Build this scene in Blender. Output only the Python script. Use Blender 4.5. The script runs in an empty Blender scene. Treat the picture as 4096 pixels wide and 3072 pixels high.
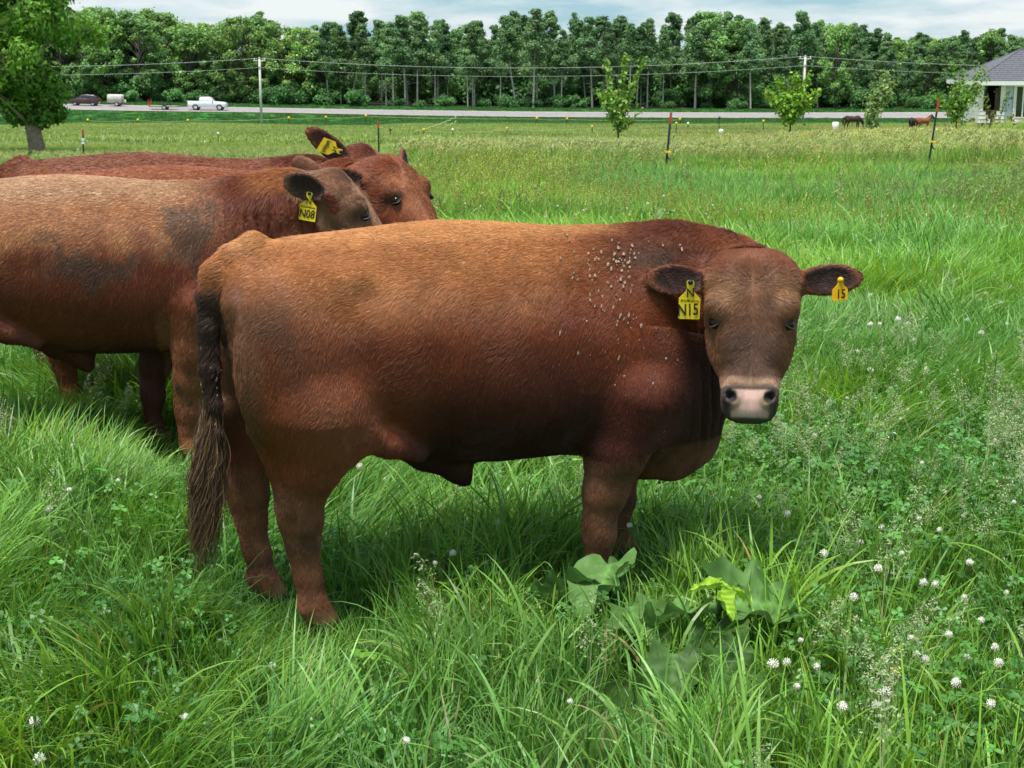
import bpy, math, random
import numpy as np
from mathutils import Vector, Matrix

# ------------------------------------------------------------------ camera, sky, sun, exposure
scene = bpy.context.scene
COL = scene.collection
PITCH = math.atan(324 / 1500.0)
CAM = np.array([0.0, 0.0, 1.6])
cam_data = bpy.data.cameras.new('camera')
cam_data.sensor_width = 36.0
cam_data.lens = 36.0 * 1500.0 / 1024.0
cam_data.clip_start = 0.1
cam_data.clip_end = 6000.0
cam = bpy.data.objects.new('camera', cam_data)
COL.objects.link(cam)
cam.location = CAM
cam.rotation_euler = (math.pi / 2 - PITCH, 0, 0)
scene.camera = cam
cam_data.dof.use_dof = True
cam_data.dof.focus_distance = 4.9
cam_data.dof.aperture_fstop = 20.0

SUN_EL, SUN_AZ = math.radians(74), math.radians(-30)     # azimuth from the camera's back, positive towards image right
sun_from = Vector((math.sin(SUN_AZ) * math.cos(SUN_EL), -math.cos(SUN_AZ) * math.cos(SUN_EL), math.sin(SUN_EL)))
world = bpy.data.worlds.new('World')
scene.world = world
world.use_nodes = True
wn, wl = world.node_tree.nodes, world.node_tree.links
wn.clear()
w_out = wn.new('ShaderNodeOutputWorld')
w_bg = wn.new('ShaderNodeBackground')
w_bg.inputs['Strength'].default_value = 0.1
w_sky = wn.new('ShaderNodeTexSky')
w_sky.sky_type = 'NISHITA'
w_sky.sun_disc = False
w_sky.sun_elevation = SUN_EL
w_sky.sun_rotation = math.atan2(sun_from.x, sun_from.y)
w_sky.air_density = 1.0
w_sky.dust_density = 1.2
w_co = wn.new('ShaderNodeTexCoord')
w_map = wn.new('ShaderNodeMapping')
w_map.inputs['Scale'].default_value = (9.0, 9.0, 42.0)
w_map.inputs['Location'].default_value = (1.7, 0.4, 0.3)
w_noise = wn.new('ShaderNodeTexNoise')
w_noise.inputs['Scale'].default_value = 1.0
w_noise.inputs['Detail'].default_value = 6.0
w_noise.inputs['Roughness'].default_value = 0.55
w_ramp = wn.new('ShaderNodeValToRGB')
w_ramp.color_ramp.elements[0].position = 0.40
w_ramp.color_ramp.elements[0].color = (1.35, 2.3, 2.75, 1)
w_ramp.color_ramp.elements[1].position = 0.62
w_ramp.color_ramp.elements[1].color = (3.35, 3.6, 3.7, 1)
w_mix = wn.new('ShaderNodeMix')
w_mix.data_type = 'RGBA'
w_mix.inputs['Factor'].default_value = 0.9
wl.new(w_co.outputs['Generated'], w_map.inputs['Vector'])
wl.new(w_map.outputs['Vector'], w_noise.inputs['Vector'])
wl.new(w_noise.outputs['Fac'], w_ramp.inputs['Fac'])
wl.new(w_sky.outputs['Color'], w_mix.inputs['A'])
wl.new(w_ramp.outputs['Color'], w_mix.inputs['B'])
wl.new(w_mix.outputs['Result'], w_bg.inputs['Color'])
wl.new(w_bg.outputs['Background'], w_out.inputs['Surface'])

sun_data = bpy.data.lights.new('sun', 'SUN')
sun_data.energy = 2.5
sun_data.angle = math.radians(16)
sun_data.color = (1.0, 0.95, 0.88)
sun = bpy.data.objects.new('sun', sun_data)
COL.objects.link(sun)
sun.rotation_euler = sun_from.to_track_quat('Z', 'Y').to_euler()
sun.location = (0, 0, 30)

scene.view_settings.view_transform = 'Standard'
scene.view_settings.look = 'None'
scene.view_settings.gamma = 1.0
scene.view_settings.use_curve_mapping = False
scene.view_settings.exposure = 1.34
scene.cycles.max_bounces = 6
scene.cycles.diffuse_bounces = 3
scene.cycles.glossy_bounces = 2
scene.cycles.transmission_bounces = 3
scene.cycles.transparent_max_bounces = 6
scene.cycles.use_denoising = True
scene.cycles_curves.shape = 'RIBBONS'

# ------------------------------------------------------------------ helpers
RNG = np.random.default_rng(11)
random.seed(5)


def at(u, v, Y):
    """World point at depth Y seen in pixel (u, v) of the 1024 x 768 picture; used to survey where things stand."""
    a, b = (u - 512) / 1500.0, (v - 384) / 1500.0
    d = np.array([a, math.cos(PITCH) - b * math.sin(PITCH), -math.sin(PITCH) - b * math.cos(PITCH)])
    return CAM + d * (Y / d[1])


def hash3(i, j, k):
    n = (i.astype(np.int64) * 73856093) ^ (j.astype(np.int64) * 19349663) ^ (k.astype(np.int64) * 83492791)
    n = (n ^ (n >> 13)) * 1274126177
    return ((n ^ (n >> 16)) & 0xffff) / 65535.0


def vnoise(p):
    """Value noise in 0..1 for an (N,3) array."""
    f = np.floor(p)
    t = p - f
    t = t * t * (3 - 2 * t)
    i, j, k = f[:, 0], f[:, 1], f[:, 2]
    r = 0
    for a in (0, 1):
        for b in (0, 1):
            for c in (0, 1):
                w = (t[:, 0] if a else 1 - t[:, 0]) * (t[:, 1] if b else 1 - t[:, 1]) * (t[:, 2] if c else 1 - t[:, 2])
                r = r + w * hash3(i + a, j + b, k + c)
    return r


def fbm(p, o=4):
    s, a, tot = 0, 1.0, 0
    for q in range(o):
        s = s + a * vnoise(p * 2 ** q + 17.3 * q)
        tot += a
        a *= 0.5
    return s / tot


def sstep(a, b, x):
    t = np.clip((x - a) / (b - a), 0, 1)
    return t * t * (3 - 2 * t)


def mesh(name, V, F, smooth=False, col=None, mat=None):
    """Mesh datablock from arrays; F is one (n,k) array or a list of them."""
    V = np.asarray(V, np.float32).reshape(-1, 3)
    Fs = [np.asarray(f, np.int32) for f in (F if isinstance(F, list) else [F]) if len(f)]
    me = bpy.data.meshes.new(name)
    me.vertices.add(len(V))
    me.vertices.foreach_set('co', V.ravel())
    idx = np.concatenate([f.ravel() for f in Fs])
    cnt = np.concatenate([np.full(len(f), f.shape[1], np.int32) for f in Fs])
    me.loops.add(len(idx))
    me.loops.foreach_set('vertex_index', idx)
    me.polygons.add(len(cnt))
    me.polygons.foreach_set('loop_start', np.concatenate([[0], np.cumsum(cnt)[:-1]]).astype(np.int32))
    me.polygons.foreach_set('use_smooth', np.full(len(cnt), smooth))
    if col is not None:
        a = me.color_attributes.new('Col', 'FLOAT_COLOR', 'POINT')
        c = np.ones((len(V), 4), np.float32)
        c[:, :3] = col
        a.data.foreach_set('color', c.ravel())
    me.update(calc_edges=True)
    me.validate()
    if mat is not None:
        me.materials.append(mat)
    return me


def link(name, data, parent=None, loc=None, rot=None, scale=None):
    o = bpy.data.objects.new(name, data)
    COL.objects.link(o)
    if parent is not None:
        o.parent = parent
    if loc is not None:
        o.location = [float(q) for q in loc]
    if rot is not None:
        o.rotation_euler = rot
    if scale is not None:
        o.scale = (scale,) * 3 if np.isscalar(scale) else scale
    return o


def tag(o, label, cat, group=None):
    o['label'] = label
    o['category'] = cat
    if group:
        o['group'] = group
    return o


def kind(o, k):
    o['kind'] = k
    return o


class MB:
    """Collects boxes, tubes and sheets into one mesh."""
    def __init__(s):
        s.V, s.Q, s.T, s.n = [], [], [], 0

    def add(s, V, Q=None, T=None):
        V = np.asarray(V, float).reshape(-1, 3)
        s.V.append(V)
        if Q is not None and len(Q):
            s.Q.append(np.asarray(Q) + s.n)
        if T is not None and len(T):
            s.T.append(np.asarray(T) + s.n)
        s.n += len(V)
        return s

    def box(s, lo, hi, M=None):
        x0, y0, z0 = lo
        x1, y1, z1 = hi
        V = np.array([(x0, y0, z0), (x1, y0, z0), (x1, y1, z0), (x0, y1, z0), (x0, y0, z1), (x1, y0, z1), (x1, y1, z1), (x0, y1, z1)], float)
        if M is not None:
            V = V @ np.asarray(M).T
        return s.add(V, [(0, 3, 2, 1), (4, 5, 6, 7), (0, 1, 5, 4), (1, 2, 6, 5), (2, 3, 7, 6), (3, 0, 4, 7)])

    def tube(s, P, R, n=8, caps=True):
        P = np.asarray(P, float)
        R = np.broadcast_to(np.asarray(R, float), (len(P),))
        T = np.gradient(P, axis=0)
        T /= np.linalg.norm(T, axis=1)[:, None] + 1e-9
        ref = np.array([0.0, 0, 1]) if abs(T[:, 2]).mean() < 0.8 else np.array([1.0, 0, 0])
        A = np.cross(T, ref)
        A /= np.linalg.norm(A, axis=1)[:, None] + 1e-9
        B = np.cross(T, A)
        th = np.arange(n) * 2 * math.pi / n
        V = (P[:, None] + R[:, None, None] * (A[:, None] * np.cos(th)[None, :, None] + B[:, None] * np.sin(th)[None, :, None])).reshape(-1, 3)
        i, j = np.meshgrid(np.arange(len(P) - 1), np.arange(n), indexing='ij')
        a, b = (i * n + j).ravel(), (i * n + (j + 1) % n).ravel()
        Q = np.stack([a, b, b + n, a + n], 1)
        T3 = []
        if caps:
            V = np.vstack([V, P[:1], P[-1:]])
            c0, c1 = len(V) - 2, len(V) - 1
            l = (len(P) - 1) * n
            for q in range(n):
                T3.append((c0, (q + 1) % n, q))
                T3.append((c1, l + q, l + (q + 1) % n))
        return s.add(V, Q, T3)

    def lathe(s, prof, n=14, M=None, off=(0, 0, 0)):
        prof = np.asarray(prof, float)
        th = np.arange(n) * 2 * math.pi / n
        V = np.stack([prof[:, None, 0] * np.cos(th), prof[:, None, 0] * np.sin(th), np.broadcast_to(prof[:, None, 1], (len(prof), n))], 2).reshape(-1, 3)
        if M is not None:
            V = V @ np.asarray(M).T
        V = V + np.asarray(off)
        i, j = np.meshgrid(np.arange(len(prof) - 1), np.arange(n), indexing='ij')
        a, b = (i * n + j).ravel(), (i * n + (j + 1) % n).ravel()
        return s.add(V, np.stack([a, b, b + n, a + n], 1))

    def prism(s, poly, y0, y1, inset=0.0):
        """Polygon in x,z swept from y0 to y1 (fan caps)."""
        poly = np.asarray(poly, float)
        n = len(poly)
        c = poly.mean(0)
        V = [(x, y0, z) for x, z in poly] + [(x, y1, z) for x, z in poly] + [(c[0], y0, c[1]), (c[0], y1, c[1])]
        Q = [(i, (i + 1) % n, n + (i + 1) % n, n + i) for i in range(n)]
        T = [(2 * n, (i + 1) % n, i) for i in range(n)] + [(2 * n + 1, n + i, n + (i + 1) % n) for i in range(n)]
        return s.add(V, Q, T)

    def mesh(s, name, mat=None, smooth=False, col=None):
        F = []
        if s.Q:
            F.append(np.concatenate(s.Q))
        if s.T:
            F.append(np.concatenate(s.T))
        return mesh(name, np.concatenate(s.V), F, smooth, col, mat)

    def build(s, name, mat, parent=None, smooth=False, loc=None, rot=None):
        return link(name, s.mesh(name, mat, smooth), parent, loc, rot)


def nodes_of(m):
    m.use_nodes = True
    nt = m.node_tree
    return nt, nt.nodes['Principled BSDF']


def plain(name, c, rough=0.6, metal=0.0, var=0.15, scale=20.0, bump=0.0, bscale=60.0, coat=0.0, spec=0.4):
    """Principled material with a little mottling from noise in object space."""
    m = bpy.data.materials.new(name)
    nt, b = nodes_of(m)
    b.inputs['Roughness'].default_value = rough
    b.inputs['Metallic'].default_value = metal
    b.inputs['Specular IOR Level'].default_value = spec
    b.inputs['Coat Weight'].default_value = coat
    co = nt.nodes.new('ShaderNodeTexCoord')
    no = nt.nodes.new('ShaderNodeTexNoise')
    no.inputs['Scale'].default_value = scale
    no.inputs['Detail'].default_value = 5
    nt.links.new(co.outputs['Object'], no.inputs['Vector'])
    r = nt.nodes.new('ShaderNodeValToRGB')
    r.color_ramp.elements[0].position = 0.3
    r.color_ramp.elements[1].position = 0.7
    r.color_ramp.elements[0].color = (*[q * (1 - var) for q in c], 1)
    r.color_ramp.elements[1].color = (*[min(1, q * (1 + var)) for q in c], 1)
    nt.links.new(no.outputs['Fac'], r.inputs['Fac'])
    nt.links.new(r.outputs['Color'], b.inputs['Base Color'])
    if bump:
        n2 = nt.nodes.new('ShaderNodeTexNoise')
        n2.inputs['Scale'].default_value = bscale
        n2.inputs['Detail'].default_value = 4
        nt.links.new(co.outputs['Object'], n2.inputs['Vector'])
        bp = nt.nodes.new('ShaderNodeBump')
        bp.inputs['Strength'].default_value = bump
        bp.inputs['Distance'].default_value = 0.01
        nt.links.new(n2.outputs['Fac'], bp.inputs['Height'])
        nt.links.new(bp.outputs['Normal'], b.inputs['Normal'])
    return m


def leafy(name, trans=0.35, rough=0.5, spec=0.35, gain=1.0, inst=False, rand=0.25):
    """Leaf or blade material: colour from the 'Col' attribute, varied per object or per instance, part translucent."""
    m = bpy.data.materials.new(name)
    nt, b = nodes_of(m)
    N, L = nt.nodes, nt.links
    at_ = N.new('ShaderNodeAttribute')
    at_.attribute_name = 'Col'
    oi = N.new('ShaderNodeObjectInfo')
    hs = N.new('ShaderNodeHueSaturation')
    mr = N.new('ShaderNodeMapRange')
    mr.inputs['To Min'].default_value = gain * (1 - rand)
    mr.inputs['To Max'].default_value = gain * (1 + rand)
    L.new(oi.outputs['Random'], mr.inputs['Value'])
    L.new(mr.outputs['Result'], hs.inputs['Value'])
    L.new(at_.outputs['Color'], hs.inputs['Color'])
    src = hs.outputs['Color']
    if inst:
        ti = N.new('ShaderNodeAttribute')
        ti.attribute_type = 'INSTANCER'
        ti.attribute_name = 'tint'
        mu = N.new('ShaderNodeMix')
        mu.data_type = 'RGBA'
        mu.blend_type = 'MULTIPLY'
        mu.inputs['Factor'].default_value = 1.0
        L.new(src, mu.inputs['A'])
        L.new(ti.outputs['Color'], mu.inputs['B'])
        src = mu.outputs['Result']
    L.new(src, b.inputs['Base Color'])
    b.inputs['Roughness'].default_value = rough
    b.inputs['Specular IOR Level'].default_value = spec
    tr = N.new('ShaderNodeBsdfTranslucent')
    g = N.new('ShaderNodeMix')
    g.data_type = 'RGBA'
    g.blend_type = 'MULTIPLY'
    g.inputs['Factor'].default_value = 1.0
    g.inputs['B'].default_value = (1.25, 1.15, 0.5, 1)
    L.new(src, g.inputs['A'])
    L.new(g.outputs['Result'], tr.inputs['Color'])
    mx = N.new('ShaderNodeMixShader')
    mx.inputs['Fac'].default_value = trans
    L.new(b.outputs['BSDF'], mx.inputs[1])
    L.new(tr.outputs['BSDF'], mx.inputs[2])
    L.new(mx.outputs['Shader'], N['Material Output'].inputs['Surface'])
    return m


def scatter(name, P, rot, scl, idx, tint, coll):
    """One object that sets instances of coll's meshes on points (uncountable growth only)."""
    me = bpy.data.meshes.new(name)
    me.vertices.add(len(P))
    me.vertices.foreach_set('co', np.asarray(P, np.float32).ravel())
    for nm, typ, arr in (('rot', 'FLOAT_VECTOR', rot), ('scl', 'FLOAT_VECTOR', scl), ('tint', 'FLOAT_VECTOR', tint)):
        me.attributes.new(nm, typ, 'POINT').data.foreach_set('vector', np.asarray(arr, np.float32).ravel())
    me.attributes.new('idx', 'INT', 'POINT').data.foreach_set('value', np.asarray(idx, np.int32))
    o = link(name, me)
    ng = bpy.data.node_groups.new(name + '_growth', 'GeometryNodeTree')
    ng.interface.new_socket('Geometry', in_out='INPUT', socket_type='NodeSocketGeometry')
    ng.interface.new_socket('Geometry', in_out='OUTPUT', socket_type='NodeSocketGeometry')
    N, L = ng.nodes, ng.links
    gi, go = N.new('NodeGroupInput'), N.new('NodeGroupOutput')
    ip = N.new('GeometryNodeInstanceOnPoints')
    ci = N.new('GeometryNodeCollectionInfo')
    ci.inputs['Collection'].default_value = coll
    ci.inputs['Separate Children'].default_value = True
    ci.inputs['Reset Children'].default_value = True

    def named(a, t):
        q = N.new('GeometryNodeInputNamedAttribute')
        q.data_type = t
        q.inputs['Name'].default_value = a
        return [s for s in q.outputs if s.enabled and s.name == 'Attribute'][0]
    er = N.new('FunctionNodeEulerToRotation')
    L.new(named('rot', 'FLOAT_VECTOR'), er.inputs[0])
    L.new(gi.outputs[0], ip.inputs['Points'])
    L.new(ci.outputs[0], ip.inputs['Instance'])
    ip.inputs['Pick Instance'].default_value = True
    L.new(named('idx', 'INT'), ip.inputs['Instance Index'])
    L.new(er.outputs[0], ip.inputs['Rotation'])
    L.new(named('scl', 'FLOAT_VECTOR'), ip.inputs['Scale'])
    L.new(ip.outputs[0], go.inputs[0])
    md = o.modifiers.new('growth', 'NODES')
    md.node_group = ng
    return o


def bank(name, meshes):
    """A collection outside the scene that holds the shapes a scatter picks from."""
    c = bpy.data.collections.new(name)
    for i, me in enumerate(meshes):
        c.objects.link(bpy.data.objects.new('%s_%02d' % (name, i), me))
    return c
# ------------------------------------------------------------------ terrain, road
RU = np.array([-400, 0, 137, 275, 400, 525, 640, 775, 1024, 1500.0])
RN = np.array([106, 107.5, 110.6, 112.4, 115, 116.8, 117.4, 118, 117.8, 117.5])
RF = np.array([101.2, 102.6, 105.4, 107.9, 110, 111.5, 112.2, 112.6, 111.9, 111.5])
ROAD0, ROAD1 = 230.0, 243.0
_rx = (RU - 512) / 1500.0 * 234
RZN = np.array([at(512, v, ROAD0)[2] for v in RN])
RZF = np.array([at(512, v, ROAD1)[2] for v in RF])
PY = np.array([-30, 0, 33, 60, 90, 130, 174, 205, 218])
PZ = np.array([0.6, 0, -0.95, -1.72, -3.0, -4.6, -6.15, -6.85, -7.1])


def road_z(x, y):
    a, b = np.interp(x, _rx, RZN), np.interp(x, _rx, RZF)
    return a + (b - a) * (y - ROAD0) / (ROAD1 - ROAD0)


def ground_z(x, y):
    x, y = np.broadcast_arrays(np.asarray(x, float), np.asarray(y, float))
    sh = x.shape
    x, y = x.ravel(), y.ravel()
    z = np.interp(y, PY, PZ)
    z = z + 1.05 * np.exp(-(((x - 40) / 11) ** 2 + ((y - 104) / 13) ** 2))
    und = (fbm(np.stack([x * 0.09, y * 0.06, x * 0], 1), 3) - 0.5) * 0.5 * sstep(50, 110, y)
    und = und + (vnoise(np.stack([x * 0.9, y * 0.9, x * 0 + 3.3], 1)) - 0.5) * 0.06
    z = z + und * (1 - sstep(200, 222, y))
    rn, rf = np.interp(x, _rx, RZN), np.interp(x, _rx, RZF)
    t1 = np.clip((y - 218) / (ROAD0 - 1.2 - 218), 0, 1)
    z = np.where(y > 218, z + (rn - 0.1 - z) * t1, z)
    z = np.where(y > ROAD0 - 1.2, rn + (rf - rn) * np.clip((y - ROAD0) / 13, 0, 1) - 0.1, z)
    z = np.where(y > ROAD1 + 1.2, rf - 0.1 + 0.35 * sstep(244, 252, y), z)
    z = np.where(y > 300, rf + 0.25 - (y - 300) * 0.01 * np.exp(-(y - 300) / 400), z)
    return z.reshape(sh)


ys = np.unique(np.concatenate([np.linspace(-30, 2, 12), np.linspace(2, 12, 30), np.linspace(12, 60, 50), np.linspace(60, 228, 80),
                               [218, 228.8, 230, 236.5, 243, 244.2], np.linspace(245, 300, 20), np.geomspace(305, 4500, 14)]))
ss = np.linspace(-1, 1, 121)
GX = ss[None, :] * (25 + 0.75 * np.maximum(ys, 0))[:, None]
GY = np.broadcast_to(ys[:, None], GX.shape)
GZ = ground_z(GX, GY)
nr, nc = GX.shape
ii, jj = np.meshgrid(np.arange(nr - 1), np.arange(nc - 1), indexing='ij')
a_ = (ii * nc + jj).ravel()
GQ = np.stack([a_, a_ + 1, a_ + nc + 1, a_ + nc], 1)


def field_colour(x, y):
    """Sward colour: near soil with gap shade painted in, lush pasture, yellower grazed pasture, deep green verge, straw patches by the horses."""
    p = np.stack([x, y, x * 0], 1)
    n = fbm(p * 0.35, 4)
    n2 = fbm(p * np.array([0.05, 0.11, 1]) + 5, 4)
    c = np.array([0.034, 0.070, 0.016])[None] * (0.7 + 0.6 * n)[:, None]  # soil tone darkened to stand for shade in the gaps between blades
    c = c + (np.array([0.060, 0.150, 0.022])[None] - c) * sstep(12, 30, y)[:, None]
    past = np.array([0.205, 0.300, 0.070])[None] * (0.72 + 0.56 * n2)[:, None]
    k = sstep(52, 66, y)[:, None]
    c = c * (1 - k) + past * k
    verge = np.array([0.040, 0.150, 0.026])[None] * (0.8 + 0.4 * n)[:, None]
    k = sstep(198 + 8 * n2 - 6, 206 + 8 * n2 - 6, y)[:, None]
    c = c * (1 - k) + verge * k
    straw = np.array([0.33, 0.30, 0.13])[None] * (0.8 + 0.4 * n)[:, None]
    k = (sstep(0.46, 0.62, n2) * sstep(6, 20, x) * (1 - sstep(60, 75, x)) * sstep(70, 95, y) * (1 - sstep(160, 185, y)))[:, None]
    c = c * (1 - k * 0.85) + straw * k * 0.85
    wood = np.array([0.035, 0.04, 0.02])[None] + 0 * c
    k = sstep(250, 254, y)[:, None]
    return c * (1 - k) + wood * k


def ground_material():
    m = bpy.data.materials.new('sward')
    nt, b = nodes_of(m)
    N, L = nt.nodes, nt.links
    a = N.new('ShaderNodeAttribute')
    a.attribute_name = 'Col'
    co = N.new('ShaderNodeTexCoord')
    n = N.new('ShaderNodeTexNoise')
    n.inputs['Scale'].default_value = 2.2
    n.inputs['Detail'].default_value = 8
    n.inputs['Roughness'].default_value = 0.7
    L.new(co.outputs['Object'], n.inputs['Vector'])
    mr = N.new('ShaderNodeMapRange')
    mr.inputs['From Min'].default_value = 0.3
    mr.inputs['From Max'].default_value = 0.7
    mr.inputs['To Min'].default_value = 0.55
    mr.inputs['To Max'].default_value = 1.35
    L.new(n.outputs['Fac'], mr.inputs['Value'])
    hs = N.new('ShaderNodeHueSaturation')
    L.new(a.outputs['Color'], hs.inputs['Color'])
    L.new(mr.outputs['Result'], hs.inputs['Value'])
    L.new(hs.outputs['Color'], b.inputs['Base Color'])
    b.inputs['Roughness'].default_value = 0.9
    b.inputs['Specular IOR Level'].default_value = 0.1
    bp = N.new('ShaderNodeBump')
    bp.inputs['Strength'].default_value = 0.8
    bp.inputs['Distance'].default_value = 0.12
    L.new(n.outputs['Fac'], bp.inputs['Height'])
    L.new(bp.outputs['Normal'], b.inputs['Normal'])
    return m


gcol = field_colour(GX.ravel(), GY.ravel())
ground = link('ground', mesh('ground', np.stack([GX, GY, GZ], 2), GQ, True, gcol, ground_material()))
kind(ground, 'structure')

m_asphalt = plain('asphalt', (0.235, 0.225, 0.25), 0.8, var=0.1, scale=0.6, bump=0.2)
m_gravel = plain('gravel shoulder', (0.36, 0.30, 0.24), 0.9, var=0.3, scale=3, bump=0.5)
m_white_line = plain('white road paint', (0.72, 0.72, 0.70), 0.6, var=0.1)
m_yellow_line = plain('yellow road paint', (0.6, 0.42, 0.06), 0.6, var=0.1)
RX = np.linspace(-420, 420, 169)


def strip(name, y0, y1, dz, mat, parent=None):
    V = np.concatenate([np.stack([RX, RX * 0 + y, road_z(RX, y) + dz], 1) for y in (y0, y1)])
    n = len(RX)
    i = np.arange(n - 1)
    return link(name, mesh(name, V, np.stack([i, i + 1, i + n + 1, i + n], 1), True, None, mat), parent)


road = kind(strip('road', ROAD0 + 1.3, ROAD1 - 1.3, 0.012, m_asphalt), 'structure')
strip('shoulder', ROAD0, ROAD0 + 1.3, 0.0, m_gravel, road)
strip('shoulder', ROAD1 - 1.3, ROAD1, 0.0, m_gravel, road)
strip('edge_line', ROAD0 + 2.2, ROAD0 + 2.36, 0.018, m_white_line, road)
strip('edge_line', ROAD1 - 2.36, ROAD1 - 2.2, 0.018, m_white_line, road)
strip('centre_line', 236.35, 236.47, 0.018, m_yellow_line, road)
strip('centre_line', 236.6, 236.72, 0.018, m_yellow_line, road)
# ------------------------------------------------------------------ animals: implicit bodies meshed as one continuous surface
def smin(a, b, k):
    h = np.clip(0.5 + 0.5 * (b - a) / k, 0, 1)
    return b * (1 - h) + a * h - k * h * (1 - h)


class Field:
    def __init__(s, xs, ys, zs):
        s.ax = [np.asarray(q, np.float32) for q in (xs, ys, zs)]
        s.F = np.ones([len(q) for q in s.ax], np.float32)

    def _sub(s, lo, hi):
        sl = tuple(slice(max(0, np.searchsorted(a, l) - 1), np.searchsorted(a, h) + 1) for a, l, h in zip(s.ax, lo, hi))
        g = (s.ax[0][sl[0]][:, None, None], s.ax[1][sl[1]][None, :, None], s.ax[2][sl[2]][None, None, :])
        return sl, g

    def put(s, fn, lo, hi, k=0.04, cut=False):
        pad = 0.05 + k
        sl, g = s._sub([q - pad for q in lo], [q + pad for q in hi])
        if 0 in s.F[sl].shape:
            return
        d = fn(*g)
        s.F[sl] = -smin(-s.F[sl], d, k) if cut else smin(s.F[sl], d, k)

    def cone(s, p0, r0, p1, r1, k=0.04):
        p0, p1 = np.array(p0, float), np.array(p1, float)
        ab = p1 - p0
        L2 = ab @ ab

        def fn(x, y, z):
            t = np.clip(((x - p0[0]) * ab[0] + (y - p0[1]) * ab[1] + (z - p0[2]) * ab[2]) / L2, 0, 1)
            return np.sqrt((x - p0[0] - t * ab[0]) ** 2 + (y - p0[1] - t * ab[1]) ** 2 + (z - p0[2] - t * ab[2]) ** 2) - (r0 + (r1 - r0) * t)
        r = max(r0, r1)
        s.put(fn, np.minimum(p0, p1) - r, np.maximum(p0, p1) + r, k)

    def chain(s, pts, k=0.04):
        for a, b in zip(pts[:-1], pts[1:]):
            s.cone(a[:3], a[3], b[:3], b[3], k)

    def ell(s, c, r, R=None, k=0.04, cut=False):
        c, r = np.array(c, float), np.array(r, float)
        R = np.eye(3) if R is None else np.asarray(R, float)      # rows are the ellipsoid's axes

        def fn(x, y, z):
            dx, dy, dz = x - c[0], y - c[1], z - c[2]
            q = [(dx * R[i, 0] + dy * R[i, 1] + dz * R[i, 2]) / r[i] for i in range(3)]
            n = np.sqrt(q[0] ** 2 + q[1] ** 2 + q[2] ** 2)
            m = np.sqrt((q[0] / r[0]) ** 2 + (q[1] / r[1]) ** 2 + (q[2] / r[2]) ** 2) + 1e-6
            return n * (n - 1) / m
        e = np.sqrt(((R * r[:, None]) ** 2).sum(0))
        s.put(fn, c - e, c + e, k, cut)

    def surface(s):
        F = s.F
        nx, ny, nz = F.shape
        ins = F < 0
        cnt = np.zeros((nx - 1, ny - 1, nz - 1), np.int8)
        for a in (0, 1):
            for b in (0, 1):
                for c in (0, 1):
                    cnt += ins[a:nx - 1 + a, b:ny - 1 + b, c:nz - 1 + c]
        ci, cj, ck = np.nonzero((cnt > 0) & (cnt < 8))
        acc = np.zeros((len(ci), 3))
        num = np.zeros(len(ci))
        for axis in range(3):
            for u in (0, 1):
                for v in (0, 1):
                    o0 = [u, v]
                    o0.insert(axis, 0)
                    o1 = list(o0)
                    o1[axis] = 1
                    f0 = F[ci + o0[0], cj + o0[1], ck + o0[2]]
                    f1 = F[ci + o1[0], cj + o1[1], ck + o1[2]]
                    cr = (f0 < 0) != (f1 < 0)
                    t = np.where(cr, f0 / np.where(cr, f0 - f1, 1), 0)
                    p0 = np.stack([s.ax[0][ci + o0[0]], s.ax[1][cj + o0[1]], s.ax[2][ck + o0[2]]], 1)
                    p1 = np.stack([s.ax[0][ci + o1[0]], s.ax[1][cj + o1[1]], s.ax[2][ck + o1[2]]], 1)
                    acc += np.where(cr[:, None], p0 + (p1 - p0) * t[:, None], 0)
                    num += cr
        V = acc / num[:, None]
        vid = np.full((nx - 1, ny - 1, nz - 1), -1, np.int64)
        vid[ci, cj, ck] = np.arange(len(ci))
        Q = []
        for axis in range(3):
            o = [q for q in range(3) if q != axis]
            A = np.moveaxis(ins, axis, 0)
            I = np.moveaxis(vid, axis, 0)
            e0, e1 = A[:-1], A[1:]
            cr = (e0 != e1)[:, 1:-1, 1:-1]
            i, j, k = np.nonzero(cr)
            q = np.stack([I[i, j, k], I[i, j + 1, k], I[i, j + 1, k + 1], I[i, j, k + 1]], 1)
            fl = e0[:, 1:-1, 1:-1][i, j, k]
            if axis == 1:
                fl = ~fl
            q[~fl] = q[~fl][:, ::-1]
            Q.append(q)
        Q = np.concatenate(Q)
        return V, Q[(Q >= 0).all(1)]


def axis_pts(lo, hi, step, fine=None, fstep=None):
    """Grid coordinates, finer inside the interval fine."""
    out, x = [lo], lo
    while x < hi:
        h = step
        if fine:
            if fine[0] < x < fine[1]:
                h = fstep
            else:
                d = min(abs(x - fine[0]), abs(x - fine[1]))
                h = min(step, fstep + d * 0.15)
        x += h
        out.append(x)
    return np.array(out)


def smooth_verts(V, Q, it=2, lam=0.5):
    e = np.concatenate([Q[:, [0, 1]], Q[:, [1, 2]], Q[:, [2, 3]], Q[:, [3, 0]]])
    for _ in range(it):
        acc = np.zeros_like(V)
        np.add.at(acc, e[:, 0], V[e[:, 1]])
        np.add.at(acc, e[:, 1], V[e[:, 0]])
        n = np.bincount(e.ravel(), minlength=len(V))[:, None]
        V = V * (1 - lam) + lam * acc / n
    return V


def vert_normals(V, Q):
    n = np.cross(V[Q[:, 2]] - V[Q[:, 0]], V[Q[:, 3]] - V[Q[:, 1]])
    N = np.zeros_like(V)
    for c in range(4):
        np.add.at(N, Q[:, c], n)
    return N / (np.linalg.norm(N, axis=1)[:, None] + 1e-12)


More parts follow.
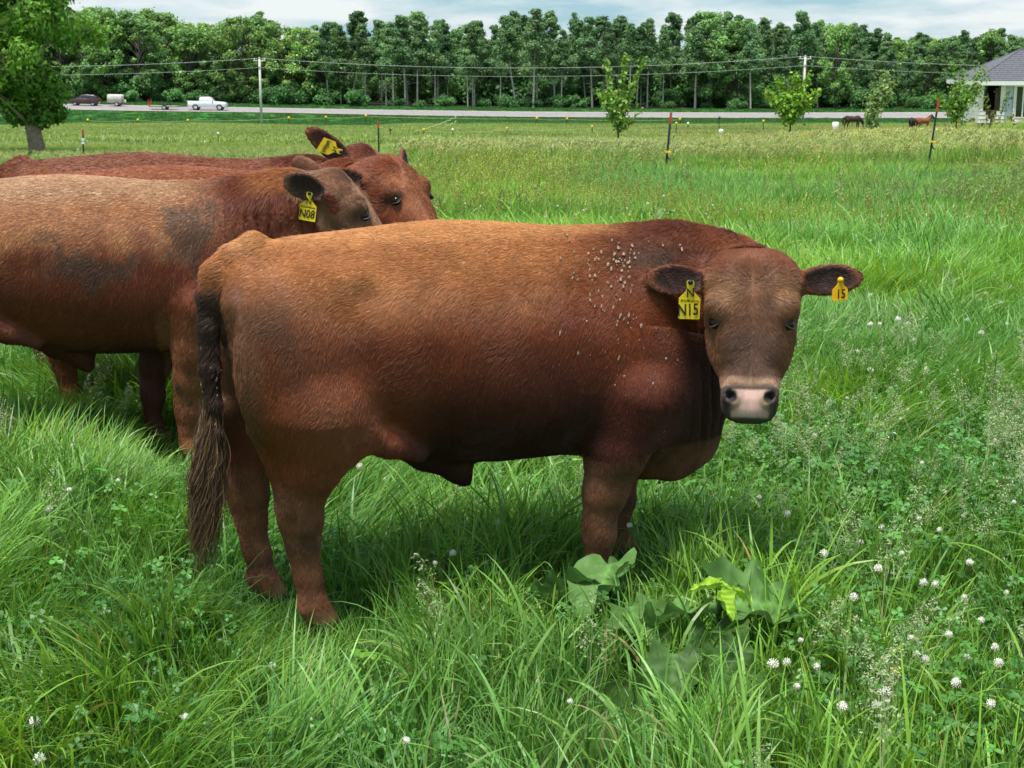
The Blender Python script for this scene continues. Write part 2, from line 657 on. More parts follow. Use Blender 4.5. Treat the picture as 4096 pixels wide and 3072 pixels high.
class HeadFrame:
    """Head axes: l to the animal's left, n out of the face, a from poll to muzzle."""
    def __init__(s, O, psi, phi, roll=0.0, size=1.0):
        c, sn, cp, sp = math.cos(psi), math.sin(psi), math.cos(phi), math.sin(phi)
        s.O = np.array(O, float)
        l, n, a = np.array([-sn, c, 0]), np.array([c * sp, sn * sp, cp]), np.array([c * cp, sn * cp, -sp])
        if roll:
            l, n = l * math.cos(roll) + n * math.sin(roll), n * math.cos(roll) - l * math.sin(roll)
        s.l, s.n, s.a, s.size = l, n, a, size
        s.back = -(cp * a + sp * n)

    def w(s, l, n, a):
        return s.O + s.size * (s.l * l + s.n * n + s.a * a)

    def loc(s, P):
        d = (P - s.O) / s.size
        return d @ s.l, d @ s.n, d @ s.a

    def R(s):
        return np.stack([s.l, s.n, s.a])


HQ = np.array([-0.055, -0.035, 0.0, 0.04, 0.08, 0.13, 0.20, 0.27, 0.33, 0.38, 0.42, 0.455, 0.50, 0.535, 0.56, 0.575])
HW = np.array([0.046, 0.105, 0.145, 0.168, 0.175, 0.173, 0.164, 0.151, 0.134, 0.118, 0.107, 0.101, 0.099, 0.090, 0.068, 0.03])
HFt = np.array([-0.075, -0.045, -0.015, 0.010, 0.022, 0.027, 0.024, 0.010, -0.002, -0.008, -0.008, 0.000, 0.006, -0.006, -0.026, -0.05])
HBk = np.array([-0.125, -0.15, -0.18, -0.20, -0.215, -0.23, -0.24, -0.235, -0.215, -0.18, -0.155, -0.145, -0.14, -0.13, -0.115, -0.09])


def add_head(f, H, ears, k=0.03):
    z = H.size

    def fn(x, y, zz):
        dx, dy, dz = (x - H.O[0]) / z, (y - H.O[1]) / z, (zz - H.O[2]) / z
        l = dx * H.l[0] + dy * H.l[1] + dz * H.l[2]
        n = dx * H.n[0] + dy * H.n[1] + dz * H.n[2]
        a = dx * H.a[0] + dy * H.a[1] + dz * H.a[2]
        W, fr, bk = (np.interp(a, HQ, q).astype(np.float32) for q in (HW, HFt, HBk))
        c, D = (fr + bk) / 2, (fr - bk) / 2
        fro = np.clip((n - c) / D, -1, 1)
        tap = 0.24 * sstep(0.17, 0.30, a) * (1 - sstep(0.40, 0.45, a))
        W = W * (1 - tap * sstep(0.0, 1.0, fro)) * (1 - 0.30 * sstep(0.0, 1.0, -fro))
        r = ((np.abs(l) / W) ** 2.5 + (np.abs(n - c) / D) ** 2.5) ** 0.4
        d = (r - 1) * np.minimum(W, D)
        return np.where((a < HQ[0]) | (a > HQ[-1]), np.maximum(d, np.maximum(HQ[0] - a, a - HQ[-1]) + 0.02), d) * z
    cs = np.array([H.w(a, b, c) for a in (-0.16, 0.16) for b in (-0.25, 0.05) for c in (-0.06, 0.58)])
    f.put(fn, cs.min(0), cs.max(0), k)
    R = H.R()
    for sd in (-1, 1):
        f.ell(H.w(sd * 0.122, -0.014, 0.178), np.array([0.034, 0.038, 0.040]) * z, R, 0.045)      # brow over the eye
        f.ell(H.w(sd * 0.090, -0.10, 0.285), np.array([0.042, 0.085, 0.085]) * z, R, 0.05)         # cheek
        f.ell(H.w(sd * 0.147, -0.006, 0.232), np.array([0.024, 0.030, 0.018]) * z, R, 0.010, True)   # socket
        f.ell(H.w(sd * 0.062, -0.012, 0.478), np.array([0.034, 0.030, 0.045]) * z, R, 0.02)      # nostril wing
        f.ell(H.w(sd * 0.058, 0.020, 0.492), np.array([0.013, 0.024, 0.022]) * z, R, 0.008, True)
        f.ell(H.w(sd * 0.075, -0.002, 0.485), np.array([0.010, 0.020, 0.016]) * z, R, 0.008, True)
    f.ell(H.w(0, -0.045, 0.03), np.array([0.085, 0.06, 0.055]) * z, R, 0.04)                       # poll
    f.ell(H.w(0, -0.080, 0.538), np.array([0.066, 0.05, 0.030]) * z, R, 0.045)                      # lower lip
    for sd, (dl, dn, da, open_l, open_n, open_a, ln) in ears.items():
        b = H.w(sd * 0.126, -0.075, 0.075)
        d = H.l * sd * dl + H.n * dn + H.a * da
        d /= np.linalg.norm(d)
        o = H.l * sd * open_l + H.n * open_n + H.a * open_a
        o -= d * (o @ d)
        o /= np.linalg.norm(o)
        w = np.cross(d, o)
        ln *= z
        c = b + d * ln * 0.60
        f.cone(b, 0.034 * z, b + d * ln * 0.34, 0.027 * z, 0.03)
        RR = np.stack([d, w, o])
        f.ell(c, [ln * 0.50, 0.058 * z, 0.019 * z], RR, 0.014)
        f.ell(c + o * 0.017 * z + d * ln * 0.01, [ln * 0.42, 0.049 * z, 0.017 * z], RR, 0.006, True)
        H.ear = getattr(H, 'ear', {})
        H.ear[sd] = (c, d, w, o, ln)


TX = np.array([-0.215, -0.195, -0.16, -0.10, 0.0, 0.10, 0.22, 0.34, 0.48, 0.64, 0.86, 1.02, 1.15, 1.255, 1.345, 1.405, 1.432, 1.445])
TT = np.array([1.06, 1.12, 1.155, 1.180, 1.197, 1.206, 1.215, 1.226, 1.232, 1.222, 1.200, 1.176, 1.162, 1.15, 1.10, 1.00, 0.86, 0.75])
TB = np.array([0.98, 0.88, 0.78, 0.68, 0.61, 0.575, 0.555, 0.520, 0.478, 0.465, 0.467, 0.440, 0.385, 0.365, 0.395, 0.46, 0.56, 0.65])
TW = np.array([0.035, 0.085, 0.150, 0.200, 0.236, 0.242, 0.248, 0.266, 0.282, 0.286, 0.274, 0.254, 0.250, 0.215, 0.175, 0.13, 0.085, 0.03])


def add_torso(f):
    def fn(x, y, z):
        W, t, b = (np.interp(x, TX, q).astype(np.float32) for q in (TW, TT, TB))
        c, D = (t + b) / 2, (t - b) / 2
        e = (z - c) / D
        Wz = W * (1 - 0.16 * sstep(0.1, 1.0, e)) * (1 - 0.10 * sstep(0.3, 1.0, -e))
        r = ((np.abs(y) / Wz) ** 2.25 + np.abs(e) ** 2.25) ** (1 / 2.25)
        d = (r - 1) * np.minimum(W, D)
        return np.where((x < TX[0]) | (x > TX[-1]), np.maximum(d, np.maximum(TX[0] - x, x - TX[-1])), d)
    f.put(fn, (TX[0], -0.33, 0.33), (TX[-1], 0.33, 1.24), 0.05)


def bull_body(H, ears, neck, throat, near_fore=0.945, far_fore=1.16, near_hind=0.0, far_hind=-0.10, step=0.014, fstep=0.007):
    lo = np.minimum(np.array([-0.40, -0.42, 0.0]), np.array([H.w(a, b, c) for a in (-.35, .35) for b in (-.3, .1) for c in (-.1, .62)]).min(0) - 0.02)
    hi = np.maximum(np.array([1.50, 0.42, 1.28]), np.array([H.w(a, b, c) for a in (-.35, .35) for b in (-.3, .1) for c in (-.1, .62)]).max(0) + 0.02)
    hb = np.array([H.w(a, b, c) for a in (-.16, .16) for b in (-.12, .05) for c in (-.05, .58)])
    h0, h1 = hb.min(0), hb.max(0)
    f = Field(*[axis_pts(lo[i], hi[i], step, (h0[i], h1[i]), fstep) for i in range(3)])
    add_torso(f)
    for sd in (-1, 1):
        # shoulder and foreleg
        ff = near_fore if sd < 0 else far_fore
        f.ell((1.05, sd * 0.192, 0.80), (0.16, 0.080, 0.27), None, 0.05)
        f.ell((1.07, sd * 0.196, 0.64), (0.125, 0.062, 0.13), None, 0.08)
        el = (ff + 0.045, sd * 0.185, 0.50)
        f.chain([(1.05, sd * 0.20, 0.68, 0.125), (*el, 0.094), (ff + 0.015, sd * 0.175, 0.37, 0.066), (ff - 0.004, sd * 0.17, 0.265, 0.046),
                 (ff - 0.002, sd * 0.17, 0.21, 0.042), (ff - 0.006, sd * 0.17, 0.14, 0.031), (ff, sd * 0.17, 0.085, 0.033)], 0.035)
        f.ell((ff + 0.008, sd * 0.17, 0.232), (0.046, 0.045, 0.044), None, 0.02)                        # knee
        f.chain([(ff, sd * 0.17, 0.075, 0.046), (ff + 0.03, sd * 0.17, 0.03, 0.05)], 0.02)            # fetlock, hoof
        # hip, thigh and hind leg
        hh = near_hind if sd < 0 else far_hind
        f.ell((0.10, sd * 0.170, 1.08), (0.10, 0.04, 0.04), None, 0.05)                              # hook bone
        f.ell((-0.15, sd * 0.085, 1.02), (0.05, 0.05, 0.05), None, 0.07)                              # pin bone
        f.ell((-0.01 + hh * 0.3, sd * 0.165, 0.84), (0.19, 0.135, 0.28), None, 0.06)
        f.ell((0.07 + hh * 0.5, sd * 0.205, 0.67), (0.12, 0.078, 0.15), None, 0.08)
        f.chain([(0.15 + hh * 0.5, sd * 0.21, 0.64, 0.040), (0.25, sd * 0.185, 0.585, 0.022), (0.36, sd * 0.15, 0.53, 0.012)], 0.06)      # flank fold                   # stifle
        f.chain([(0.02 + hh * 0.6, sd * 0.185, 0.70, 0.145), (0.005 + hh, sd * 0.18, 0.54, 0.082), (-0.020 + hh, sd * 0.165, 0.43, 0.058),
                 (-0.016 + hh, sd * 0.16, 0.37, 0.054)], 0.045)
        f.ell((-0.060 + hh, sd * 0.16, 0.412), (0.036, 0.030, 0.05), None, 0.022)
        f.ell((-0.004 + hh, sd * 0.162, 0.375), (0.050, 0.052, 0.055), None, 0.02)                     # point of hock
        f.chain([(-0.016 + hh, sd * 0.16, 0.37, 0.052), (-0.010 + hh, sd * 0.155, 0.30, 0.043), (0.002 + hh, sd * 0.15, 0.19, 0.038),
                 (0.012 + hh, sd * 0.15, 0.10, 0.044), (0.030 + hh, sd * 0.15, 0.065, 0.040), (0.050 + hh, sd * 0.15, 0.03, 0.050)], 0.025)
        f.cone((-0.062 + hh, sd * 0.158, 0.36), 0.018, (-0.022 + hh, sd * 0.15, 0.20), 0.018, 0.03)
        f.cone((-0.062 + hh, sd * 0.16, 0.44), 0.019, (-0.115 + hh * 0.7, sd * 0.12, 0.66), 0.045, 0.035)    # hamstring
    f.ell((-0.17, 0, 1.07), (0.05, 0.045, 0.05), None, 0.05)
    # sheath and navel fold
    f.chain([(0.26, 0, 0.575, 0.035), (0.42, 0, 0.495, 0.034), (0.525, 0, 0.432, 0.026), (0.552, 0, 0.395, 0.014)], 0.06)
    # neck, throat, dewlap
    f.chain(neck, 0.09)
    f.chain(throat, 0.09)
    f.ell((1.33, 0.0, 0.51), (0.10, 0.10, 0.12), None, 0.08)
    f.chain([(1.18, 0, 0.42, 0.070), (1.28, 0, 0.405, 0.055), (1.37, 0, 0.46, 0.055), (1.41, -0.01, 0.57, 0.05)], 0.05)
    add_head(f, H, ears)
    # tail
    f.chain([(-0.10, 0, 1.165, 0.055), (-0.165, 0, 1.145, 0.040), (-0.212, 0, 1.105, 0.036), (-0.232, 0, 1.04, 0.033), (-0.240, 0, 0.95, 0.029),
             (-0.244, 0, 0.83, 0.025), (-0.240, 0, 0.72, 0.021), (-0.236, 0, 0.63, 0.018), (-0.25, 0, 0.56, 0.014)], 0.022)
    V, Q = f.surface()
    V = smooth_verts(V, Q, 4, 0.4)
    return V, Q


def skin_material(name, rough=0.75):
    m = bpy.data.materials.new(name)
    nt, b = nodes_of(m)
    N, L = nt.nodes, nt.links
    a = N.new('ShaderNodeAttribute')
    a.attribute_name = 'Col'
    co = N.new('ShaderNodeTexCoord')
    mp = N.new('ShaderNodeMapping')
    mp.inputs['Scale'].default_value = (90, 90, 26)
    n = N.new('ShaderNodeTexNoise')
    n.inputs['Scale'].default_value = 1.0
    n.inputs['Detail'].default_value = 4
    L.new(co.outputs['Object'], mp.inputs['Vector'])
    L.new(mp.outputs['Vector'], n.inputs['Vector'])
    mr = N.new('ShaderNodeMapRange')
    mr.inputs['From Min'].default_value = 0.25
    mr.inputs['From Max'].default_value = 0.75
    mr.inputs['To Min'].default_value = 0.88
    mr.inputs['To Max'].default_value = 1.12
    L.new(n.outputs['Fac'], mr.inputs['Value'])
    hs = N.new('ShaderNodeHueSaturation')
    L.new(a.outputs['Color'], hs.inputs['Color'])
    L.new(mr.outputs['Result'], hs.inputs['Value'])
    L.new(hs.outputs['Color'], b.inputs['Base Color'])
    b.inputs['Roughness'].default_value = rough
    b.inputs['Specular IOR Level'].default_value = 0.25
    bp = N.new('ShaderNodeBump')
    bp.inputs['Strength'].default_value = 0.15
    bp.inputs['Distance'].default_value = 0.005
    L.new(n.outputs['Fac'], bp.inputs['Height'])
    L.new(bp.outputs['Normal'], b.inputs['Normal'])
    return m


def fur_material():
    m = bpy.data.materials.new('coat hair')
    nt, b = nodes_of(m)
    N, L = nt.nodes, nt.links
    a = N.new('ShaderNodeAttribute')
    a.attribute_name = 'haircol'
    L.new(a.outputs['Color'], b.inputs['Base Color'])
    b.inputs['Roughness'].default_value = 0.42
    b.inputs['Specular IOR Level'].default_value = 0.28
    b.inputs['Sheen Weight'].default_value = 0.0
    return m


m_skin = skin_material('bull hide')
m_fur = fur_material()


def hair_object(name, parent, pts, rad, col):
    """pts (N,K,3), rad (N,K), col (N,3): one hair curves object."""
    n, k = pts.shape[:2]
    hc = bpy.data.hair_curves.new(name)
    hc.add_curves([k] * n)
    hc.attributes['position'].data.foreach_set('vector', np.ascontiguousarray(pts, np.float32).ravel())
    ra = hc.attributes.get('radius') or hc.attributes.new('radius', 'FLOAT', 'POINT')
    ra.data.foreach_set('value', np.ascontiguousarray(rad, np.float32).ravel())
    ca = hc.attributes.new('haircol', 'FLOAT_VECTOR', 'CURVE')
    ca.data.foreach_set('vector', np.ascontiguousarray(col, np.float32).ravel())
    hc.materials.append(m_fur)
    o = link(name, hc, parent)
    return o


def rot_about(v, n, ang):
    c, s = np.cos(ang)[:, None], np.sin(ang)[:, None]
    return v * c + np.cross(n, v) * s


def add_fur(root, V, Q, colfn, H, count, view, seed, lenmul=1.0, rad=0.00047):
    """Short coat following the lie of the hair; view is the direction to the camera in the animal's frame."""
    rng = np.random.default_rng(seed)
    N = vert_normals(V, Q)
    A = np.linalg.norm(np.cross(V[Q[:, 2]] - V[Q[:, 0]], V[Q[:, 3]] - V[Q[:, 1]]), axis=1) / 2
    ctr = V[Q].mean(1)
    l, n_, a_ = H.loc(ctr)
    hd = (np.abs(l) < 0.2) & (n_ > -0.16) & (n_ < 0.1) & (a_ > -0.06) & (a_ < 0.6)
    wgt = A * np.where(hd, 2.2, 1.0) * ((N[Q].mean(1) @ view) > -0.35) * (ctr[:, 2] > 0.10)
    fi = rng.choice(len(Q), count, p=wgt / wgt.sum())
    u, v = rng.random(count)[:, None], rng.random(count)[:, None]
    q = V[Q[fi]]
    P = (q[:, 0] * (1 - u) + q[:, 1] * u) * (1 - v) + (q[:, 3] * (1 - u) + q[:, 2] * u) * v
    qn = N[Q[fi]]
    n = (qn[:, 0] * (1 - u) + qn[:, 1] * u) * (1 - v) + (qn[:, 3] * (1 - u) + qn[:, 2] * u) * v
    n /= np.linalg.norm(n, axis=1)[:, None] + 1e-9
    l, nn, aa = H.loc(P)
    x, y, z = P.T
    head = (nn > -0.17) & (aa > -0.05) & (np.abs(l) < 0.165) & (aa < 0.62) & (nn < 0.08)
    ear = (np.abs(l) >= 0.15) & (np.abs(l) < 0.37) & (aa > -0.08) & (aa < 0.24) & (nn > -0.3) & (nn < 0.08)
    ears_ = []
    for sd, (ec, ed, ew, eo, el_) in H.ear.items():
        qe = P - ec
        me_ = ((qe @ ed) / (el_ * 0.6)) ** 2 + ((qe @ ew) / 0.075) ** 2 + ((qe @ eo) / 0.04) ** 2 < 1.0
        ears_.append((me_, ed))
        ear = ear | me_
        head = head & ~me_
    flow = np.stack([-0.75 + 0 * x, 0 * x, -0.25 - 1.0 * sstep(1.12, 0.8, z)], 1)
    kx = sstep(0.9, 1.3, x)[:, None]
    flow = flow * (1 - kx) + np.stack([-0.45 + 0 * x, 0 * x, -1 + 0 * x], 1) * kx
    flow = np.where((z < 0.5)[:, None], np.stack([-0.15 + 0 * x, 0 * x, -1 + 0 * x], 1), flow)
    # radial whorl on the forehead
    hl, ha = l, aa - 0.085
    hf = H.l[None] * hl[:, None] + H.a[None] * ha[:, None] + 1e-4
    down = H.a[None] * 1.0 + H.l[None] * (np.sign(l) * 0.35)[:, None]
    hf = hf / (np.linalg.norm(hf, axis=1)[:, None] + 1e-6)
    kf = sstep(0.16, 0.30, aa)[:, None]
    hf = hf * (1 - kf) + down * kf
    flow = np.where(head[:, None], hf, flow)
    flow = np.where(ear[:, None], H.l[None] * np.sign(l)[:, None] + H.back[None] * 0.3, flow)
    for me_, ed in ears_:
        flow = np.where(me_[:, None], ed[None], flow)
    flow -= n * (flow * n).sum(1)[:, None]
    flow /= np.linalg.norm(flow, axis=1)[:, None] + 1e-9
    wav = (vnoise(P * 7) - 0.5) * 0.9 + (vnoise(P * 30 + 7) - 0.5) * 0.7 + (vnoise(P * 90 + 3) - 0.5) * 0.5 + rng.normal(0, 0.10, count)
    flow = rot_about(flow, n, wav)
    L = np.full(count, 0.016) + 0.006 * sstep(1.1, 1.2, z) - 0.004 * (z < 0.45)
    crest = sstep(1.10, 1.32, x) * sstep(1.0, 1.13, z) * ~head * ~ear
    L = L + 0.017 * crest
    L = L - (L - 0.009) * sstep(1.0, 1.25, x) * (y < 0) * sstep(1.12, 1.04, z)
    L = np.where(head, np.where(aa > 0.40, 0.007, np.where(aa < 0.17, 0.021, 0.014)), L)
    L = np.where(ear, 0.010, L)
    tail = (x < -0.20) & (np.abs(y) < 0.06)
    L = np.where(tail, 0.026, L)
    nose = (aa > 0.455) & (nn > -0.06) & (np.abs(l) < 0.085) & head
    L *= lenmul * rng.uniform(0.6, 1.35, count)
    keep = ~nose
    for sd in (-1, 1):
        e = H.w(sd * 0.138, -0.015, 0.231)
        keep &= np.linalg.norm(P - e, axis=1) > 0.030 * H.size
    P, n, flow, L, x, y, z, ear, tail, crest = (q[keep] for q in (P, n, flow, L, x, y, z, ear, tail, crest))
    col = colfn(P)
    m = len(P)
    lift = np.where(tail, 0.42, 0.13 + 0.25 * crest) + rng.normal(0, 0.09, m) + 0.35 * (rng.random(m) < 0.02)
    clump = (vnoise(P * 150 + 11) - 0.5) * 0.3
    side = np.cross(n, flow)
    K = 4
    pts = np.empty((m, K, 3))
    for i in range(K):
        t = i / (K - 1)
        pts[:, i] = P + n * (0.0004 + L * lift * t * (1 - 0.55 * t))[:, None] + flow * (L * t)[:, None] + side * (L * clump * t * t)[:, None]
    r = rad * rng.uniform(0.7, 1.3, m)[:, None] * np.array([1.0, 0.95, 0.75, 0.25])[None]
    tone = np.exp(rng.normal(0, 0.12, m) + (vnoise(P * 110 + 5) - 0.5) * 0.2)[:, None]
    return hair_object('coat', root, pts, r, np.clip(col * tone * np.array([0.93, 0.84, 0.80]), 0, 0.9))


m_tag = plain('yellow tag plastic', (0.78, 0.58, 0.02), 0.45, var=0.12, scale=60, bump=0.08)
m_tag_o = plain('orange yellow tag plastic', (0.85, 0.45, 0.01), 0.45, var=0.1, scale=60)
m_ink = plain('black ink', (0.012, 0.012, 0.014), 0.6, var=0.3, scale=90)
m_eye = plain('wet dark eye', (0.010, 0.007, 0.006), 0.10, var=0.1, spec=0.3)
m_lid = plain('eyelid skin', (0.055, 0.030, 0.022), 0.5, var=0.2, scale=80)
m_dander = plain('dry hair flakes', (0.25, 0.175, 0.115), 0.9, var=0.45, scale=200)
m_hoof = plain('hoof horn', (0.05, 0.035, 0.03), 0.5, var=0.2)


def ear_tag(root, pos, right, up, outn, w, h, lines, mat, small=False):
    """Flexible plastic tag hung by its button: neck, shoulders and a square plate; lines are (text, size, x, y)."""
    right, up, outn = (np.asarray(q, float) / np.linalg.norm(q) for q in (right, up, outn))
    outl = [(-0.12, 0), (-0.18, -0.04), (-0.17, -0.12), (-0.14, -0.20), (-0.22, -0.31), (-0.44, -0.43), (-0.50, -0.47), (-0.50, -0.97), (-0.47, -1.0),
            (0.47, -1.0), (0.50, -0.97), (0.50, -0.47), (0.44, -0.43), (0.22, -0.31), (0.14, -0.20), (0.17, -0.12), (0.18, -0.04), (0.12, 0)]
    if small:
        outl = [(-0.12, 0), (-0.19, -0.06), (-0.17, -0.18), (-0.24, -0.30), (-0.46, -0.46), (-0.5, -0.52), (-0.5, -0.92), (-0.42, -1.0),
                (0.42, -1.0), (0.5, -0.92), (0.5, -0.52), (0.46, -0.46), (0.24, -0.30), (0.17, -0.18), (0.19, -0.06), (0.12, 0)]
    M = np.stack([right, outn, up], 1)
    mb = MB()
    poly = [(a * w, b * h) for a, b in outl]
    n = len(poly)
    bend = lambda zz: 0.06 * h * (abs(zz) / h) ** 2
    V = [(x, bend(z_) - 0.0012, z_) for x, z_ in poly] + [(x, bend(z_) + 0.0012, z_) for x, z_ in poly]
    mids = []
    for i in range(n // 2):
        mids.append((i, n - 1 - i))
    Q = [(i, (i + 1) % n, n + (i + 1) % n, n + i) for i in range(n)]
    for (a, b), (c, d) in zip(mids[:-1], mids[1:]):
        Q.append((a, b, d, c)[::-1])
        Q.append((n + a, n + b, n + d, n + c))
    mb.add(np.array(V) @ M.T, Q)
    t = mb.build('ear_tag', mat, root, loc=pos)
    b = MB()
    b.lathe([(0.0, 0.006), (0.006, 0.005), (0.0085, 0.0), (0.0085, -0.008)], 12, M @ np.array([[1, 0, 0], [0, 0, 1], [0, -1, 0]]))
    b.build('button', m_ink if not small else m_tag_o, t, True, loc=(M @ np.array([0, 0.002, -0.05 * h])))
    for txt, size, tx, ty, sx in lines:
        if txt == '~':                                   # worn stamp, not legible: a row of short strokes
            rs = random.Random(int(size * 1e5) + int(pos[0] * 1000))
            sb = MB()
            xx = -w * 0.42
            while xx < w * 0.42:
                ww = rs.uniform(0.0008, 0.0024)
                z0_, z1_ = sorted((rs.uniform(-0.5, -0.1), rs.uniform(0.1, 0.5)))
                sb.box((xx, bend(ty) + 0.0016, ty + z0_ * size), (xx + ww, bend(ty) + 0.0024, ty + z1_ * size), M)
                xx += ww + rs.uniform(0.0008, 0.0026)
            sb.build('print', m_ink, t)
            continue
        c = bpy.data.curves.new('print', 'FONT')
        c.body = txt
        c.size = size
        c.align_x = 'CENTER'
        c.align_y = 'CENTER'
        c.extrude = 0.0003
        c.offset = size * 0.012
        c.resolution_u = 3
        c.materials.append(m_ink)
        tmp = bpy.data.objects.new('print', c)
        COL.objects.link(tmp)
        bpy.context.view_layer.update()
        pm = bpy.data.meshes.new_from_object(tmp.evaluated_get(bpy.context.evaluated_depsgraph_get()))
        bpy.data.objects.remove(tmp)
        pm.materials.clear()
        pm.materials.append(m_ink)
        o = link('print', pm, t)
        yb = bend(ty)
        o.matrix_local = Matrix(np.block([[np.stack([right * sx, up, outn * 1.0], 1), (M @ np.array([tx, yb + 0.0042, ty]))[:, None]], [np.zeros((1, 3)), np.ones((1, 1))]]).tolist())
    return t


def add_eyes(root, H):
    for sd in (-1, 1):
        mb = MB()
        th = np.linspace(-math.pi / 2, math.pi / 2, 9)
        mb.lathe(np.stack([0.022 * np.cos(th), 0.022 * np.sin(th)], 1) * H.size, 14)
        e = mb.build('eye', m_eye, root, True, loc=H.w(sd * 0.127, -0.019, 0.231))
        # upper and lower lids
        for up in (-1, 1):
            u = np.linspace(-1, 1, 9)
            nrm = H.l * sd * 0.75 + H.n * 0.66
            al = H.n * -0.75 + H.l * sd * 0.66
            P = [(-nrm * 0.004 + H.a * (up * -0.0165 * (1 - q * q) + 0.004 * q * 0) + al * q * 0.026 + nrm * 0.021 * (1 - 0.7 * q * q)) * H.size for q in u]
            MB().tube(P, (0.0042 * (1 - 0.5 * u ** 2)) * H.size, 6).build('eyelid', m_lid, e, True)


def place_bull(P0, yaw, scale):
    """Empty at the hoofs of the animal."""
    r = bpy.data.objects.new('bull', None)
    COL.objects.link(r)
    r.location = P0
    r.rotation_euler = (0, 0, yaw)
    r.scale = (scale,) * 3
    return r


def to_cam(P0, yaw):
    d = CAM - np.array([P0[0], P0[1], P0[2] + 0.8])
    d /= np.linalg.norm(d)
    c, s = math.cos(-yaw), math.sin(-yaw)
    return np.array([c * d[0] - s * d[1], s * d[0] + c * d[1], d[2]])


def mixc(a, b, k):
    return a * (1 - k[:, None]) + np.asarray(b)[None] * k[:, None]


def ear_colour(c, P, H, outer, inner):
    for sd, (cc, d, w, o, ln) in H.ear.items():
        q = P - cc
        qd, qw, qo = q @ d, q @ w, q @ o
        r = np.sqrt((qd / (ln * 0.52)) ** 2 + (qw / (0.064 * H.size)) ** 2)
        m = (r < 1.12) & (np.abs(qo) < 0.034) 
        inn = (1 - sstep(0.62, 0.92, r + 0.25 * sstep(0.0, 0.8, qd / ln))) * (qo > -0.006)
        ec = mixc(np.asarray(outer)[None] + 0 * c, inner, inn)
        c = np.where(m[:, None], ec, c)
    return c


def nose_colour(c, l, n, a):
    """Pale ring round the muzzle, dark lips, pink pad."""
    front = sstep(-0.20, -0.06, n) * (np.abs(l) < 0.16) * (n < 0.1)
    ring = front * sstep(0.400, 0.45, a) * (1 - sstep(0.60, 0.62, a))
    c = mixc(c, (0.36, 0.26, 0.17), ring * 0.7)
    dark = front * sstep(0.448, 0.462, a) * (sstep(0.055, 0.075, np.abs(l)) + sstep(0.545, 0.556, a) + (1 - sstep(0.46, 0.475, a)))
    c = mixc(c, (0.055, 0.045, 0.045), np.clip(dark, 0, 1) * 0.92)
    w = 0.066 - 0.030 * sstep(0.47, 0.50, a) * (1 - sstep(0.52, 0.545, a))
    pad = sstep(-0.085, -0.055, n) * sstep(0.462, 0.470, a) * (1 - sstep(0.556, 0.566, a)) * (1 - sstep(w - 0.008, w + 0.004, np.abs(l))) * (n < 0.1)
    c = mixc(c, (0.56, 0.36, 0.31), pad)
    k = np.exp(-((a - 0.452) / 0.010) ** 2) * (np.abs(l) < 0.075) * front * (0.4 + 0.6 * np.abs(np.sin(l * 38)))
    c = mixc(c, (0.05, 0.042, 0.04), np.clip(k, 0, 1) * 0.85)
    for sd in (-1, 1):
        d = np.sqrt(((l - sd * 0.062) / 0.018) ** 2 + ((a - 0.492) / 0.022) ** 2)
        c = mixc(c, (0.02, 0.015, 0.015), (1 - sstep(0.7, 1.15, d)) * front)
    return c


# ---- the bull in front, looking at the camera
YAW1 = math.radians(20)
P1 = np.array([-0.6656, 4.441, -0.115])
H1 = HeadFrame((1.355, -0.375, 1.125), math.radians(-117), math.radians(72), 0.0, 0.868)
E1 = {-1: (1.0, 0.30, 0.02, -0.25, 1.0, -0.10, 0.238), 1: (1.0, 0.0, -0.10, 0.05, 1.0, 0.15, 0.240)}
V1, Q1 = bull_body(H1, E1, [(1.00, 0, 0.98, 0.185), (1.18, 0.02, 0.985, 0.175), (1.32, 0.03, 1.01, 0.145), (1.42, -0.06, 1.02, 0.122), (1.42, -0.22, 1.01, 0.11)],
                   [(1.10, 0, 0.72, 0.22), (1.26, 0.02, 0.68, 0.18), (1.37, 0.02, 0.76, 0.135), (1.44, -0.06, 0.87, 0.11), (1.42, -0.22, 0.93, 0.10)], far_fore=1.17, far_hind=-0.10, step=0.0125, fstep=0.0062)


def wrinkles(V, N, H, x0, x1, z0, z1, freq, amp, slant=0.25, ylim=0.0):
    wl, wn_, wa = H.loc(V)
    k = sstep(x0, x0 + 0.24, V[:, 0]) * (1 - sstep(x1 - 0.06, x1, V[:, 0])) * sstep(z0, z0 + 0.12, V[:, 2]) * (1 - sstep(z1 - 0.14, z1, V[:, 2])) * (V[:, 1] < ylim) * sstep(-0.15, -0.21, wn_)
    ph = V[:, 0] + slant * V[:, 2] + 0.02 * (vnoise(V * 7) - 0.5) + 0.012 * (vnoise(V * 19) - 0.5)
    w = np.abs(np.sin(ph * freq)) ** 0.6
    m = 0.35 + 0.65 * vnoise(np.stack([V[:, 0] * 30, V[:, 1] * 2, V[:, 2] * 4], 1))
    return V + N * (k * m * (w - 0.7) * amp)[:, None]


V1 = wrinkles(V1, vert_normals(V1, Q1), H1, 1.14, 1.50, 0.45, 1.0, 70, 0.022, 0.10)


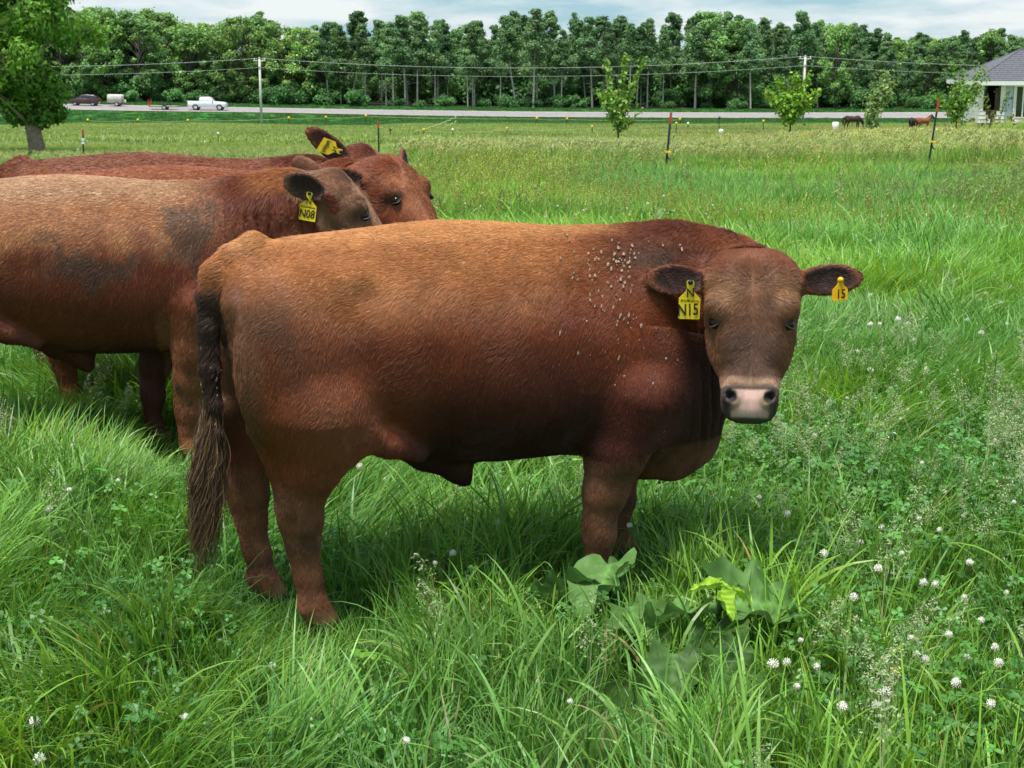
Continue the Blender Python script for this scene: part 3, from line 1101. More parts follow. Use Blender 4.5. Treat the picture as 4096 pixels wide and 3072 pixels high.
def coat1(P):
    x, y, z = P.T
    l, n, a = H1.loc(P)
    n1, n2, n3 = fbm(P * 5, 4), fbm(P * 13 + 9, 3), fbm(P * np.array([30, 30, 12]) + 4, 3)
    base = np.array([0.205, 0.056, 0.022])[None] * (0.78 + 0.44 * n1)[:, None]
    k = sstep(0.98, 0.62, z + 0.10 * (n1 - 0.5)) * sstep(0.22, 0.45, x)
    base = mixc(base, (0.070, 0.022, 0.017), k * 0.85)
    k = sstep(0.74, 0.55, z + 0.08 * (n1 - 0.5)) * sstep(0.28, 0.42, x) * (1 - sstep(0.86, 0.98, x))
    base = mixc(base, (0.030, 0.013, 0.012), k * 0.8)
    # sun bleached back and haunch
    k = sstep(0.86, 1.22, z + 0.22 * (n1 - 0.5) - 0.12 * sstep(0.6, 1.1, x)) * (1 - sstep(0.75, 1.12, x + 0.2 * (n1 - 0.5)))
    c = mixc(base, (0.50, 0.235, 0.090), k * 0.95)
    ridge = sstep(1.165, 1.20, z) * (1 - sstep(1.0, 1.12, x))
    c = mixc(c, (0.66, 0.37, 0.16), ridge * 0.65)
    k = np.exp(-(((x - 0.06) / 0.17) ** 2 + ((z - 0.66) / 0.17) ** 2)) * (0.6 + 0.6 * n1)
    c = mixc(c, (0.28, 0.115, 0.045), np.clip(k, 0, 1) * 0.7)
    # grey brown soiling on the haunch and behind it
    k = np.exp(-(((x + 0.04) / 0.10) ** 2 + ((z - 0.88 + 0.25 * (x + 0.04)) / 0.12) ** 2)) * (0.35 + 1.0 * n2)
    c = mixc(c, (0.12, 0.070, 0.042), np.clip(k, 0, 1) * 0.55)
    k = (1 - sstep(-0.15, -0.09, x + 0.03 * n2)) * sstep(0.55, 0.65, z) * (1 - sstep(1.0, 1.06, z))
    c = mixc(c, (0.17, 0.105, 0.062), k * 0.6)
    k = np.exp(-(((x + 0.10) / 0.05) ** 2 + ((z - 1.0) / 0.06) ** 2)) * (0.3 + n2)
    c = mixc(c, (0.055, 0.05, 0.04), np.clip(k, 0, 1) * 0.85)
    pink = np.exp(-(((x + 0.175) / 0.022) ** 2 + ((z - 1.055) / 0.026) ** 2)) * (np.abs(y) > 0.02)
    c = mixc(c, (0.36, 0.21, 0.16), np.clip(pink * 1.0, 0, 1) * 0.8)
    # shoulder and crest
    k = sstep(1.02, 1.20, x) * sstep(0.86, 1.05, z)
    c = mixc(c, (0.16, 0.055, 0.028), k * 0.7)
    k = np.exp(-(((x - 1.12) / 0.15) ** 2 + ((z - 1.11) / 0.055) ** 2)) * (0.5 + n2)
    c = mixc(c, (0.075, 0.055, 0.042), np.clip(k, 0, 1) * 0.8)
    k = sstep(1.28, 1.42, x) * sstep(1.03, 1.12, z)
    c = mixc(c, (0.33, 0.12, 0.055), k * 0.7)
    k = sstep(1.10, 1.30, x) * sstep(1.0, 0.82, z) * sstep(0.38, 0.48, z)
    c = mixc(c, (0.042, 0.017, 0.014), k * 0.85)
    # legs
    k = 1 - sstep(0.42, 0.56, z)
    leg = k * ((x < 0.2) | ((x > 0.86) & (z < 0.50)))
    c = mixc(c, (0.225, 0.110, 0.062), leg * 0.85)
    k = leg * sstep(0.55, 0.7, n2)
    c = mixc(c, (0.10, 0.055, 0.038), k * 0.6)
    c = mixc(c, (0.045, 0.036, 0.032), (1 - sstep(0.045, 0.06, z)) * 0.9)
    # belly
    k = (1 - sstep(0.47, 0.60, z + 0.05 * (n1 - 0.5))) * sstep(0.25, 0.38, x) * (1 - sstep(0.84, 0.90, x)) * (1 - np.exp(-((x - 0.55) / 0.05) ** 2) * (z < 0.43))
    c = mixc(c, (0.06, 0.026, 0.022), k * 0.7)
    # tail
    k = (x < -0.198) & (np.abs(y) < 0.06) & (z < 1.10)
    c = mixc(c, (0.055, 0.034, 0.026), k * sstep(1.10, 1.04, z) * 0.95)
    # head
    hd = (n > np.where(a > 0.2, -0.14, -0.17)) & (a > -0.06) & (np.abs(l) < 0.165) & (a < 0.62) & (n < 0.1)
    hc = np.array([0.225, 0.115, 0.066])[None] * (0.75 + 0.5 * n1)[:, None]
    k = np.exp(-((a - 0.115) / 0.06) ** 2) * sstep(0.015, 0.06, np.abs(l))
    hc = mixc(hc, (0.34, 0.195, 0.10), k * 0.75)
    k = 1 - sstep(0.02, 0.07, a)
    hc = mixc(hc, (0.24, 0.085, 0.042), k * 0.8)
    k = sstep(0.19, 0.30, a) * (1 - sstep(0.41, 0.45, a)) * (1 - sstep(0.06, 0.12, np.abs(l)))
    hc = mixc(hc, (0.125, 0.085, 0.072), k * 0.75)
    k = np.exp(-(((l - 0.045) / 0.04) ** 2 + ((a - 0.17) / 0.05) ** 2))
    hc = mixc(hc, (0.11, 0.07, 0.058), k * 0.6)
    k = np.exp(-(((l - 0.105) / 0.03) ** 2 + ((a - 0.275) / 0.035) ** 2)) + 0.7 * np.exp(-(((l + 0.115) / 0.022) ** 2 + ((a - 0.285) / 0.04) ** 2))
    hc = mixc(hc, (0.055, 0.035, 0.028), np.clip(k, 0, 1) * 0.8)
    k = sstep(0.085, 0.14, np.abs(l)) * sstep(0.12, 0.2, a) * (0.4 + n2)
    hc = mixc(hc, (0.24, 0.11, 0.055), k * 0.6)
    c = np.where(hd[:, None], hc, c)
    c = np.where((hd & (a > 0.39) & (np.abs(l) < 0.108) & (n > -0.155))[:, None], nose_colour(c, l, n, a), c)
    c = ear_colour(c, P, H1, (0.20, 0.075, 0.04), (0.040, 0.020, 0.016))
    return np.clip(c * (0.85 + 0.3 * n3)[:, None], 0.004, 0.9)


bull1 = tag(place_bull(P1, YAW1, 1.0), 'red-brown bull in front facing the camera, yellow tag reading N15 in its ear', 'bull', 'bulls in the pasture')
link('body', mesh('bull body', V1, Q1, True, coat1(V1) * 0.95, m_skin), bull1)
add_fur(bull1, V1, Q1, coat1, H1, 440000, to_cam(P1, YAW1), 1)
add_eyes(bull1, H1)
cE, dE, wE, oE, _ = H1.ear[-1]
camdir1 = to_cam(P1, YAW1)
camr = np.cross(np.array([0, 0, 1.0]), camdir1)
camr = camr / np.linalg.norm(camr)
camo = np.cross(camr, np.array([0, 0, 1.0]))
ear_tag(bull1, cE - dE * 0.03 + oE * 0.012 + camdir1 * 0.030 + np.array([0, 0, -0.004]), camr - np.array([0, 0, 0.05]), np.array([0, 0, 1]) + camo * 0.12, camo + camr * -0.1, 0.068, 0.122,
        [('N', 0.040, 0.001, -0.040, 0.85), ('~', 0.0105, 0, -0.0645, 0.85), ('N15', 0.052, -0.004, -0.094, 0.72)], m_tag)
cE2, dE2, wE2, oE2, _ = H1.ear[1]
ear_tag(bull1, cE2 + dE2 * 0.025 + oE2 * 0.012 + camdir1 * 0.026, camr + np.array([0, 0, 0.04]), np.array([0, 0, 1]) + camo * 0.1, camo, 0.049, 0.068,
        [('15', 0.040, 0.002, -0.048, 0.75)], m_tag_o, True)


def tail_switch(root, base, n, seed, spread=0.042, ln=0.40, drift=(-0.045, 0)):
    rng = np.random.default_rng(seed)
    K = 14
    t = np.linspace(0, 1, K)
    lock = rng.integers(0, 13, n)
    lp = rng.normal(0, 1, (13, 4))
    pts = np.zeros((n, K, 3))
    L = ln * (0.55 + 0.45 * rng.random(n)) * (0.75 + 0.35 * rng.random(13))[lock]
    st = rng.random(n) * 0.16
    for ax in (0, 1):
        root_off = rng.normal(0, 0.009, n)
        pts[:, :, ax] = root_off[:, None] + (lp[lock, ax] * spread * 0.5)[:, None] * np.sin(t * 2.6)[None] + rng.normal(0, 0.006, n)[:, None] * t \
            + 0.013 * np.sin(t[None] * (12 + 3 * lp[lock, 2][:, None]) + lp[lock, 3][:, None] * 3 + ax * 1.6 + rng.normal(0, 0.2, n)[:, None]) * t[None] + drift[ax] * (t ** 1.4)[None]
    pts[:, :, 2] = -L[:, None] * t[None] + st[:, None]
    pts += np.asarray(base)
    r = 0.0008 * np.linspace(1, 0.5, K)[None] * rng.uniform(0.7, 1.3, n)[:, None]
    g = rng.random(n)[:, None]
    col = np.array([0.07, 0.042, 0.028])[None] * (1 - g) + np.array([0.28, 0.16, 0.08])[None] * g ** 2
    hair_object('tail_switch', root, pts, r, col)


tail_switch(bull1, (-0.252, 0, 0.575), 1300, 3)

# dry flakes of shed skin and hair on the withers, shoulder and tail
rngf = np.random.default_rng(8)
N1 = vert_normals(V1, Q1)
fl_, fn_, fa_ = H1.loc(V1)
sel = np.nonzero((V1[:, 1] < 0) & (N1 @ camdir1 > 0.1) & ~((np.abs(fl_) < 0.20) & (fn_ > -0.22) & (fa_ > -0.08)) & (np.linalg.norm(V1 - H1.ear[-1][0], axis=1) > 0.15))[0]
xs_, zs_ = V1[sel, 0], V1[sel, 2]
wf = np.exp(-(((xs_ - 1.04) / 0.13) ** 2 + ((zs_ - 1.095) / 0.04) ** 2)) * 2.2 + np.exp(-(((xs_ - 0.98) / 0.12) ** 2 + ((zs_ - 0.98) / 0.13) ** 2)) * 0.45 \
    + 0.10 * np.exp(-(((xs_ - 0.95) / 0.12) ** 2 + ((zs_ - 0.80) / 0.16) ** 2)) + 0.8 * ((xs_ < -0.22) & (zs_ < 0.95) & (zs_ > 0.65)) * 0.4
pick = rngf.choice(sel, 230, p=wf / wf.sum())
fb = MB()
for i in pick:
    nrm = N1[i]
    tdir = np.array([-0.3, 0, -1.0])
    tdir -= nrm * (tdir @ nrm)
    tdir /= np.linalg.norm(tdir)
    sd_ = np.cross(nrm, tdir)
    sz = rngf.random() ** 2
    lw, ll = 0.0008 + 0.0035 * sz, 0.002 + 0.010 * sz * rngf.uniform(0.4, 1.0)
    p = V1[i] + nrm * 0.007 + rngf.normal(0, 0.003, 3)
    ang = np.linspace(0, 2 * math.pi, 7)[:-1]
    ring = [p + tdir * math.cos(t) * ll * rngf.uniform(0.6, 1.1) + sd_ * math.sin(t) * lw * rngf.uniform(0.7, 1.3) + nrm * rngf.normal(0, 0.001) for t in ang]
    fb.add(np.array([p + nrm * 0.0005] + ring), None, [(0, q + 1, (q + 1) % 6 + 1) for q in range(6)])
kind(fb.build('dry_flakes', m_dander, bull1), 'stuff')

# ---- the tagged bull at the left, in profile
YAW2, S2 = math.radians(9), 1.05
P2 = np.array([-2.50, 6.62, -0.192])
P2B = P2.copy()
H2 = HeadFrame((1.63, -0.03, 1.24), math.radians(-6), math.radians(50), 0.0, 0.98)
E2 = {-1: (0.45, -0.35, -0.75, 1.0, 0.3, 0.2, 0.23), 1: (0.40, -0.20, -0.95, 0.3, 0.3, 0.3, 0.24)}
V2, Q2 = bull_body(H2, E2, [(1.00, 0, 0.98, 0.19), (1.22, 0, 1.00, 0.185), (1.42, 0, 1.055, 0.165), (1.60, -0.02, 1.08, 0.135)],
                   [(1.10, 0, 0.72, 0.24), (1.28, 0, 0.70, 0.21), (1.44, -0.01, 0.83, 0.18), (1.60, -0.03, 0.95, 0.135)], near_fore=0.97, far_fore=0.80, step=0.0145, fstep=0.0075)
V2 = wrinkles(V2, vert_normals(V2, Q2), H2, 1.06, 1.62, 0.50, 1.19, 68, 0.034, 0.04)


def coat2(P):
    x, y, z = P.T
    l, n, a = H2.loc(P)
    n1, n2, n3 = fbm(P * 5 + 31, 4), fbm(P * 12 + 3, 3), fbm(P * np.array([30, 30, 12]) + 14, 3)
    c = np.array([0.165, 0.048, 0.024])[None] * (0.8 + 0.4 * n1)[:, None]
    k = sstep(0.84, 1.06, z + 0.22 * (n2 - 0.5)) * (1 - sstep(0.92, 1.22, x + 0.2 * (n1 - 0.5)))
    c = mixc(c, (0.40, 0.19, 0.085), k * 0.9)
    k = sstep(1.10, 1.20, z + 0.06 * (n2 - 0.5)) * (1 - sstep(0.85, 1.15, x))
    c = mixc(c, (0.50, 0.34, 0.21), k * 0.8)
    wx, wz = 0.45 * (fbm(P * 6 + 2, 4) - 0.5), 0.35 * (fbm(P * np.array([11, 11, 5]) + 8, 4) - 0.5)
    k = np.exp(-(((x + wx - 0.64) / 0.20) ** 2 + ((z + wz - 0.90 + 0.20 * (x - 0.66)) / 0.075) ** 2)) 
    k = sstep(0.15, 0.85, k * (0.2 + 1.6 * n2))
    c = mixc(c, (0.095, 0.062, 0.046), k * 0.75)
    k = np.exp(-(((x + wx * 0.7 - 1.0) / 0.10) ** 2 + ((z + wz - 0.99) / 0.12) ** 2)) 
    k = sstep(0.15, 0.8, k * (0.2 + 1.6 * n2))
    c = mixc(c, (0.075, 0.052, 0.042), k * 0.75)
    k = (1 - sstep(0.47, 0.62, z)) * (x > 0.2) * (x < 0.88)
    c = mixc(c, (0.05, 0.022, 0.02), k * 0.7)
    k = 1 - sstep(0.60, 0.72, z)
    leg = k * (x > 0.86)
    c = mixc(c, (0.27, 0.11, 0.055), leg * 0.8)
    k = leg * sstep(0.58, 0.68, n2)
    c = mixc(c, (0.08, 0.05, 0.035), k * 0.7)
    k = sstep(1.2, 1.32, x) * sstep(1.14, 1.19, z)
    c = mixc(c, (0.46, 0.20, 0.075), k * 0.7)
    hd = (n > -0.2) & (a > -0.08) & (np.abs(l) < 0.17) & (a < 0.62) & (n < 0.1)
    hc = np.array([0.25, 0.135, 0.078])[None] * (0.75 + 0.5 * n1)[:, None]
    k = sstep(-0.06, -0.15, n) * sstep(0.1, 0.2, a)
    hc = mixc(hc, (0.16, 0.085, 0.055), k * 0.7)
    k = np.exp(-(((a - 0.215) / 0.035) ** 2 + ((n + 0.04) / 0.045) ** 2)) * (np.abs(l) > 0.08)
    hc = mixc(hc, (0.07, 0.04, 0.032), k * 0.7)
    c = np.where(hd[:, None], hc, c)
    c = np.where((hd & (a > 0.39) & (np.abs(l) < 0.108) & (n > -0.155))[:, None], nose_colour(c, l, n, a), c)
    c = ear_colour(c, P, H2, (0.20, 0.095, 0.055), (0.045, 0.026, 0.02))
    return np.clip(c * (0.85 + 0.3 * n3)[:, None], 0.004, 0.9)


bull2 = tag(place_bull(P2, YAW2, S2), 'mud-stained tan-backed bull at the left edge with ear tag N08', 'bull', 'bulls in the pasture')
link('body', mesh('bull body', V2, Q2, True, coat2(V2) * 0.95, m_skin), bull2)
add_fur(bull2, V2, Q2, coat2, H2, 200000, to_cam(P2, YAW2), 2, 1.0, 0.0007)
add_eyes(bull2, H2)
cE, dE, wE, oE, _ = H2.ear[-1]
cd2 = to_cam(P2, YAW2)
r2 = np.cross(np.array([0, 0, 1.0]), cd2)
r2 /= np.linalg.norm(r2)
o2 = np.cross(r2, np.array([0, 0, 1.0]))
ear_tag(bull2, cE - dE * 0.02 + oE * 0.012 - np.array([0, 0, 0.015]), r2 * 0.9 + o2 * 0.25 + np.array([0, 0, -0.18]), np.array([0.1, 0, 1]) + o2 * 0.1, o2 - r2 * 0.25, 0.070, 0.122,
        [('N', 0.034, 0.001, -0.040, 0.85), ('~', 0.0106, 0, -0.0645, 0.85), ('N08', 0.050, -0.002, -0.094, 0.74)], m_tag)
cL = H2.ear[1]
b_ = MB().lathe([(0.0, 0.004), (0.010, 0.003), (0.013, 0.0), (0.012, -0.004), (0, -0.004)], 14, np.stack([r2, np.array([0, 0, 1.0]), o2], 1))
b_.build('tag_button', m_tag, bull2, True, loc=cL[0] - cL[1] * 0.015 + o2 * 0.022)

# ---- the two bulls behind
YAW3, S3 = math.radians(4), 1.06
P3 = np.array([-2.20, 7.42, -0.213])
H3 = HeadFrame((1.50, -0.04, 1.27), math.radians(-36), math.radians(50), 0.0, 1.0)
E3 = {-1: (0.80, -0.38, -0.42, 0.55, 0.6, 0.35, 0.22), 1: (0.75, -0.05, -0.70, 0.3, 0.6, 0.3, 0.21)}
V3, Q3 = bull_body(H3, E3, [(1.00, 0, 0.98, 0.19), (1.16, 0, 1.01, 0.175), (1.32, 0, 1.07, 0.16), (1.46, -0.02, 1.10, 0.135)],
                   [(1.10, 0, 0.72, 0.24), (1.28, 0, 0.74, 0.21), (1.40, -0.02, 0.90, 0.17), (1.48, -0.05, 1.0, 0.13)], step=0.017, fstep=0.0085)


def coat_red(Hx, tone, seed):
    def fn(P):
        x, y, z = P.T
        l, n, a = Hx.loc(P)
        n1, n3 = fbm(P * 5 + seed, 4), fbm(P * np.array([30, 30, 12]) + seed, 3)
        c = np.array(tone)[None] * (0.78 + 0.44 * n1)[:, None]
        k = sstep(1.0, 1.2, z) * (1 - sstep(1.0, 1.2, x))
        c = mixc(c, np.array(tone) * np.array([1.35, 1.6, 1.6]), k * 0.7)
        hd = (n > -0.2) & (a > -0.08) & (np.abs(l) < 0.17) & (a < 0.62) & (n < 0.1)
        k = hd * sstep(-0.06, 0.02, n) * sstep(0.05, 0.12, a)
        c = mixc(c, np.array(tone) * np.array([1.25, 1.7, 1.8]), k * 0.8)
        k = np.exp(-(((a - 0.22) / 0.03) ** 2 + ((n + 0.04) / 0.04) ** 2)) * (np.abs(l) > 0.08)
        c = mixc(c, (0.06, 0.03, 0.022), k * 0.75)
        c = np.where((hd & (a > 0.39) & (np.abs(l) < 0.108) & (n > -0.155))[:, None], nose_colour(c, l, n, a), c)
        c = ear_colour(c, P, Hx, np.array(tone) * 0.9, (0.045, 0.022, 0.018))
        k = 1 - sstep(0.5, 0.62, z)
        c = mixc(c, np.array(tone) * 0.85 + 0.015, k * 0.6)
        return np.clip(c * (0.85 + 0.3 * n3)[:, None], 0.004, 0.9)
    return fn


coat3 = coat_red(H3, (0.22, 0.066, 0.028), 51)
bull3 = tag(place_bull(P3, YAW3, S3), 'reddish bull behind the N08 one, eye and nose turned right', 'bull', 'bulls in the pasture')
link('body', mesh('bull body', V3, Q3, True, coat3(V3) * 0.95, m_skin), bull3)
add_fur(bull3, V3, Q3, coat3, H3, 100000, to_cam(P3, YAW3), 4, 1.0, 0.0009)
add_eyes(bull3, H3)
cE, dE, wE, oE, _ = H3.ear[-1]
cd3 = to_cam(P3, YAW3)
r3 = np.cross(np.array([0, 0, 1.0]), cd3)
r3 /= np.linalg.norm(r3)
o3 = np.cross(r3, np.array([0, 0, 1.0]))
ear_tag(bull3, cE - dE * 0.01 + oE * 0.012, o3 * 1.0 + r3 * 0.16, np.array([0, 0, 1]) - r3 * 0.35, r3, 0.066, 0.11, [], m_tag)

YAW4, S4 = math.radians(3), 1.09
P4 = np.array([-2.56, 8.25, -0.236])
H4 = HeadFrame((1.60, -0.02, 1.265), math.radians(-10), math.radians(48), 0.0, 1.0)
E4 = {-1: (0.42, -0.1, -1.0, 0.9, 0.5, 0.1, 0.30), 1: (0.7, -0.3, -0.5, 0.3, 0.6, 0.3, 0.19)}
V4, Q4 = bull_body(H4, E4, [(1.00, 0, 0.98, 0.18), (1.16, 0, 1.0, 0.165), (1.34, 0, 1.03, 0.15), (1.50, 0, 1.04, 0.13)],
                   [(1.10, 0, 0.72, 0.24), (1.28, 0, 0.72, 0.2), (1.42, 0, 0.86, 0.16), (1.52, -0.02, 0.94, 0.13)], step=0.018, fstep=0.009)
coat4 = coat_red(H4, (0.165, 0.050, 0.025), 77)
bull4 = tag(place_bull(P4, YAW4, S4), 'farthest dark red bull, one ear raised above the others with crumpled yellow tag', 'bull', 'bulls in the pasture')
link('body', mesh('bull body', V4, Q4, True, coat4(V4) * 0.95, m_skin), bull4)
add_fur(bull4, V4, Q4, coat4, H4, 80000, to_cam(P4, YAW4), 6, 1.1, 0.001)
add_eyes(bull4, H4)
cE, dE, wE, oE, _ = H4.ear[-1]
cd4 = to_cam(P4, YAW4)
r4 = np.cross(np.array([0, 0, 1.0]), cd4)
r4 /= np.linalg.norm(r4)
o4 = np.cross(r4, np.array([0, 0, 1.0]))
ear_tag(bull4, cE - dE * 0.05 + oE * 0.014 + np.array([0.02, 0, 0.0]), np.array([0, 0, 1.0]) * 0.8 + r4 * 0.5, r4 * 0.9 - np.array([0, 0, 1.0]) * 0.35, o4, 0.075, 0.115,
        [('N', 0.036, 0.001, -0.040, 0.9), ('~', 0.03, 0, -0.085, 0.75)], m_tag)
# ------------------------------------------------------------------ trees
m_leaf = leafy('tree leaves', 0.36, 0.55, 0.2, 2.1, rand=0.28)
m_sap_leaf = leafy('sapling leaves', 0.40, 0.5, 0.3, 1.0, rand=0.1)
m_bark = plain('grey bark', (0.085, 0.075, 0.06), 0.9, var=0.3, scale=6, bump=0.6, bscale=18)
m_birch = plain('pale birch bark', (0.46, 0.44, 0.40), 0.8, var=0.35, scale=3, bump=0.3)
m_aspen = plain('aspen bark', (0.40, 0.38, 0.33), 0.85, var=0.3, scale=3, bump=0.3)


def leaf_quads(rng, C, N, size, col, var=0.25, stretch=1.6, up=0.5):
    """Diamond leaves at C with preferred normals N; returns V, Q, colours."""
    n = len(C)
    nn = N + rng.normal(0, 0.55, (n, 3)) + np.array([0, 0, up])
    nn /= np.linalg.norm(nn, axis=1)[:, None] + 1e-9
    t = np.cross(nn, rng.normal(0, 1, (n, 3)))
    t /= np.linalg.norm(t, axis=1)[:, None] + 1e-9
    b = np.cross(nn, t)
    s = size * rng.uniform(0.6, 1.4, n)[:, None]
    V = np.stack([C - t * s * stretch * 0.5, C + b * s * 0.5 - t * s * 0.1, C + t * s * stretch * 0.5 - nn * s * 0.2, C - b * s * 0.5 - t * s * 0.1], 1)
    Q = np.arange(4 * n).reshape(n, 4)
    c = np.asarray(col)[None] * np.exp(rng.normal(0, var, n))[:, None] * (1 + rng.normal(0, 0.08, (n, 3)))
    return V.reshape(-1, 3), Q, np.repeat(np.clip(c, 0.004, 0.6), 4, 0)


def clump_leaves(rng, centres, radii, per, size, col, flat=0.75, **k):
    P, N, cc = [], [], []
    for c, r in zip(centres, radii):
        d = rng.normal(0, 1, (per, 3))
        d /= np.linalg.norm(d, axis=1)[:, None]
        rr = r * rng.uniform(0.35, 1.08, per)[:, None] ** 0.7 * np.where(rng.random(per) < 0.25, rng.uniform(1.0, 1.7, per), 1.0)[:, None]
        P.append(c + d * rr * np.array([1, 1, flat]))
        N.append(d)
        cc.append(np.full(per, math.exp(rng.normal(0, 0.13))))
    P, N, cc = np.concatenate(P), np.concatenate(N), np.concatenate(cc)
    V, Q, C = leaf_quads(rng, P, N, size, col, **k)
    return V, Q, C * np.repeat(cc, 4)[:, None]


def limbs_mesh(paths, mat, name='trunk', n=7):
    mb = MB()
    for P, R in paths:
        mb.tube(P, R, n, False)
    return mb.mesh(name, mat, True)


def wander(rng, p0, p1, n, amp):
    t = np.linspace(0, 1, n)[:, None]
    P = np.asarray(p0) * (1 - t) + np.asarray(p1) * t
    w = rng.normal(0, amp, (n, 3)) * np.array([1, 1, 0.3])
    w = np.cumsum(w, 0) * 0.5
    return P + (w - w[:1]) * np.sin(t * math.pi * 0.5)


def broadleaf(seed, h=15.0, w=4.6, col=(0.045, 0.105, 0.030), low=0.10, leaves=8500, size=0.27, bark=None):
    rng = np.random.default_rng(seed)
    paths = [(wander(rng, (0, 0, 0), (rng.normal(0, 0.6), rng.normal(0, 0.6), h * 0.86), 8, 0.18), np.linspace(0.26, 0.05, 8))]
    top = paths[0][0]
    cen, rad = [], []
    for i in range(64):
        z = h * rng.uniform(low, 0.97)
        prof = math.sin(math.pi * min(1, max(0.04, (z / h - low * 0.6) / (1.03 - low * 0.6))) ** 0.85) ** 0.6
        a, r = rng.uniform(0, 2 * math.pi), w * prof * rng.uniform(0.45, 0.95)
        c = np.array([math.cos(a) * r, math.sin(a) * r, z])
        cen.append(c)
        rad.append(rng.uniform(0.6, 1.25) * (w / 4.6))
        b = top[min(7, max(1, int(z / h * 7)))]
        paths.append((wander(rng, b * 0.9 - np.array([0, 0, 0.6]), c, 4, 0.15), np.linspace(0.085, 0.02, 4)))
    V, Q, C = clump_leaves(rng, cen, rad, leaves // 64, size, col)
    return limbs_mesh(paths, bark or m_bark), mesh('crown', V, Q, False, C, m_leaf)


def aspen(seed, h=15.5, bare=0.45, col=(0.040, 0.095, 0.036), bark=None, leaves=9000, lean=0.5, spread=2.5, size=0.22):
    rng = np.random.default_rng(seed)
    tp = wander(rng, (0, 0, -0.2), (rng.normal(0, lean), rng.normal(0, lean), h * 0.97), 10, 0.14)
    paths = [(tp, np.linspace(0.17, 0.025, 10))]
    cen, rad = [], []
    for i in range(50):
        f = rng.uniform(bare, 1.0)
        b = np.array([np.interp(f * h, tp[:, 2], tp[:, q]) for q in range(3)])
        a = rng.uniform(0, 2 * math.pi)
        r = spread * rng.uniform(0.2, 1.0) * (1.10 - 0.95 * (f - bare) / (1 - bare))
        c = b + np.array([math.cos(a) * r, math.sin(a) * r, 0.45 * r])
        cen.append(c)
        rad.append(rng.uniform(0.55, 1.15) * (1.15 - 0.65 * (f - bare) / (1 - bare)))
        paths.append((np.array([b - np.array([0, 0, 0.3]), (b + c) / 2 + np.array([0, 0, -0.05]), c]), np.linspace(0.045, 0.012, 3)))
    for i in range(6):
        f = rng.uniform(0.22, bare)
        b = np.array([np.interp(f * h, tp[:, 2], tp[:, q]) for q in range(3)])
        a = rng.uniform(0, 2 * math.pi)
        paths.append((np.array([b, b + np.array([math.cos(a), math.sin(a), 0.35]) * rng.uniform(0.5, 1.6)]), np.array([0.03, 0.008])))
    V, Q, C = clump_leaves(rng, cen, rad, leaves // 50, size, col, up=0.3)
    return limbs_mesh(paths, bark or m_aspen), mesh('crown', V, Q, False, C, m_leaf)


def bush(seed, r=2.2, col=(0.048, 0.112, 0.038), leaves=2400, size=0.24):
    rng = np.random.default_rng(seed)
    cen = [np.array([rng.normal(0, r * 0.45), rng.normal(0, r * 0.35), abs(rng.normal(r * 0.45, r * 0.3)) + 0.2]) for _ in range(12)]
    V, Q, C = clump_leaves(rng, cen, [r * rng.uniform(0.28, 0.5) for _ in cen], leaves // 12, size, col)
    paths = [(np.array([[c[0] * 0.2, c[1] * 0.2, -0.1], c * np.array([0.6, 0.6, 0.55]), c]), np.linspace(0.05, 0.012, 3)) for c in cen]
    return limbs_mesh(paths, m_bark, 'stem', 5), mesh('foliage', V, Q, False, C, m_leaf)


def plant_tree(name, parts, x, y, scale, rz, label, cat, group, names=('trunk', 'crown')):
    e = bpy.data.objects.new(name, None)
    COL.objects.link(e)
    e.location = (x, y, float(ground_z(x, y)) - 0.1)
    e.rotation_euler = (0, 0, rz)
    e.scale = scale if not np.isscalar(scale) else (scale,) * 3
    for nm, me in zip(names, parts):
        link(nm, me, e)
    return tag(e, label, cat, group)


BROAD = [broadleaf(100 + i, w=4.2 + 0.5 * (i % 3), col=[(0.082, 0.150, 0.050), (0.070, 0.132, 0.048), (0.098, 0.165, 0.052)][i % 3]) for i in range(5)]
ASPEN = [aspen(200 + i, bare=0.26 + 0.05 * (i % 4), col=[(0.066, 0.122, 0.058), (0.078, 0.135, 0.062), (0.058, 0.112, 0.054)][i % 3]) for i in range(6)]
ASPEN_F = [aspen(250 + i, bare=0.42 + 0.03 * (i % 3), col=[(0.066, 0.122, 0.058), (0.078, 0.135, 0.062)][i % 2], lean=0.8, leaves=8000, spread=2.2, size=0.22, bark=m_aspen) for i in range(4)]
BIRCH = [aspen(300 + i, bare=0.50, bark=m_birch, col=(0.075, 0.140, 0.06), leaves=3600, spread=1.9, lean=0.9) for i in range(3)]
PALE = [broadleaf(400 + i, w=4.2, col=(0.19, 0.30, 0.05)) for i in range(2)]  # sunlight on the far crowns is put into this brighter leaf colour
BUSH = [bush(500 + i, 2.0 + 0.4 * i) for i in range(3)]
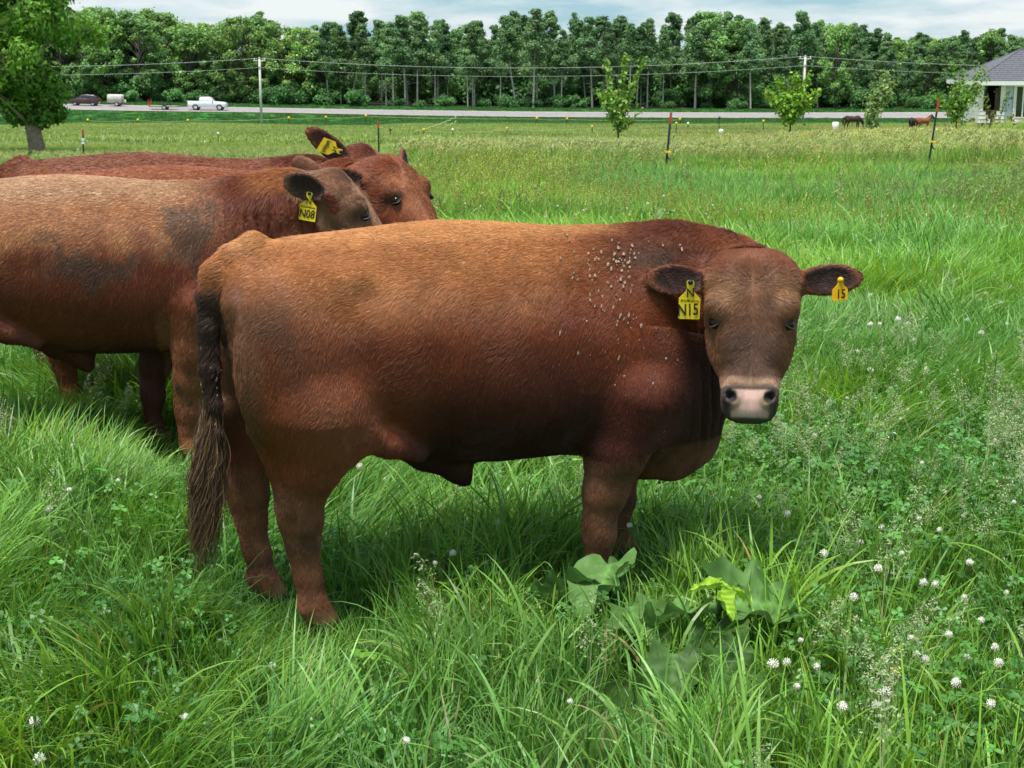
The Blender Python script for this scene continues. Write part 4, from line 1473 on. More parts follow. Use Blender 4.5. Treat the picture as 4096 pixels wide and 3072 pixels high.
# silhouette of the wood: top row in the picture at several u
TU = np.array([-80, 40, 90, 130, 165, 205, 228, 255, 290, 305, 330, 365, 420, 470, 520, 560, 610, 700, 780, 835, 870, 905, 950, 990, 1040, 1120])
TV = np.array([-6, -4, 3, 10, 14, 22, 24, 10, 18, 30, 22, 12, 14, 22, 10, 10, 18, 14, 19, 20, 34, 36, 32, 36, 28, 28.0])
rngw = np.random.default_rng(77)
KN = {'b': ('round-crowned leafy tree', 'broadleaf_tree'), 'a': ('slender grey-stemmed aspen', 'aspen_tree'), 'w': ('white-stemmed birch', 'birch_tree'), 'p': ('sunlit yellow-green tree', 'broadleaf_tree'), 's': ('dark low bush', 'bush')}
SECT = [(62, 'behind the big left tree'), (105, 'behind the maroon car'), (140, 'behind the box trailer'), (185, 'behind the flat trailer'), (232, 'behind the white pickup'), (300, 'behind the left utility pole'),
        (345, 'right of the left utility pole'), (400, 'behind the post above the bulls'), (460, 'behind the knotted rope'), (520, 'in the middle of the wood'), (575, 'left of the spindly sapling'), (640, 'behind the spindly sapling'),
        (700, 'behind the leaning post'), (755, 'left of the bright sapling'), (815, 'behind the bright sapling'), (870, 'behind the dark grazing horse'), (925, 'behind the chestnut horse'), (2000, 'behind the white house')]
ROWN = {1: 'at the front of the wood', 2: 'in the second rank of the wood', 3: 'deep in the wood', 4: 'at the back of the wood'}


def wood_label(k, u, row):
    sec = next(q for lim, q in SECT if u < lim)
    lab = KN[k][0] + ' ' + ROWN[row] + ', ' + sec
    return lab, 'trees: ' + lab


def wood_row(y0, y1, step, u0, u1, drop, row):
    u = u0
    while u < u1:
        u += step * rngw.uniform(0.25, 1.75)
        y = rngw.uniform(y0, y1)
        x = (u - 512) / 1500.0 * y * 1.02
        gz = float(ground_z(x, y))
        top = at(u, np.interp(u, TU, TV) + drop * rngw.uniform(0, 1) + rngw.normal(0, 4.0), y)[2]
        h = max(8.0, top - gz)
        if u < 330:
            k = 'b' if rngw.random() < 0.8 else 'a'
        elif u < 800:
            k = 'a' if rngw.random() < 0.8 else ('w' if rngw.random() < 0.5 else 'b')
        else:
            k = 'b' if rngw.random() < 0.35 else 'a'
        src = {'b': BROAD, 'a': ASPEN_F if row == 1 and 370 < u < 830 else ASPEN, 'w': BIRCH}[k]
        me = src[rngw.integers(len(src))]
        base = 15.0 if k == 'b' else 15.5
        s = h / base
        plant_tree({'b': 'broadleaf_tree', 'a': 'aspen_tree', 'w': 'birch_tree'}[k], me, x, y, (s * rngw.uniform(0.8, 1.35), s * rngw.uniform(0.8, 1.35), s), rngw.uniform(0, 6.28), wood_label(k, u, row)[0], 'tree', wood_label(k, u, row)[1])


wood_row(253, 258, 18, -150, 1170, 10, 1)
wood_row(259, 266, 19, -150, 1170, 5, 2)
wood_row(267, 276, 26, -70, 1100, 4, 3)
wood_row(277, 290, 30, -70, 1100, 6, 4)
for u in np.linspace(835, 1060, 9):                       # trees further off on the right, sunlight painted into their leaves
    y = rngw.uniform(330, 350)
    x = (u - 512) / 1500 * y
    gz = float(ground_z(x, y))
    h = at(u, np.interp(u, TU, TV) + 3, y)[2] - gz
    plant_tree('broadleaf_tree', PALE[rngw.integers(2)], x, y, (h / 15, h / 15, h / 15), rngw.uniform(0, 6), 'sunlit yellow-green tree far beyond the wood, ' + next(q for lim, q in SECT if u < lim), 'tree', 'sunlit trees ' + next(q for lim, q in SECT if u < lim))
for u in np.arange(-55, 1090, 17):                        # understorey along the edge of the wood
    if 370 < u < 830 and rngw.random() < 0.38:
        continue
    y = rngw.uniform(250.5, 256)
    x = (u + rngw.normal(0, 5) - 512) / 1500 * y * 1.02
    plant_tree('bush', BUSH[rngw.integers(3)], x, y, rngw.uniform(0.6, 1.25) * (0.7 if 370 < u < 830 else 1.0), rngw.uniform(0, 6), wood_label('s', u, 1)[0], 'bush', wood_label('s', u, 1)[1], ('stem', 'foliage'))
# depth of the wood: one mass of foliage and stems behind the rows
pts = np.stack([rngw.uniform(-150, 150, 420), rngw.uniform(262, 312, 420), np.zeros(420)], 1)
pts[:, 2] = ground_z(pts[:, 0], pts[:, 1]) - 0.2
mass_bank = bank('thicket', [b[1] for b in BUSH] + [ASPEN[0][1], BROAD[1][1]])
ix = np.concatenate([rngw.integers(0, 3, 300), rngw.integers(3, 5, 120)])
sc = np.where(ix < 3, rngw.uniform(1.2, 2.4, 420), rngw.uniform(0.72, 0.85, 420))
far_wood = scatter('far_wood', pts, np.stack([pts[:, 0] * 0, pts[:, 0] * 0, rngw.uniform(0, 6, 420)], 1), np.stack([sc] * 3, 1), ix, np.ones((420, 3)), mass_bank)
kind(far_wood, 'stuff')
far_wood['label'] = 'dark depth of the wood behind the front trees'

# ---- the tree at the left, 54 m off
rngt = np.random.default_rng(9)
tb = at(38, 150, 47)
tb[2] = float(ground_z(tb[0], 47.0)) - 0.05
tr = bpy.data.objects.new('maple_tree', None)
COL.objects.link(tr)
tr.location = tb
tag(tr, 'big leafy tree at the left edge with bare leaning lower trunk', 'tree')
trunk = wander(rngt, (0.05, 0, -0.2), (-1.3, 0, 9.0), 12, 0.04)
paths = [(trunk, np.concatenate([[0.30, 0.235], np.linspace(0.215, 0.06, 10)]))]
cen, rad = [], []
RZ, RR = np.array([0.7, 1.2, 1.6, 2.2, 2.7, 3.2, 3.8, 5.4, 9, 11]), np.array([0.25, 0.42, 0.75, 1.0, 1.0, 1.15, 1.6, 1.95, 2.4, 0.8])
LR = np.array([0.5, 0.8, 1.2, 3.0, 3.6, 4.0, 4.2, 4.4, 4.0, 1.0])
for i in range(210):
    z = 1.15 + 9.5 * rngt.random() ** 1.35
    wl_, wr_ = np.interp(z, RZ, LR), np.interp(z, RZ, RR) + 0.35
    bx = np.interp(z, trunk[:, 2], trunk[:, 0])
    t = rngt.uniform(-1, 1)
    xx = bx + (t * wr_ if t > 0 else t * wl_) * rngt.uniform(0.55, 1.0)
    c = np.array([xx, rngt.normal(0, 1.3 if z > 3 else 0.5) + (0.25 if z < 1.5 else 0), z])
    cen.append(c)
    rad.append(rngt.uniform(0.32, 0.72) * (0.42 if z < 1.5 else (0.7 if z < 3 else 1.0)))
    if i % 2 == 0:
        zb = max(0.9, z - rngt.uniform(0.3, 1.4))
        b = np.array([np.interp(zb, trunk[:, 2], trunk[:, 0]), 0, zb])
        paths.append((wander(rngt, b, c, 5, 0.06), np.linspace(0.07, 0.012, 5)))
link('trunk', limbs_mesh(paths, plain('maple bark', (0.27, 0.205, 0.15), 0.9, var=0.3, scale=8, bump=0.8, bscale=22), 'trunk', 10), tr)
V, Q, C = clump_leaves(rngt, cen, rad, 360, 0.092, (0.082, 0.160, 0.027), flat=0.8, var=0.3, up=0.35)
link('crown', mesh('crown', V, Q, False, C, m_leaf), tr)


# ---- saplings in the meadow
def sapling(name, u, v0, v1, Y, shape, leafn, size, col, label, seed, lean=0.0):
    rng = np.random.default_rng(seed)
    p = at(u, v0, Y)
    p[2] = float(ground_z(p[0], Y)) - 0.05
    top = at(u, v1, Y)[2]
    h = top - p[2]
    e = bpy.data.objects.new(name, None)
    COL.objects.link(e)
    e.location = p
    tag(e, label, 'sapling', 'young trees in the meadow')
    st = wander(rng, (0, 0, 0), (lean * h, 0, h * 0.9), 8, 0.02)
    paths = [(st, np.linspace(0.045, 0.012, 8))]
    pts, nrm = [], []
    for (bx, bz, ex, ez, w, dens) in shape:          # limbs in fractions of the height
        b = np.array([bx * h, rng.normal(0, 0.02), bz * h])
        d = np.array([ex * h, rng.normal(0, 0.22), ez * h])
        L = wander(rng, b, d, 6, 0.025)
        paths.append((L, np.linspace(0.022, 0.005, 6)))
        m = int(leafn * dens)
        t = rng.random(m) ** 0.8
        q = np.stack([np.interp(t * 5, np.arange(6), L[:, a]) for a in range(3)], 1)
        off = rng.normal(0, 1, (m, 3)) * w * h * np.array([1, 1, 0.8])
        pts.append(q + off * (0.5 + 0.6 * rng.random(m))[:, None])
        nrm.append(off / (np.linalg.norm(off, axis=1)[:, None] + 1e-6))
    link('trunk', limbs_mesh(paths, m_bark, 'trunk', 6), e)
    V, Q, C = leaf_quads(rng, np.concatenate(pts), np.concatenate(nrm), size, col, var=0.28, up=0.4)
    link('crown', mesh('crown', V, Q, False, C, m_sap_leaf), e)
    return e


K = 0.4629
sapling('sapling', 1335 * K, 146, 52, 55,
        [(0, 0.30, -0.22, 0.62, 0.022, 1), (0, 0.35, -0.13, 0.92, 0.026, 1.6), (0, 0.35, 0.06, 0.97, 0.024, 1.4), (0, 0.32, 0.24, 0.93, 0.026, 1.4), (0.0, 0.3, 0.14, 0.66, 0.05, 2.2),
         (0, 0.25, -0.10, 0.60, 0.055, 2.6), (0, 0.28, 0.02, 0.55, 0.06, 3), (0.02, 0.2, 0.26, 0.44, 0.012, 0.35), (0, 0.2, 0.16, 0.30, 0.018, 0.3), (0, 0.22, -0.06, 0.40, 0.04, 1.4)],
        105, 0.10, (0.20, 0.34, 0.07), 'spindly young tree with several upright leafy shoots, left of the red-tipped post', 21)
sapling('sapling', 1706 * K, 141, 68, 60,
        [(0, 0.42, -0.34, 0.72, 0.05, 1.5), (0, 0.42, -0.16, 0.86, 0.05, 1.6), (0, 0.4, 0.05, 0.90, 0.05, 2), (0, 0.4, 0.22, 0.94, 0.035, 1), (0, 0.4, 0.33, 0.72, 0.045, 1.6), (0, 0.42, 0.0, 0.6, 0.085, 3.5),
         (0, 0.4, 0.14, 0.66, 0.08, 3), (0, 0.38, -0.14, 0.60, 0.07, 2.5), (0, 0.36, 0.16, 0.48, 0.04, 1), (0, 0.34, -0.04, 0.42, 0.04, 1)],
        130, 0.10, (0.19, 0.34, 0.04), 'young tree with wide bright green crown in front of the right utility pole', 22)
sapling('sapling', 1884 * K, 137, 69, 72,
        [(0, 0.12, -0.06, 0.42, 0.05, 2), (0, 0.3, -0.05, 0.62, 0.045, 2), (0, 0.35, 0.10, 0.72, 0.055, 2.4), (0.02, 0.5, 0.14, 0.92, 0.06, 2.6), (0.02, 0.5, 0.24, 0.84, 0.05, 1.8), (0, 0.5, 0.22, 0.66, 0.04, 1.4), (0, 0.15, 0.02, 0.3, 0.04, 1)],
        130, 0.11, (0.21, 0.30, 0.12), 'pale silvery young tree right of the dark grazing horse', 23, 0.06)
sapling('sapling', 2066 * K, 125, 58, 92,
        [(0, 0.3, -0.30, 0.55, 0.05, 1.2), (0, 0.3, -0.10, 0.94, 0.03, 1.2), (0, 0.3, 0.06, 0.82, 0.05, 2), (0, 0.3, 0.28, 0.90, 0.05, 2), (0, 0.3, 0.36, 0.78, 0.04, 1.4), (0, 0.3, 0.0, 0.6, 0.09, 3.5), (0, 0.3, 0.2, 0.58, 0.08, 3), (0, 0.2, -0.05, 0.36, 0.05, 1.5)],
        120, 0.12, (0.15, 0.29, 0.045), 'leafy young tree standing against the corner of the white house', 24)
# ------------------------------------------------------------------ utility poles and wires
m_pole = plain('weathered pole', (0.58, 0.56, 0.51), 0.85, var=0.15, scale=2, bump=0.3)
m_wire = plain('aluminium wire', (0.40, 0.43, 0.43), 0.5, metal=0.0, var=0.05)
m_steel = plain('galvanised steel', (0.5, 0.5, 0.5), 0.4, metal=0.8, var=0.1)
m_black = plain('black plastic', (0.02, 0.02, 0.022), 0.5, var=0.2)
m_tyre = plain('tyre rubber', (0.022, 0.022, 0.024), 0.85, var=0.2)
m_rim = plain('alloy wheel', (0.55, 0.56, 0.58), 0.35, metal=0.6, var=0.05)
m_glass = plain('dark glass', (0.02, 0.028, 0.034), 0.08, var=0.1, spec=0.7)
m_lamp = plain('lamp lens', (0.75, 0.75, 0.72), 0.15, var=0.05)
m_red_lamp = plain('red lamp lens', (0.45, 0.02, 0.015), 0.2, var=0.05)


def utility_pole(u, vb, vt, Y, label):
    p = at(u, vb, Y)
    p[2] = float(ground_z(p[0], Y))
    h = at(u, vt, Y)[2] - p[2]
    e = bpy.data.objects.new('utility_pole', None)
    COL.objects.link(e)
    e.location = p
    tag(e, label, 'utility pole', 'utility poles along the road')
    MB().tube([(0, 0, -0.3), (0, 0, h * 0.5), (0, 0, h)], [0.20, 0.17, 0.14], 10).build('post', m_pole, e, True)
    MB().box((-0.85, -0.06, h - 0.28), (0.85, 0.06, h - 0.14)).build('crossarm', m_pole, e)
    for q in (-0.7, 0.0, 0.7):
        MB().lathe([(0.0, 0.22), (0.06, 0.2), (0.09, 0.1), (0.05, 0.05), (0.09, 0.0), (0.03, -0.1)], 8, None, (q, 0, h + 0.02 if q == 0 else h - 0.1)).build('insulator', m_lamp, e, True)
    MB().box((-0.12, -0.22, h * 0.865), (0.12, -0.10, h * 0.865 + 0.18)).build('bracket', m_steel, e)
    return p + np.array([0, 0, h]), h


t1, h1 = utility_pole(565 * K, 121.5, 59, 212, 'left grey utility pole beside the road, right of the white pickup')
t2, h2 = utility_pole(1734 * K, 122.5, 57, 212, 'right grey utility pole behind the bright young tree')


def cable(a, b, sag, r, label):
    t = np.linspace(0, 1, 28)[:, None]
    P = a * (1 - t) + b * t
    P[:, 2] -= (4 * sag * t * (1 - t))[:, 0]
    o = MB().tube(P, r, 5, False).build('overhead_wire', m_wire, None, True)
    tag(o, label, 'wire', 'overhead wires')


# neighbours of the two poles stand outside the frame
t0 = t1 - (t2 - t1) * 1.0 + np.array([0, 0, 0.9])
t3 = t2 + (t2 - t1) * 1.0 + np.array([0, 0, -0.2])
for i, (a, b, nm) in enumerate(((t0, t1, 'left of the left pole'), (t1, t2, 'between the two poles'), (t2, t3, 'right of the right pole'))):
    cable(a + np.array([0, 0, 0.1]), b + np.array([0, 0, 0.1]), 1.45, 0.026, 'upper overhead wire ' + nm)
    cable(a + np.array([0, -0.1, -1.15]), b + np.array([0, -0.1, -1.15]), 1.35, 0.020, 'lower overhead wire ' + nm)

# ------------------------------------------------------------------ vehicles


def wheel(parent, x, y, r, w=0.24):
    R = np.array([[1, 0, 0], [0, 0, 1], [0, -1, 0.0]])
    t = MB().lathe([(r * 0.62, -w / 2), (r * 0.95, -w / 2), (r, -w * 0.36), (r, w * 0.36), (r * 0.95, w / 2), (r * 0.62, w / 2)], 22, R, (x, y, r)).build('wheel', m_tyre, parent, True)
    rim = MB().lathe([(0.0, -w * 0.30), (r * 0.16, -w * 0.44), (r * 0.20, -w * 0.34), (r * 0.56, -w * 0.38), (r * 0.64, -w * 0.50), (r * 0.64, w * 0.5), (r * 0.5, w * 0.35), (0, w * 0.35)], 22, R, (x, y, r))
    rim.build('rim', m_rim, t, True)
    for q in range(5):
        a = q * 2 * math.pi / 5
        MB().tube([(x + math.cos(a) * r * 0.15, y - w * 0.46, r + math.sin(a) * r * 0.15), (x + math.cos(a) * r * 0.58, y - w * 0.42, r + math.sin(a) * r * 0.58)], [r * 0.09, r * 0.07], 6).build('spoke', m_rim, t)


def body_shell(parent, side, halfw, mat, tumble=0.0, z0=0.0, name='body', crown=0.06):
    """Closed shell from a side outline: vertical edges rounded, upper part leaning in."""
    side = np.asarray(side, float)
    zmax = side[:, 1].max()
    rows = []
    for f, ins in ((-1.0, 0.10), (-0.985, 0.045), (-0.93, 0.0), (0.0, -0.01), (0.93, 0.0), (0.985, 0.045), (1.0, 0.10)):
        c = side.mean(0)
        q = c + (side - c) * (1 - ins * np.array([0.35, 0.5]))
        lean = tumble * np.clip((q[:, 1] - z0) / (zmax - z0 + 1e-6), 0, 1)
        y = f * (halfw - lean)
        rows.append(np.stack([q[:, 0], y, q[:, 1]], 1))
    n = len(side)
    V = np.concatenate(rows + [rows[0].mean(0)[None], rows[-1].mean(0)[None]])
    Q = [(r * n + i, r * n + (i + 1) % n, (r + 1) * n + (i + 1) % n, (r + 1) * n + i) for r in range(len(rows) - 1) for i in range(n)]
    e0, e1, l = len(V) - 2, len(V) - 1, (len(rows) - 1) * n
    T = [(e0, (i + 1) % n, i) for i in range(n)] + [(e1, l + i, l + (i + 1) % n) for i in range(n)]
    return MB().add(V, Q, T).build(name, mat, parent, True)


def car_root(name, u, Y, heading, label, cat):
    x = at(u, 110, Y)[0]
    e = bpy.data.objects.new(name, None)
    COL.objects.link(e)
    e.location = (x, Y, float(road_z(x, Y)) + 0.012)
    sl = (float(road_z(x + 3, Y)) - float(road_z(x - 3, Y))) / 6.0
    e.rotation_euler = (0, -math.atan(sl), 0) if heading > 0 else (0, math.atan(sl), math.pi)
    return tag(e, label, cat)


def pane(parent, poly, y, name='window', lean=0.0, z0=0.0):
    poly = np.asarray(poly, float)
    s = 1 if y > 0 else -1
    V0 = [(a, y - s * lean * (b - z0), b) for a, b in poly]
    V1 = [(a, y - s * lean * (b - z0) - s * 0.05, b) for a, b in poly]
    n = len(poly)
    return MB().add(V0 + V1, [(i, (i + 1) % n, n + (i + 1) % n, n + i) for i in range(n)] + ([(0, 1, 2, 3)] if n == 4 else []),
                    [(0, i, i + 1) for i in range(1, n - 1)] if n != 4 else []).build(name, m_glass, parent)


m_white_paint = plain('white car paint', (0.70, 0.74, 0.78), 0.3, var=0.03, coat=0.6)
m_maroon = plain('dark maroon paint', (0.045, 0.014, 0.016), 0.25, var=0.05, coat=0.8)
pk = car_root('pickup_truck', 208.3, 233.6, 1, 'white pickup truck on the road towing a flat trailer', 'pickup')
body_shell(pk, [(-2.92, 0.62), (-2.96, 0.80), (-2.95, 1.36), (-2.80, 1.38), (-1.10, 1.36), (-1.08, 1.32), (1.05, 1.34), (2.0, 1.30), (2.66, 1.20), (2.82, 1.02), (2.84, 0.55), (2.35, 0.50), (-2.5, 0.50)], 0.99, m_white_paint)
body_shell(pk, [(-1.20, 1.25), (-1.16, 1.86), (-1.02, 1.98), (0.20, 2.00), (0.42, 1.94), (1.08, 1.34), (1.0, 1.25)], 0.90, m_white_paint, 0.16, 1.2, 'cab')
for s in (-1, 1):
    pane(pk, [(-0.95, 1.42), (-0.22, 1.42), (-0.22, 1.84), (-0.92, 1.84)], s * 0.90, 'window', 0.24, 1.2)
    pane(pk, [(-0.14, 1.42), (0.80, 1.42), (0.36, 1.82), (-0.14, 1.84)], s * 0.90, 'window', 0.24, 1.2)
    MB().box((0.78, s * 0.98 - 0.1, 1.22), (0.92, s * 0.98 + 0.1, 1.42)).build('mirror', m_black, pk)
    MB().box((2.70, s * 0.72 - 0.2, 0.84), (2.84, s * 0.72 + 0.2, 1.0)).build('headlight', m_lamp, pk)
    MB().box((-2.98, s * 0.88 - 0.08, 0.82), (-2.90, s * 0.88 + 0.08, 1.16)).build('tail_light', m_red_lamp, pk)
    for x in (-1.78, 1.88):
        wheel(pk, x, s * 0.87, 0.43, 0.28)
        th = np.linspace(0, math.pi, 12)
        MB().tube([(x + 0.48 * math.cos(t), s * 0.985, 0.42 + 0.47 * math.sin(t)) for t in th], 0.035, 6).build('wheel_arch', m_black, pk, True)
    MB().box((-0.25, s * 1.0 - 0.012, 1.02), (-0.08, s * 1.0 + 0.012, 1.06)).build('door_handle', m_black, pk)
MB().box((2.72, -0.9, 0.45), (2.92, 0.9, 0.66)).build('bumper', m_steel, pk)
MB().box((-3.05, -0.9, 0.50), (-2.90, 0.9, 0.66)).build('bumper', m_steel, pk)
MB().box((-2.75, -0.78, 1.385), (-1.25, 0.78, 1.395)).build('bed', m_black, pk)

m_wood_bed = plain('pale timber decking', (0.55, 0.50, 0.36), 0.8, var=0.2)
fl = car_root('flat_trailer', 165.5, 233.6, 1, 'low flat utility trailer behind the white pickup', 'trailer')
fr = MB()
for s in (-0.9, 0.9):
    fr.box((-2.3, s - 0.05, 0.40), (1.9, s + 0.05, 0.50))
for x in np.linspace(-2.25, 1.85, 6):
    fr.box((x - 0.04, -0.85, 0.41), (x + 0.04, 0.85, 0.49))
fr.build('frame', m_black, fl)
for i in range(7):
    y0 = -0.84 + i * 0.242
    MB().box((-2.25, y0, 0.502), (1.85, y0 + 0.23, 0.56)).build('deck_board', m_wood_bed, fl)
MB().tube([(1.9, 0.8, 0.45), (3.35, 0.0, 0.52)], 0.05, 6).tube([(1.9, -0.8, 0.45), (3.35, 0.0, 0.52)], 0.05, 6).build('drawbar', m_black, fl)
for s in (-1, 1):
    wheel(fl, 0.0, s * 1.05, 0.34, 0.2)
    MB().box((-0.5, s * 1.05 - 0.14, 0.72), (0.5, s * 1.05 + 0.14, 0.75)).build('mudguard', m_black, fl)
MB().box((-2.38, -0.95, 0.5), (-2.30, -0.6, 1.55)).box((-2.38, 0.6, 0.5), (-2.30, 0.95, 1.55)).build('stake', m_red_lamp, fl)
MB().tube([(-0.4, -0.2, 0.62), (0.1, -0.1, 0.82), (0.5, 0.1, 0.66)], 0.12, 8).tube([(-0.1, 0.3, 0.62), (0.4, 0.2, 0.78), (0.9, 0.3, 0.62)], 0.1, 8).build('load', m_black, fl, True)

sv = car_root('car', 85.5, 239.6, -1, 'dark maroon sport utility car on the road pulling a small trailer', 'car')
body_shell(sv, [(-2.30, 0.55), (-2.34, 0.85), (-2.25, 1.12), (1.20, 1.08), (2.05, 0.96), (2.28, 0.80), (2.32, 0.45), (1.9, 0.36), (-2.0, 0.36)], 0.93, m_maroon)
body_shell(sv, [(-2.22, 1.05), (-2.05, 1.42), (-1.55, 1.66), (-0.4, 1.72), (0.35, 1.66), (1.28, 1.08), (1.2, 1.0)], 0.84, m_maroon, 0.18, 1.1, 'cabin')
for s in (-1, 1):
    pane(sv, [(-0.55, 1.14), (0.25, 1.14), (0.22, 1.53), (-0.50, 1.56)], s * 0.845, 'window', 0.28, 1.1)
    pane(sv, [(0.32, 1.14), (0.98, 1.14), (0.45, 1.48), (0.29, 1.52)], s * 0.845, 'window', 0.28, 1.1)
    pane(sv, [(-1.55, 1.14), (-0.62, 1.14), (-0.57, 1.56), (-1.45, 1.52)], s * 0.845, 'window', 0.28, 1.1)
    MB().box((2.12, s * 0.66 - 0.18, 0.72), (2.32, s * 0.66 + 0.18, 0.86)).build('headlight', m_lamp, sv)
    MB().box((-2.36, s * 0.76 - 0.1, 0.9), (-2.24, s * 0.76 + 0.1, 1.12)).build('tail_light', m_red_lamp, sv)
    for x in (-1.42, 1.38):
        wheel(sv, x, s * 0.82, 0.36, 0.24)
        th = np.linspace(0, math.pi, 12)
        MB().tube([(x + 0.42 * math.cos(t), s * 0.925, 0.37 + 0.42 * math.sin(t)) for t in th], 0.03, 6).build('wheel_arch', m_black, sv, True)
MB().add([(-2.25, -0.62, 1.10), (-2.25, 0.62, 1.10), (-2.02, 0.55, 1.50), (-2.02, -0.55, 1.50)], [(0, 1, 2, 3)]).add([(-2.20, -0.62, 1.10), (-2.20, 0.62, 1.10), (-1.97, 0.55, 1.50), (-1.97, -0.55, 1.50)], [(3, 2, 1, 0)]).build('rear_window', m_glass, sv)

m_canvas = plain('white canvas', (0.66, 0.62, 0.58), 0.9, var=0.12, scale=3)
m_olive = plain('faded olive steel', (0.27, 0.26, 0.19), 0.7, var=0.2)
ct = car_root('box_trailer', 115.5, 239.6, -1, 'small box trailer with white top behind the maroon car', 'trailer')
MB().box((-1.2, -0.8, 0.55), (1.05, 0.8, 0.98)).build('tub', m_olive, ct)
body_shell(ct, [(-1.18, 0.985), (-1.18, 1.70), (-1.05, 1.80), (0.92, 1.80), (1.05, 1.70), (1.05, 0.985)], 0.80, m_canvas, 0.03, 1.0, 'cover')
for s in (-1, 1):
    wheel(ct, -0.45, s * 0.9, 0.36, 0.22)
MB().tube([(1.0, 0.6, 0.5), (2.3, 0, 0.5)], 0.045, 6).tube([(1.0, -0.6, 0.5), (2.3, 0, 0.5)], 0.045, 6).build('drawbar', m_black, ct)
MB().box((-1.55, -0.75, 0.60), (-1.22, -0.45, 1.05)).build('jerry_can', m_canvas, ct)
MB().box((-1.30, 0.45, 0.62), (-1.21, 0.7, 0.74)).build('tail_light', m_red_lamp, ct)

# ------------------------------------------------------------------ house
m_siding = plain('weathered white siding', (0.86, 0.85, 0.83), 0.75, var=0.06, scale=1.2)
m_sheath = plain('bare sheathing', (0.12, 0.085, 0.06), 0.9, var=0.3, scale=3)
m_shingle = plain('grey shingles', (0.105, 0.107, 0.128), 0.9, var=0.3, scale=9, bump=0.5, bscale=25)
m_fascia = plain('white fascia', (0.72, 0.74, 0.76), 0.6, var=0.06)
m_blue = plain('pale blue door paint', (0.46, 0.56, 0.68), 0.6, var=0.10, scale=2)
m_dark_room = plain('dark interior', (0.03, 0.03, 0.04), 0.9, var=0.2)
m_block = plain('stacked blocks', (0.14, 0.13, 0.13), 0.95, var=0.4, scale=4)
hc_ = at(978.5, 123.0, 100)
HS = 0.00826            # metres to a unit of the survey drawing
HROT = math.radians(-5)
house = bpy.data.objects.new('house', None)
COL.objects.link(house)
house.location = (hc_[0], 100.0, hc_[2] + 0.0)
house.rotation_euler = (0, 0, HROT)
tag(house, 'white sided single-storey house with grey roof and broken window at the right edge', 'house')
WL, WH, DEP = 13.0, 2.62, 7.5
holes = [(6.2, 7.2, 1.0, 2.3), (0.22, 1.30, 0.78, 2.46), (1.62, 2.12, 0.05, 2.46), (2.22, 3.85, 0.30, 2.42), (8.5, 9.9, 0.9, 2.3)]
sw = MB().box((-0.09, 3.6, 1.30), (-0.067, 3.68, 2.42)).box((-0.09, 5.1, 1.30), (-0.067, 5.18, 2.42)).box((-0.09, 3.682, 1.30), (-0.067, 5.098, 1.38)).box((-0.09, 3.682, 2.34), (-0.067, 5.098, 2.42)).build('window', m_fascia, house)
MB().box((-0.075, 3.685, 1.385), (-0.068, 5.095, 2.335)).build('pane', m_glass, sw)
rows_ = int(math.ceil(WH / 0.262))
for r in range(rows_):
    z0, z1 = r * 0.262, min(WH, (r + 1) * 0.262)
    segs = [(0.0, WL)]
    for (a, b, c, d) in holes:
        if z1 > c + 0.02 and z0 < d - 0.02:
            a2, b2 = a, b
            segs = [q for s_ in segs for q in ((s_[0], min(s_[1], a2)), (max(s_[0], b2), s_[1])) if q[1] - q[0] > 0.03]
    if r < 3:                                  # boards torn away below the broken window
        a2, b2 = 0.56 - 0.16 * (r - 1), 1.00 + 0.10 * (r - 1)
        segs = [q for s_ in segs for q in ((s_[0], min(s_[1], a2)), (max(s_[0], b2), s_[1])) if q[1] - q[0] > 0.03]
    for a, b in segs:
        V = [(a, -0.065, z0), (b, -0.065, z0), (b, -0.012, z1 - 0.004), (a, -0.012, z1 - 0.004), (a, 0.02, z0), (b, 0.02, z0), (b, 0.02, z1 - 0.004), (a, 0.02, z1 - 0.004)]
        MB().add(V, [(0, 1, 2, 3), (5, 4, 7, 6), (4, 0, 3, 7), (1, 5, 6, 2), (4, 5, 1, 0), (3, 2, 6, 7)]).build('siding_board', m_siding, house)
    V = [(-0.065, 0.03, z0), (-0.065, DEP, z0), (-0.012, DEP, z1 - 0.004), (-0.012, 0.03, z1 - 0.004), (0.02, 0.03, z0), (0.02, DEP, z0), (0.02, DEP, z1 - 0.004), (0.02, 0.03, z1 - 0.004)]
    MB().add(V, [(1, 0, 3, 2), (4, 5, 6, 7), (0, 4, 7, 3), (5, 1, 2, 6), (0, 1, 5, 4), (2, 3, 7, 6)]).build('siding_board', m_siding, house)
wall = MB()
xs_h = sorted({0.025, WL} | {v for h_ in holes for v in h_[:2]})
for a, b in zip(xs_h[:-1], xs_h[1:]):
    m = (a + b) / 2
    hs_ = [h_ for h_ in holes if h_[0] < m < h_[1]]
    if hs_:
        wall.box((a, 0.025, 0), (b, 0.14, hs_[0][2])).box((a, 0.025, hs_[0][3]), (b, 0.14, WH))
    else:
        wall.box((a, 0.025, 0), (b, 0.14, WH))
wall.box((0.025, 0.142, 0), (0.14, DEP, WH)).box((0.142, DEP - 0.12, 0), (WL, DEP, WH)).box((WL - 0.1, 0.142, 0), (WL, DEP - 0.122, WH)).box((0.142, 0.142, 0.0), (WL - 0.102, DEP - 0.122, 0.05))
wall.box((2.9, 0.145, 0.06), (3.0, 5, WH)).box((0.15, 3.4, 0.06), (WL - 0.12, 3.5, WH))
wall.build('wall', m_sheath, house)
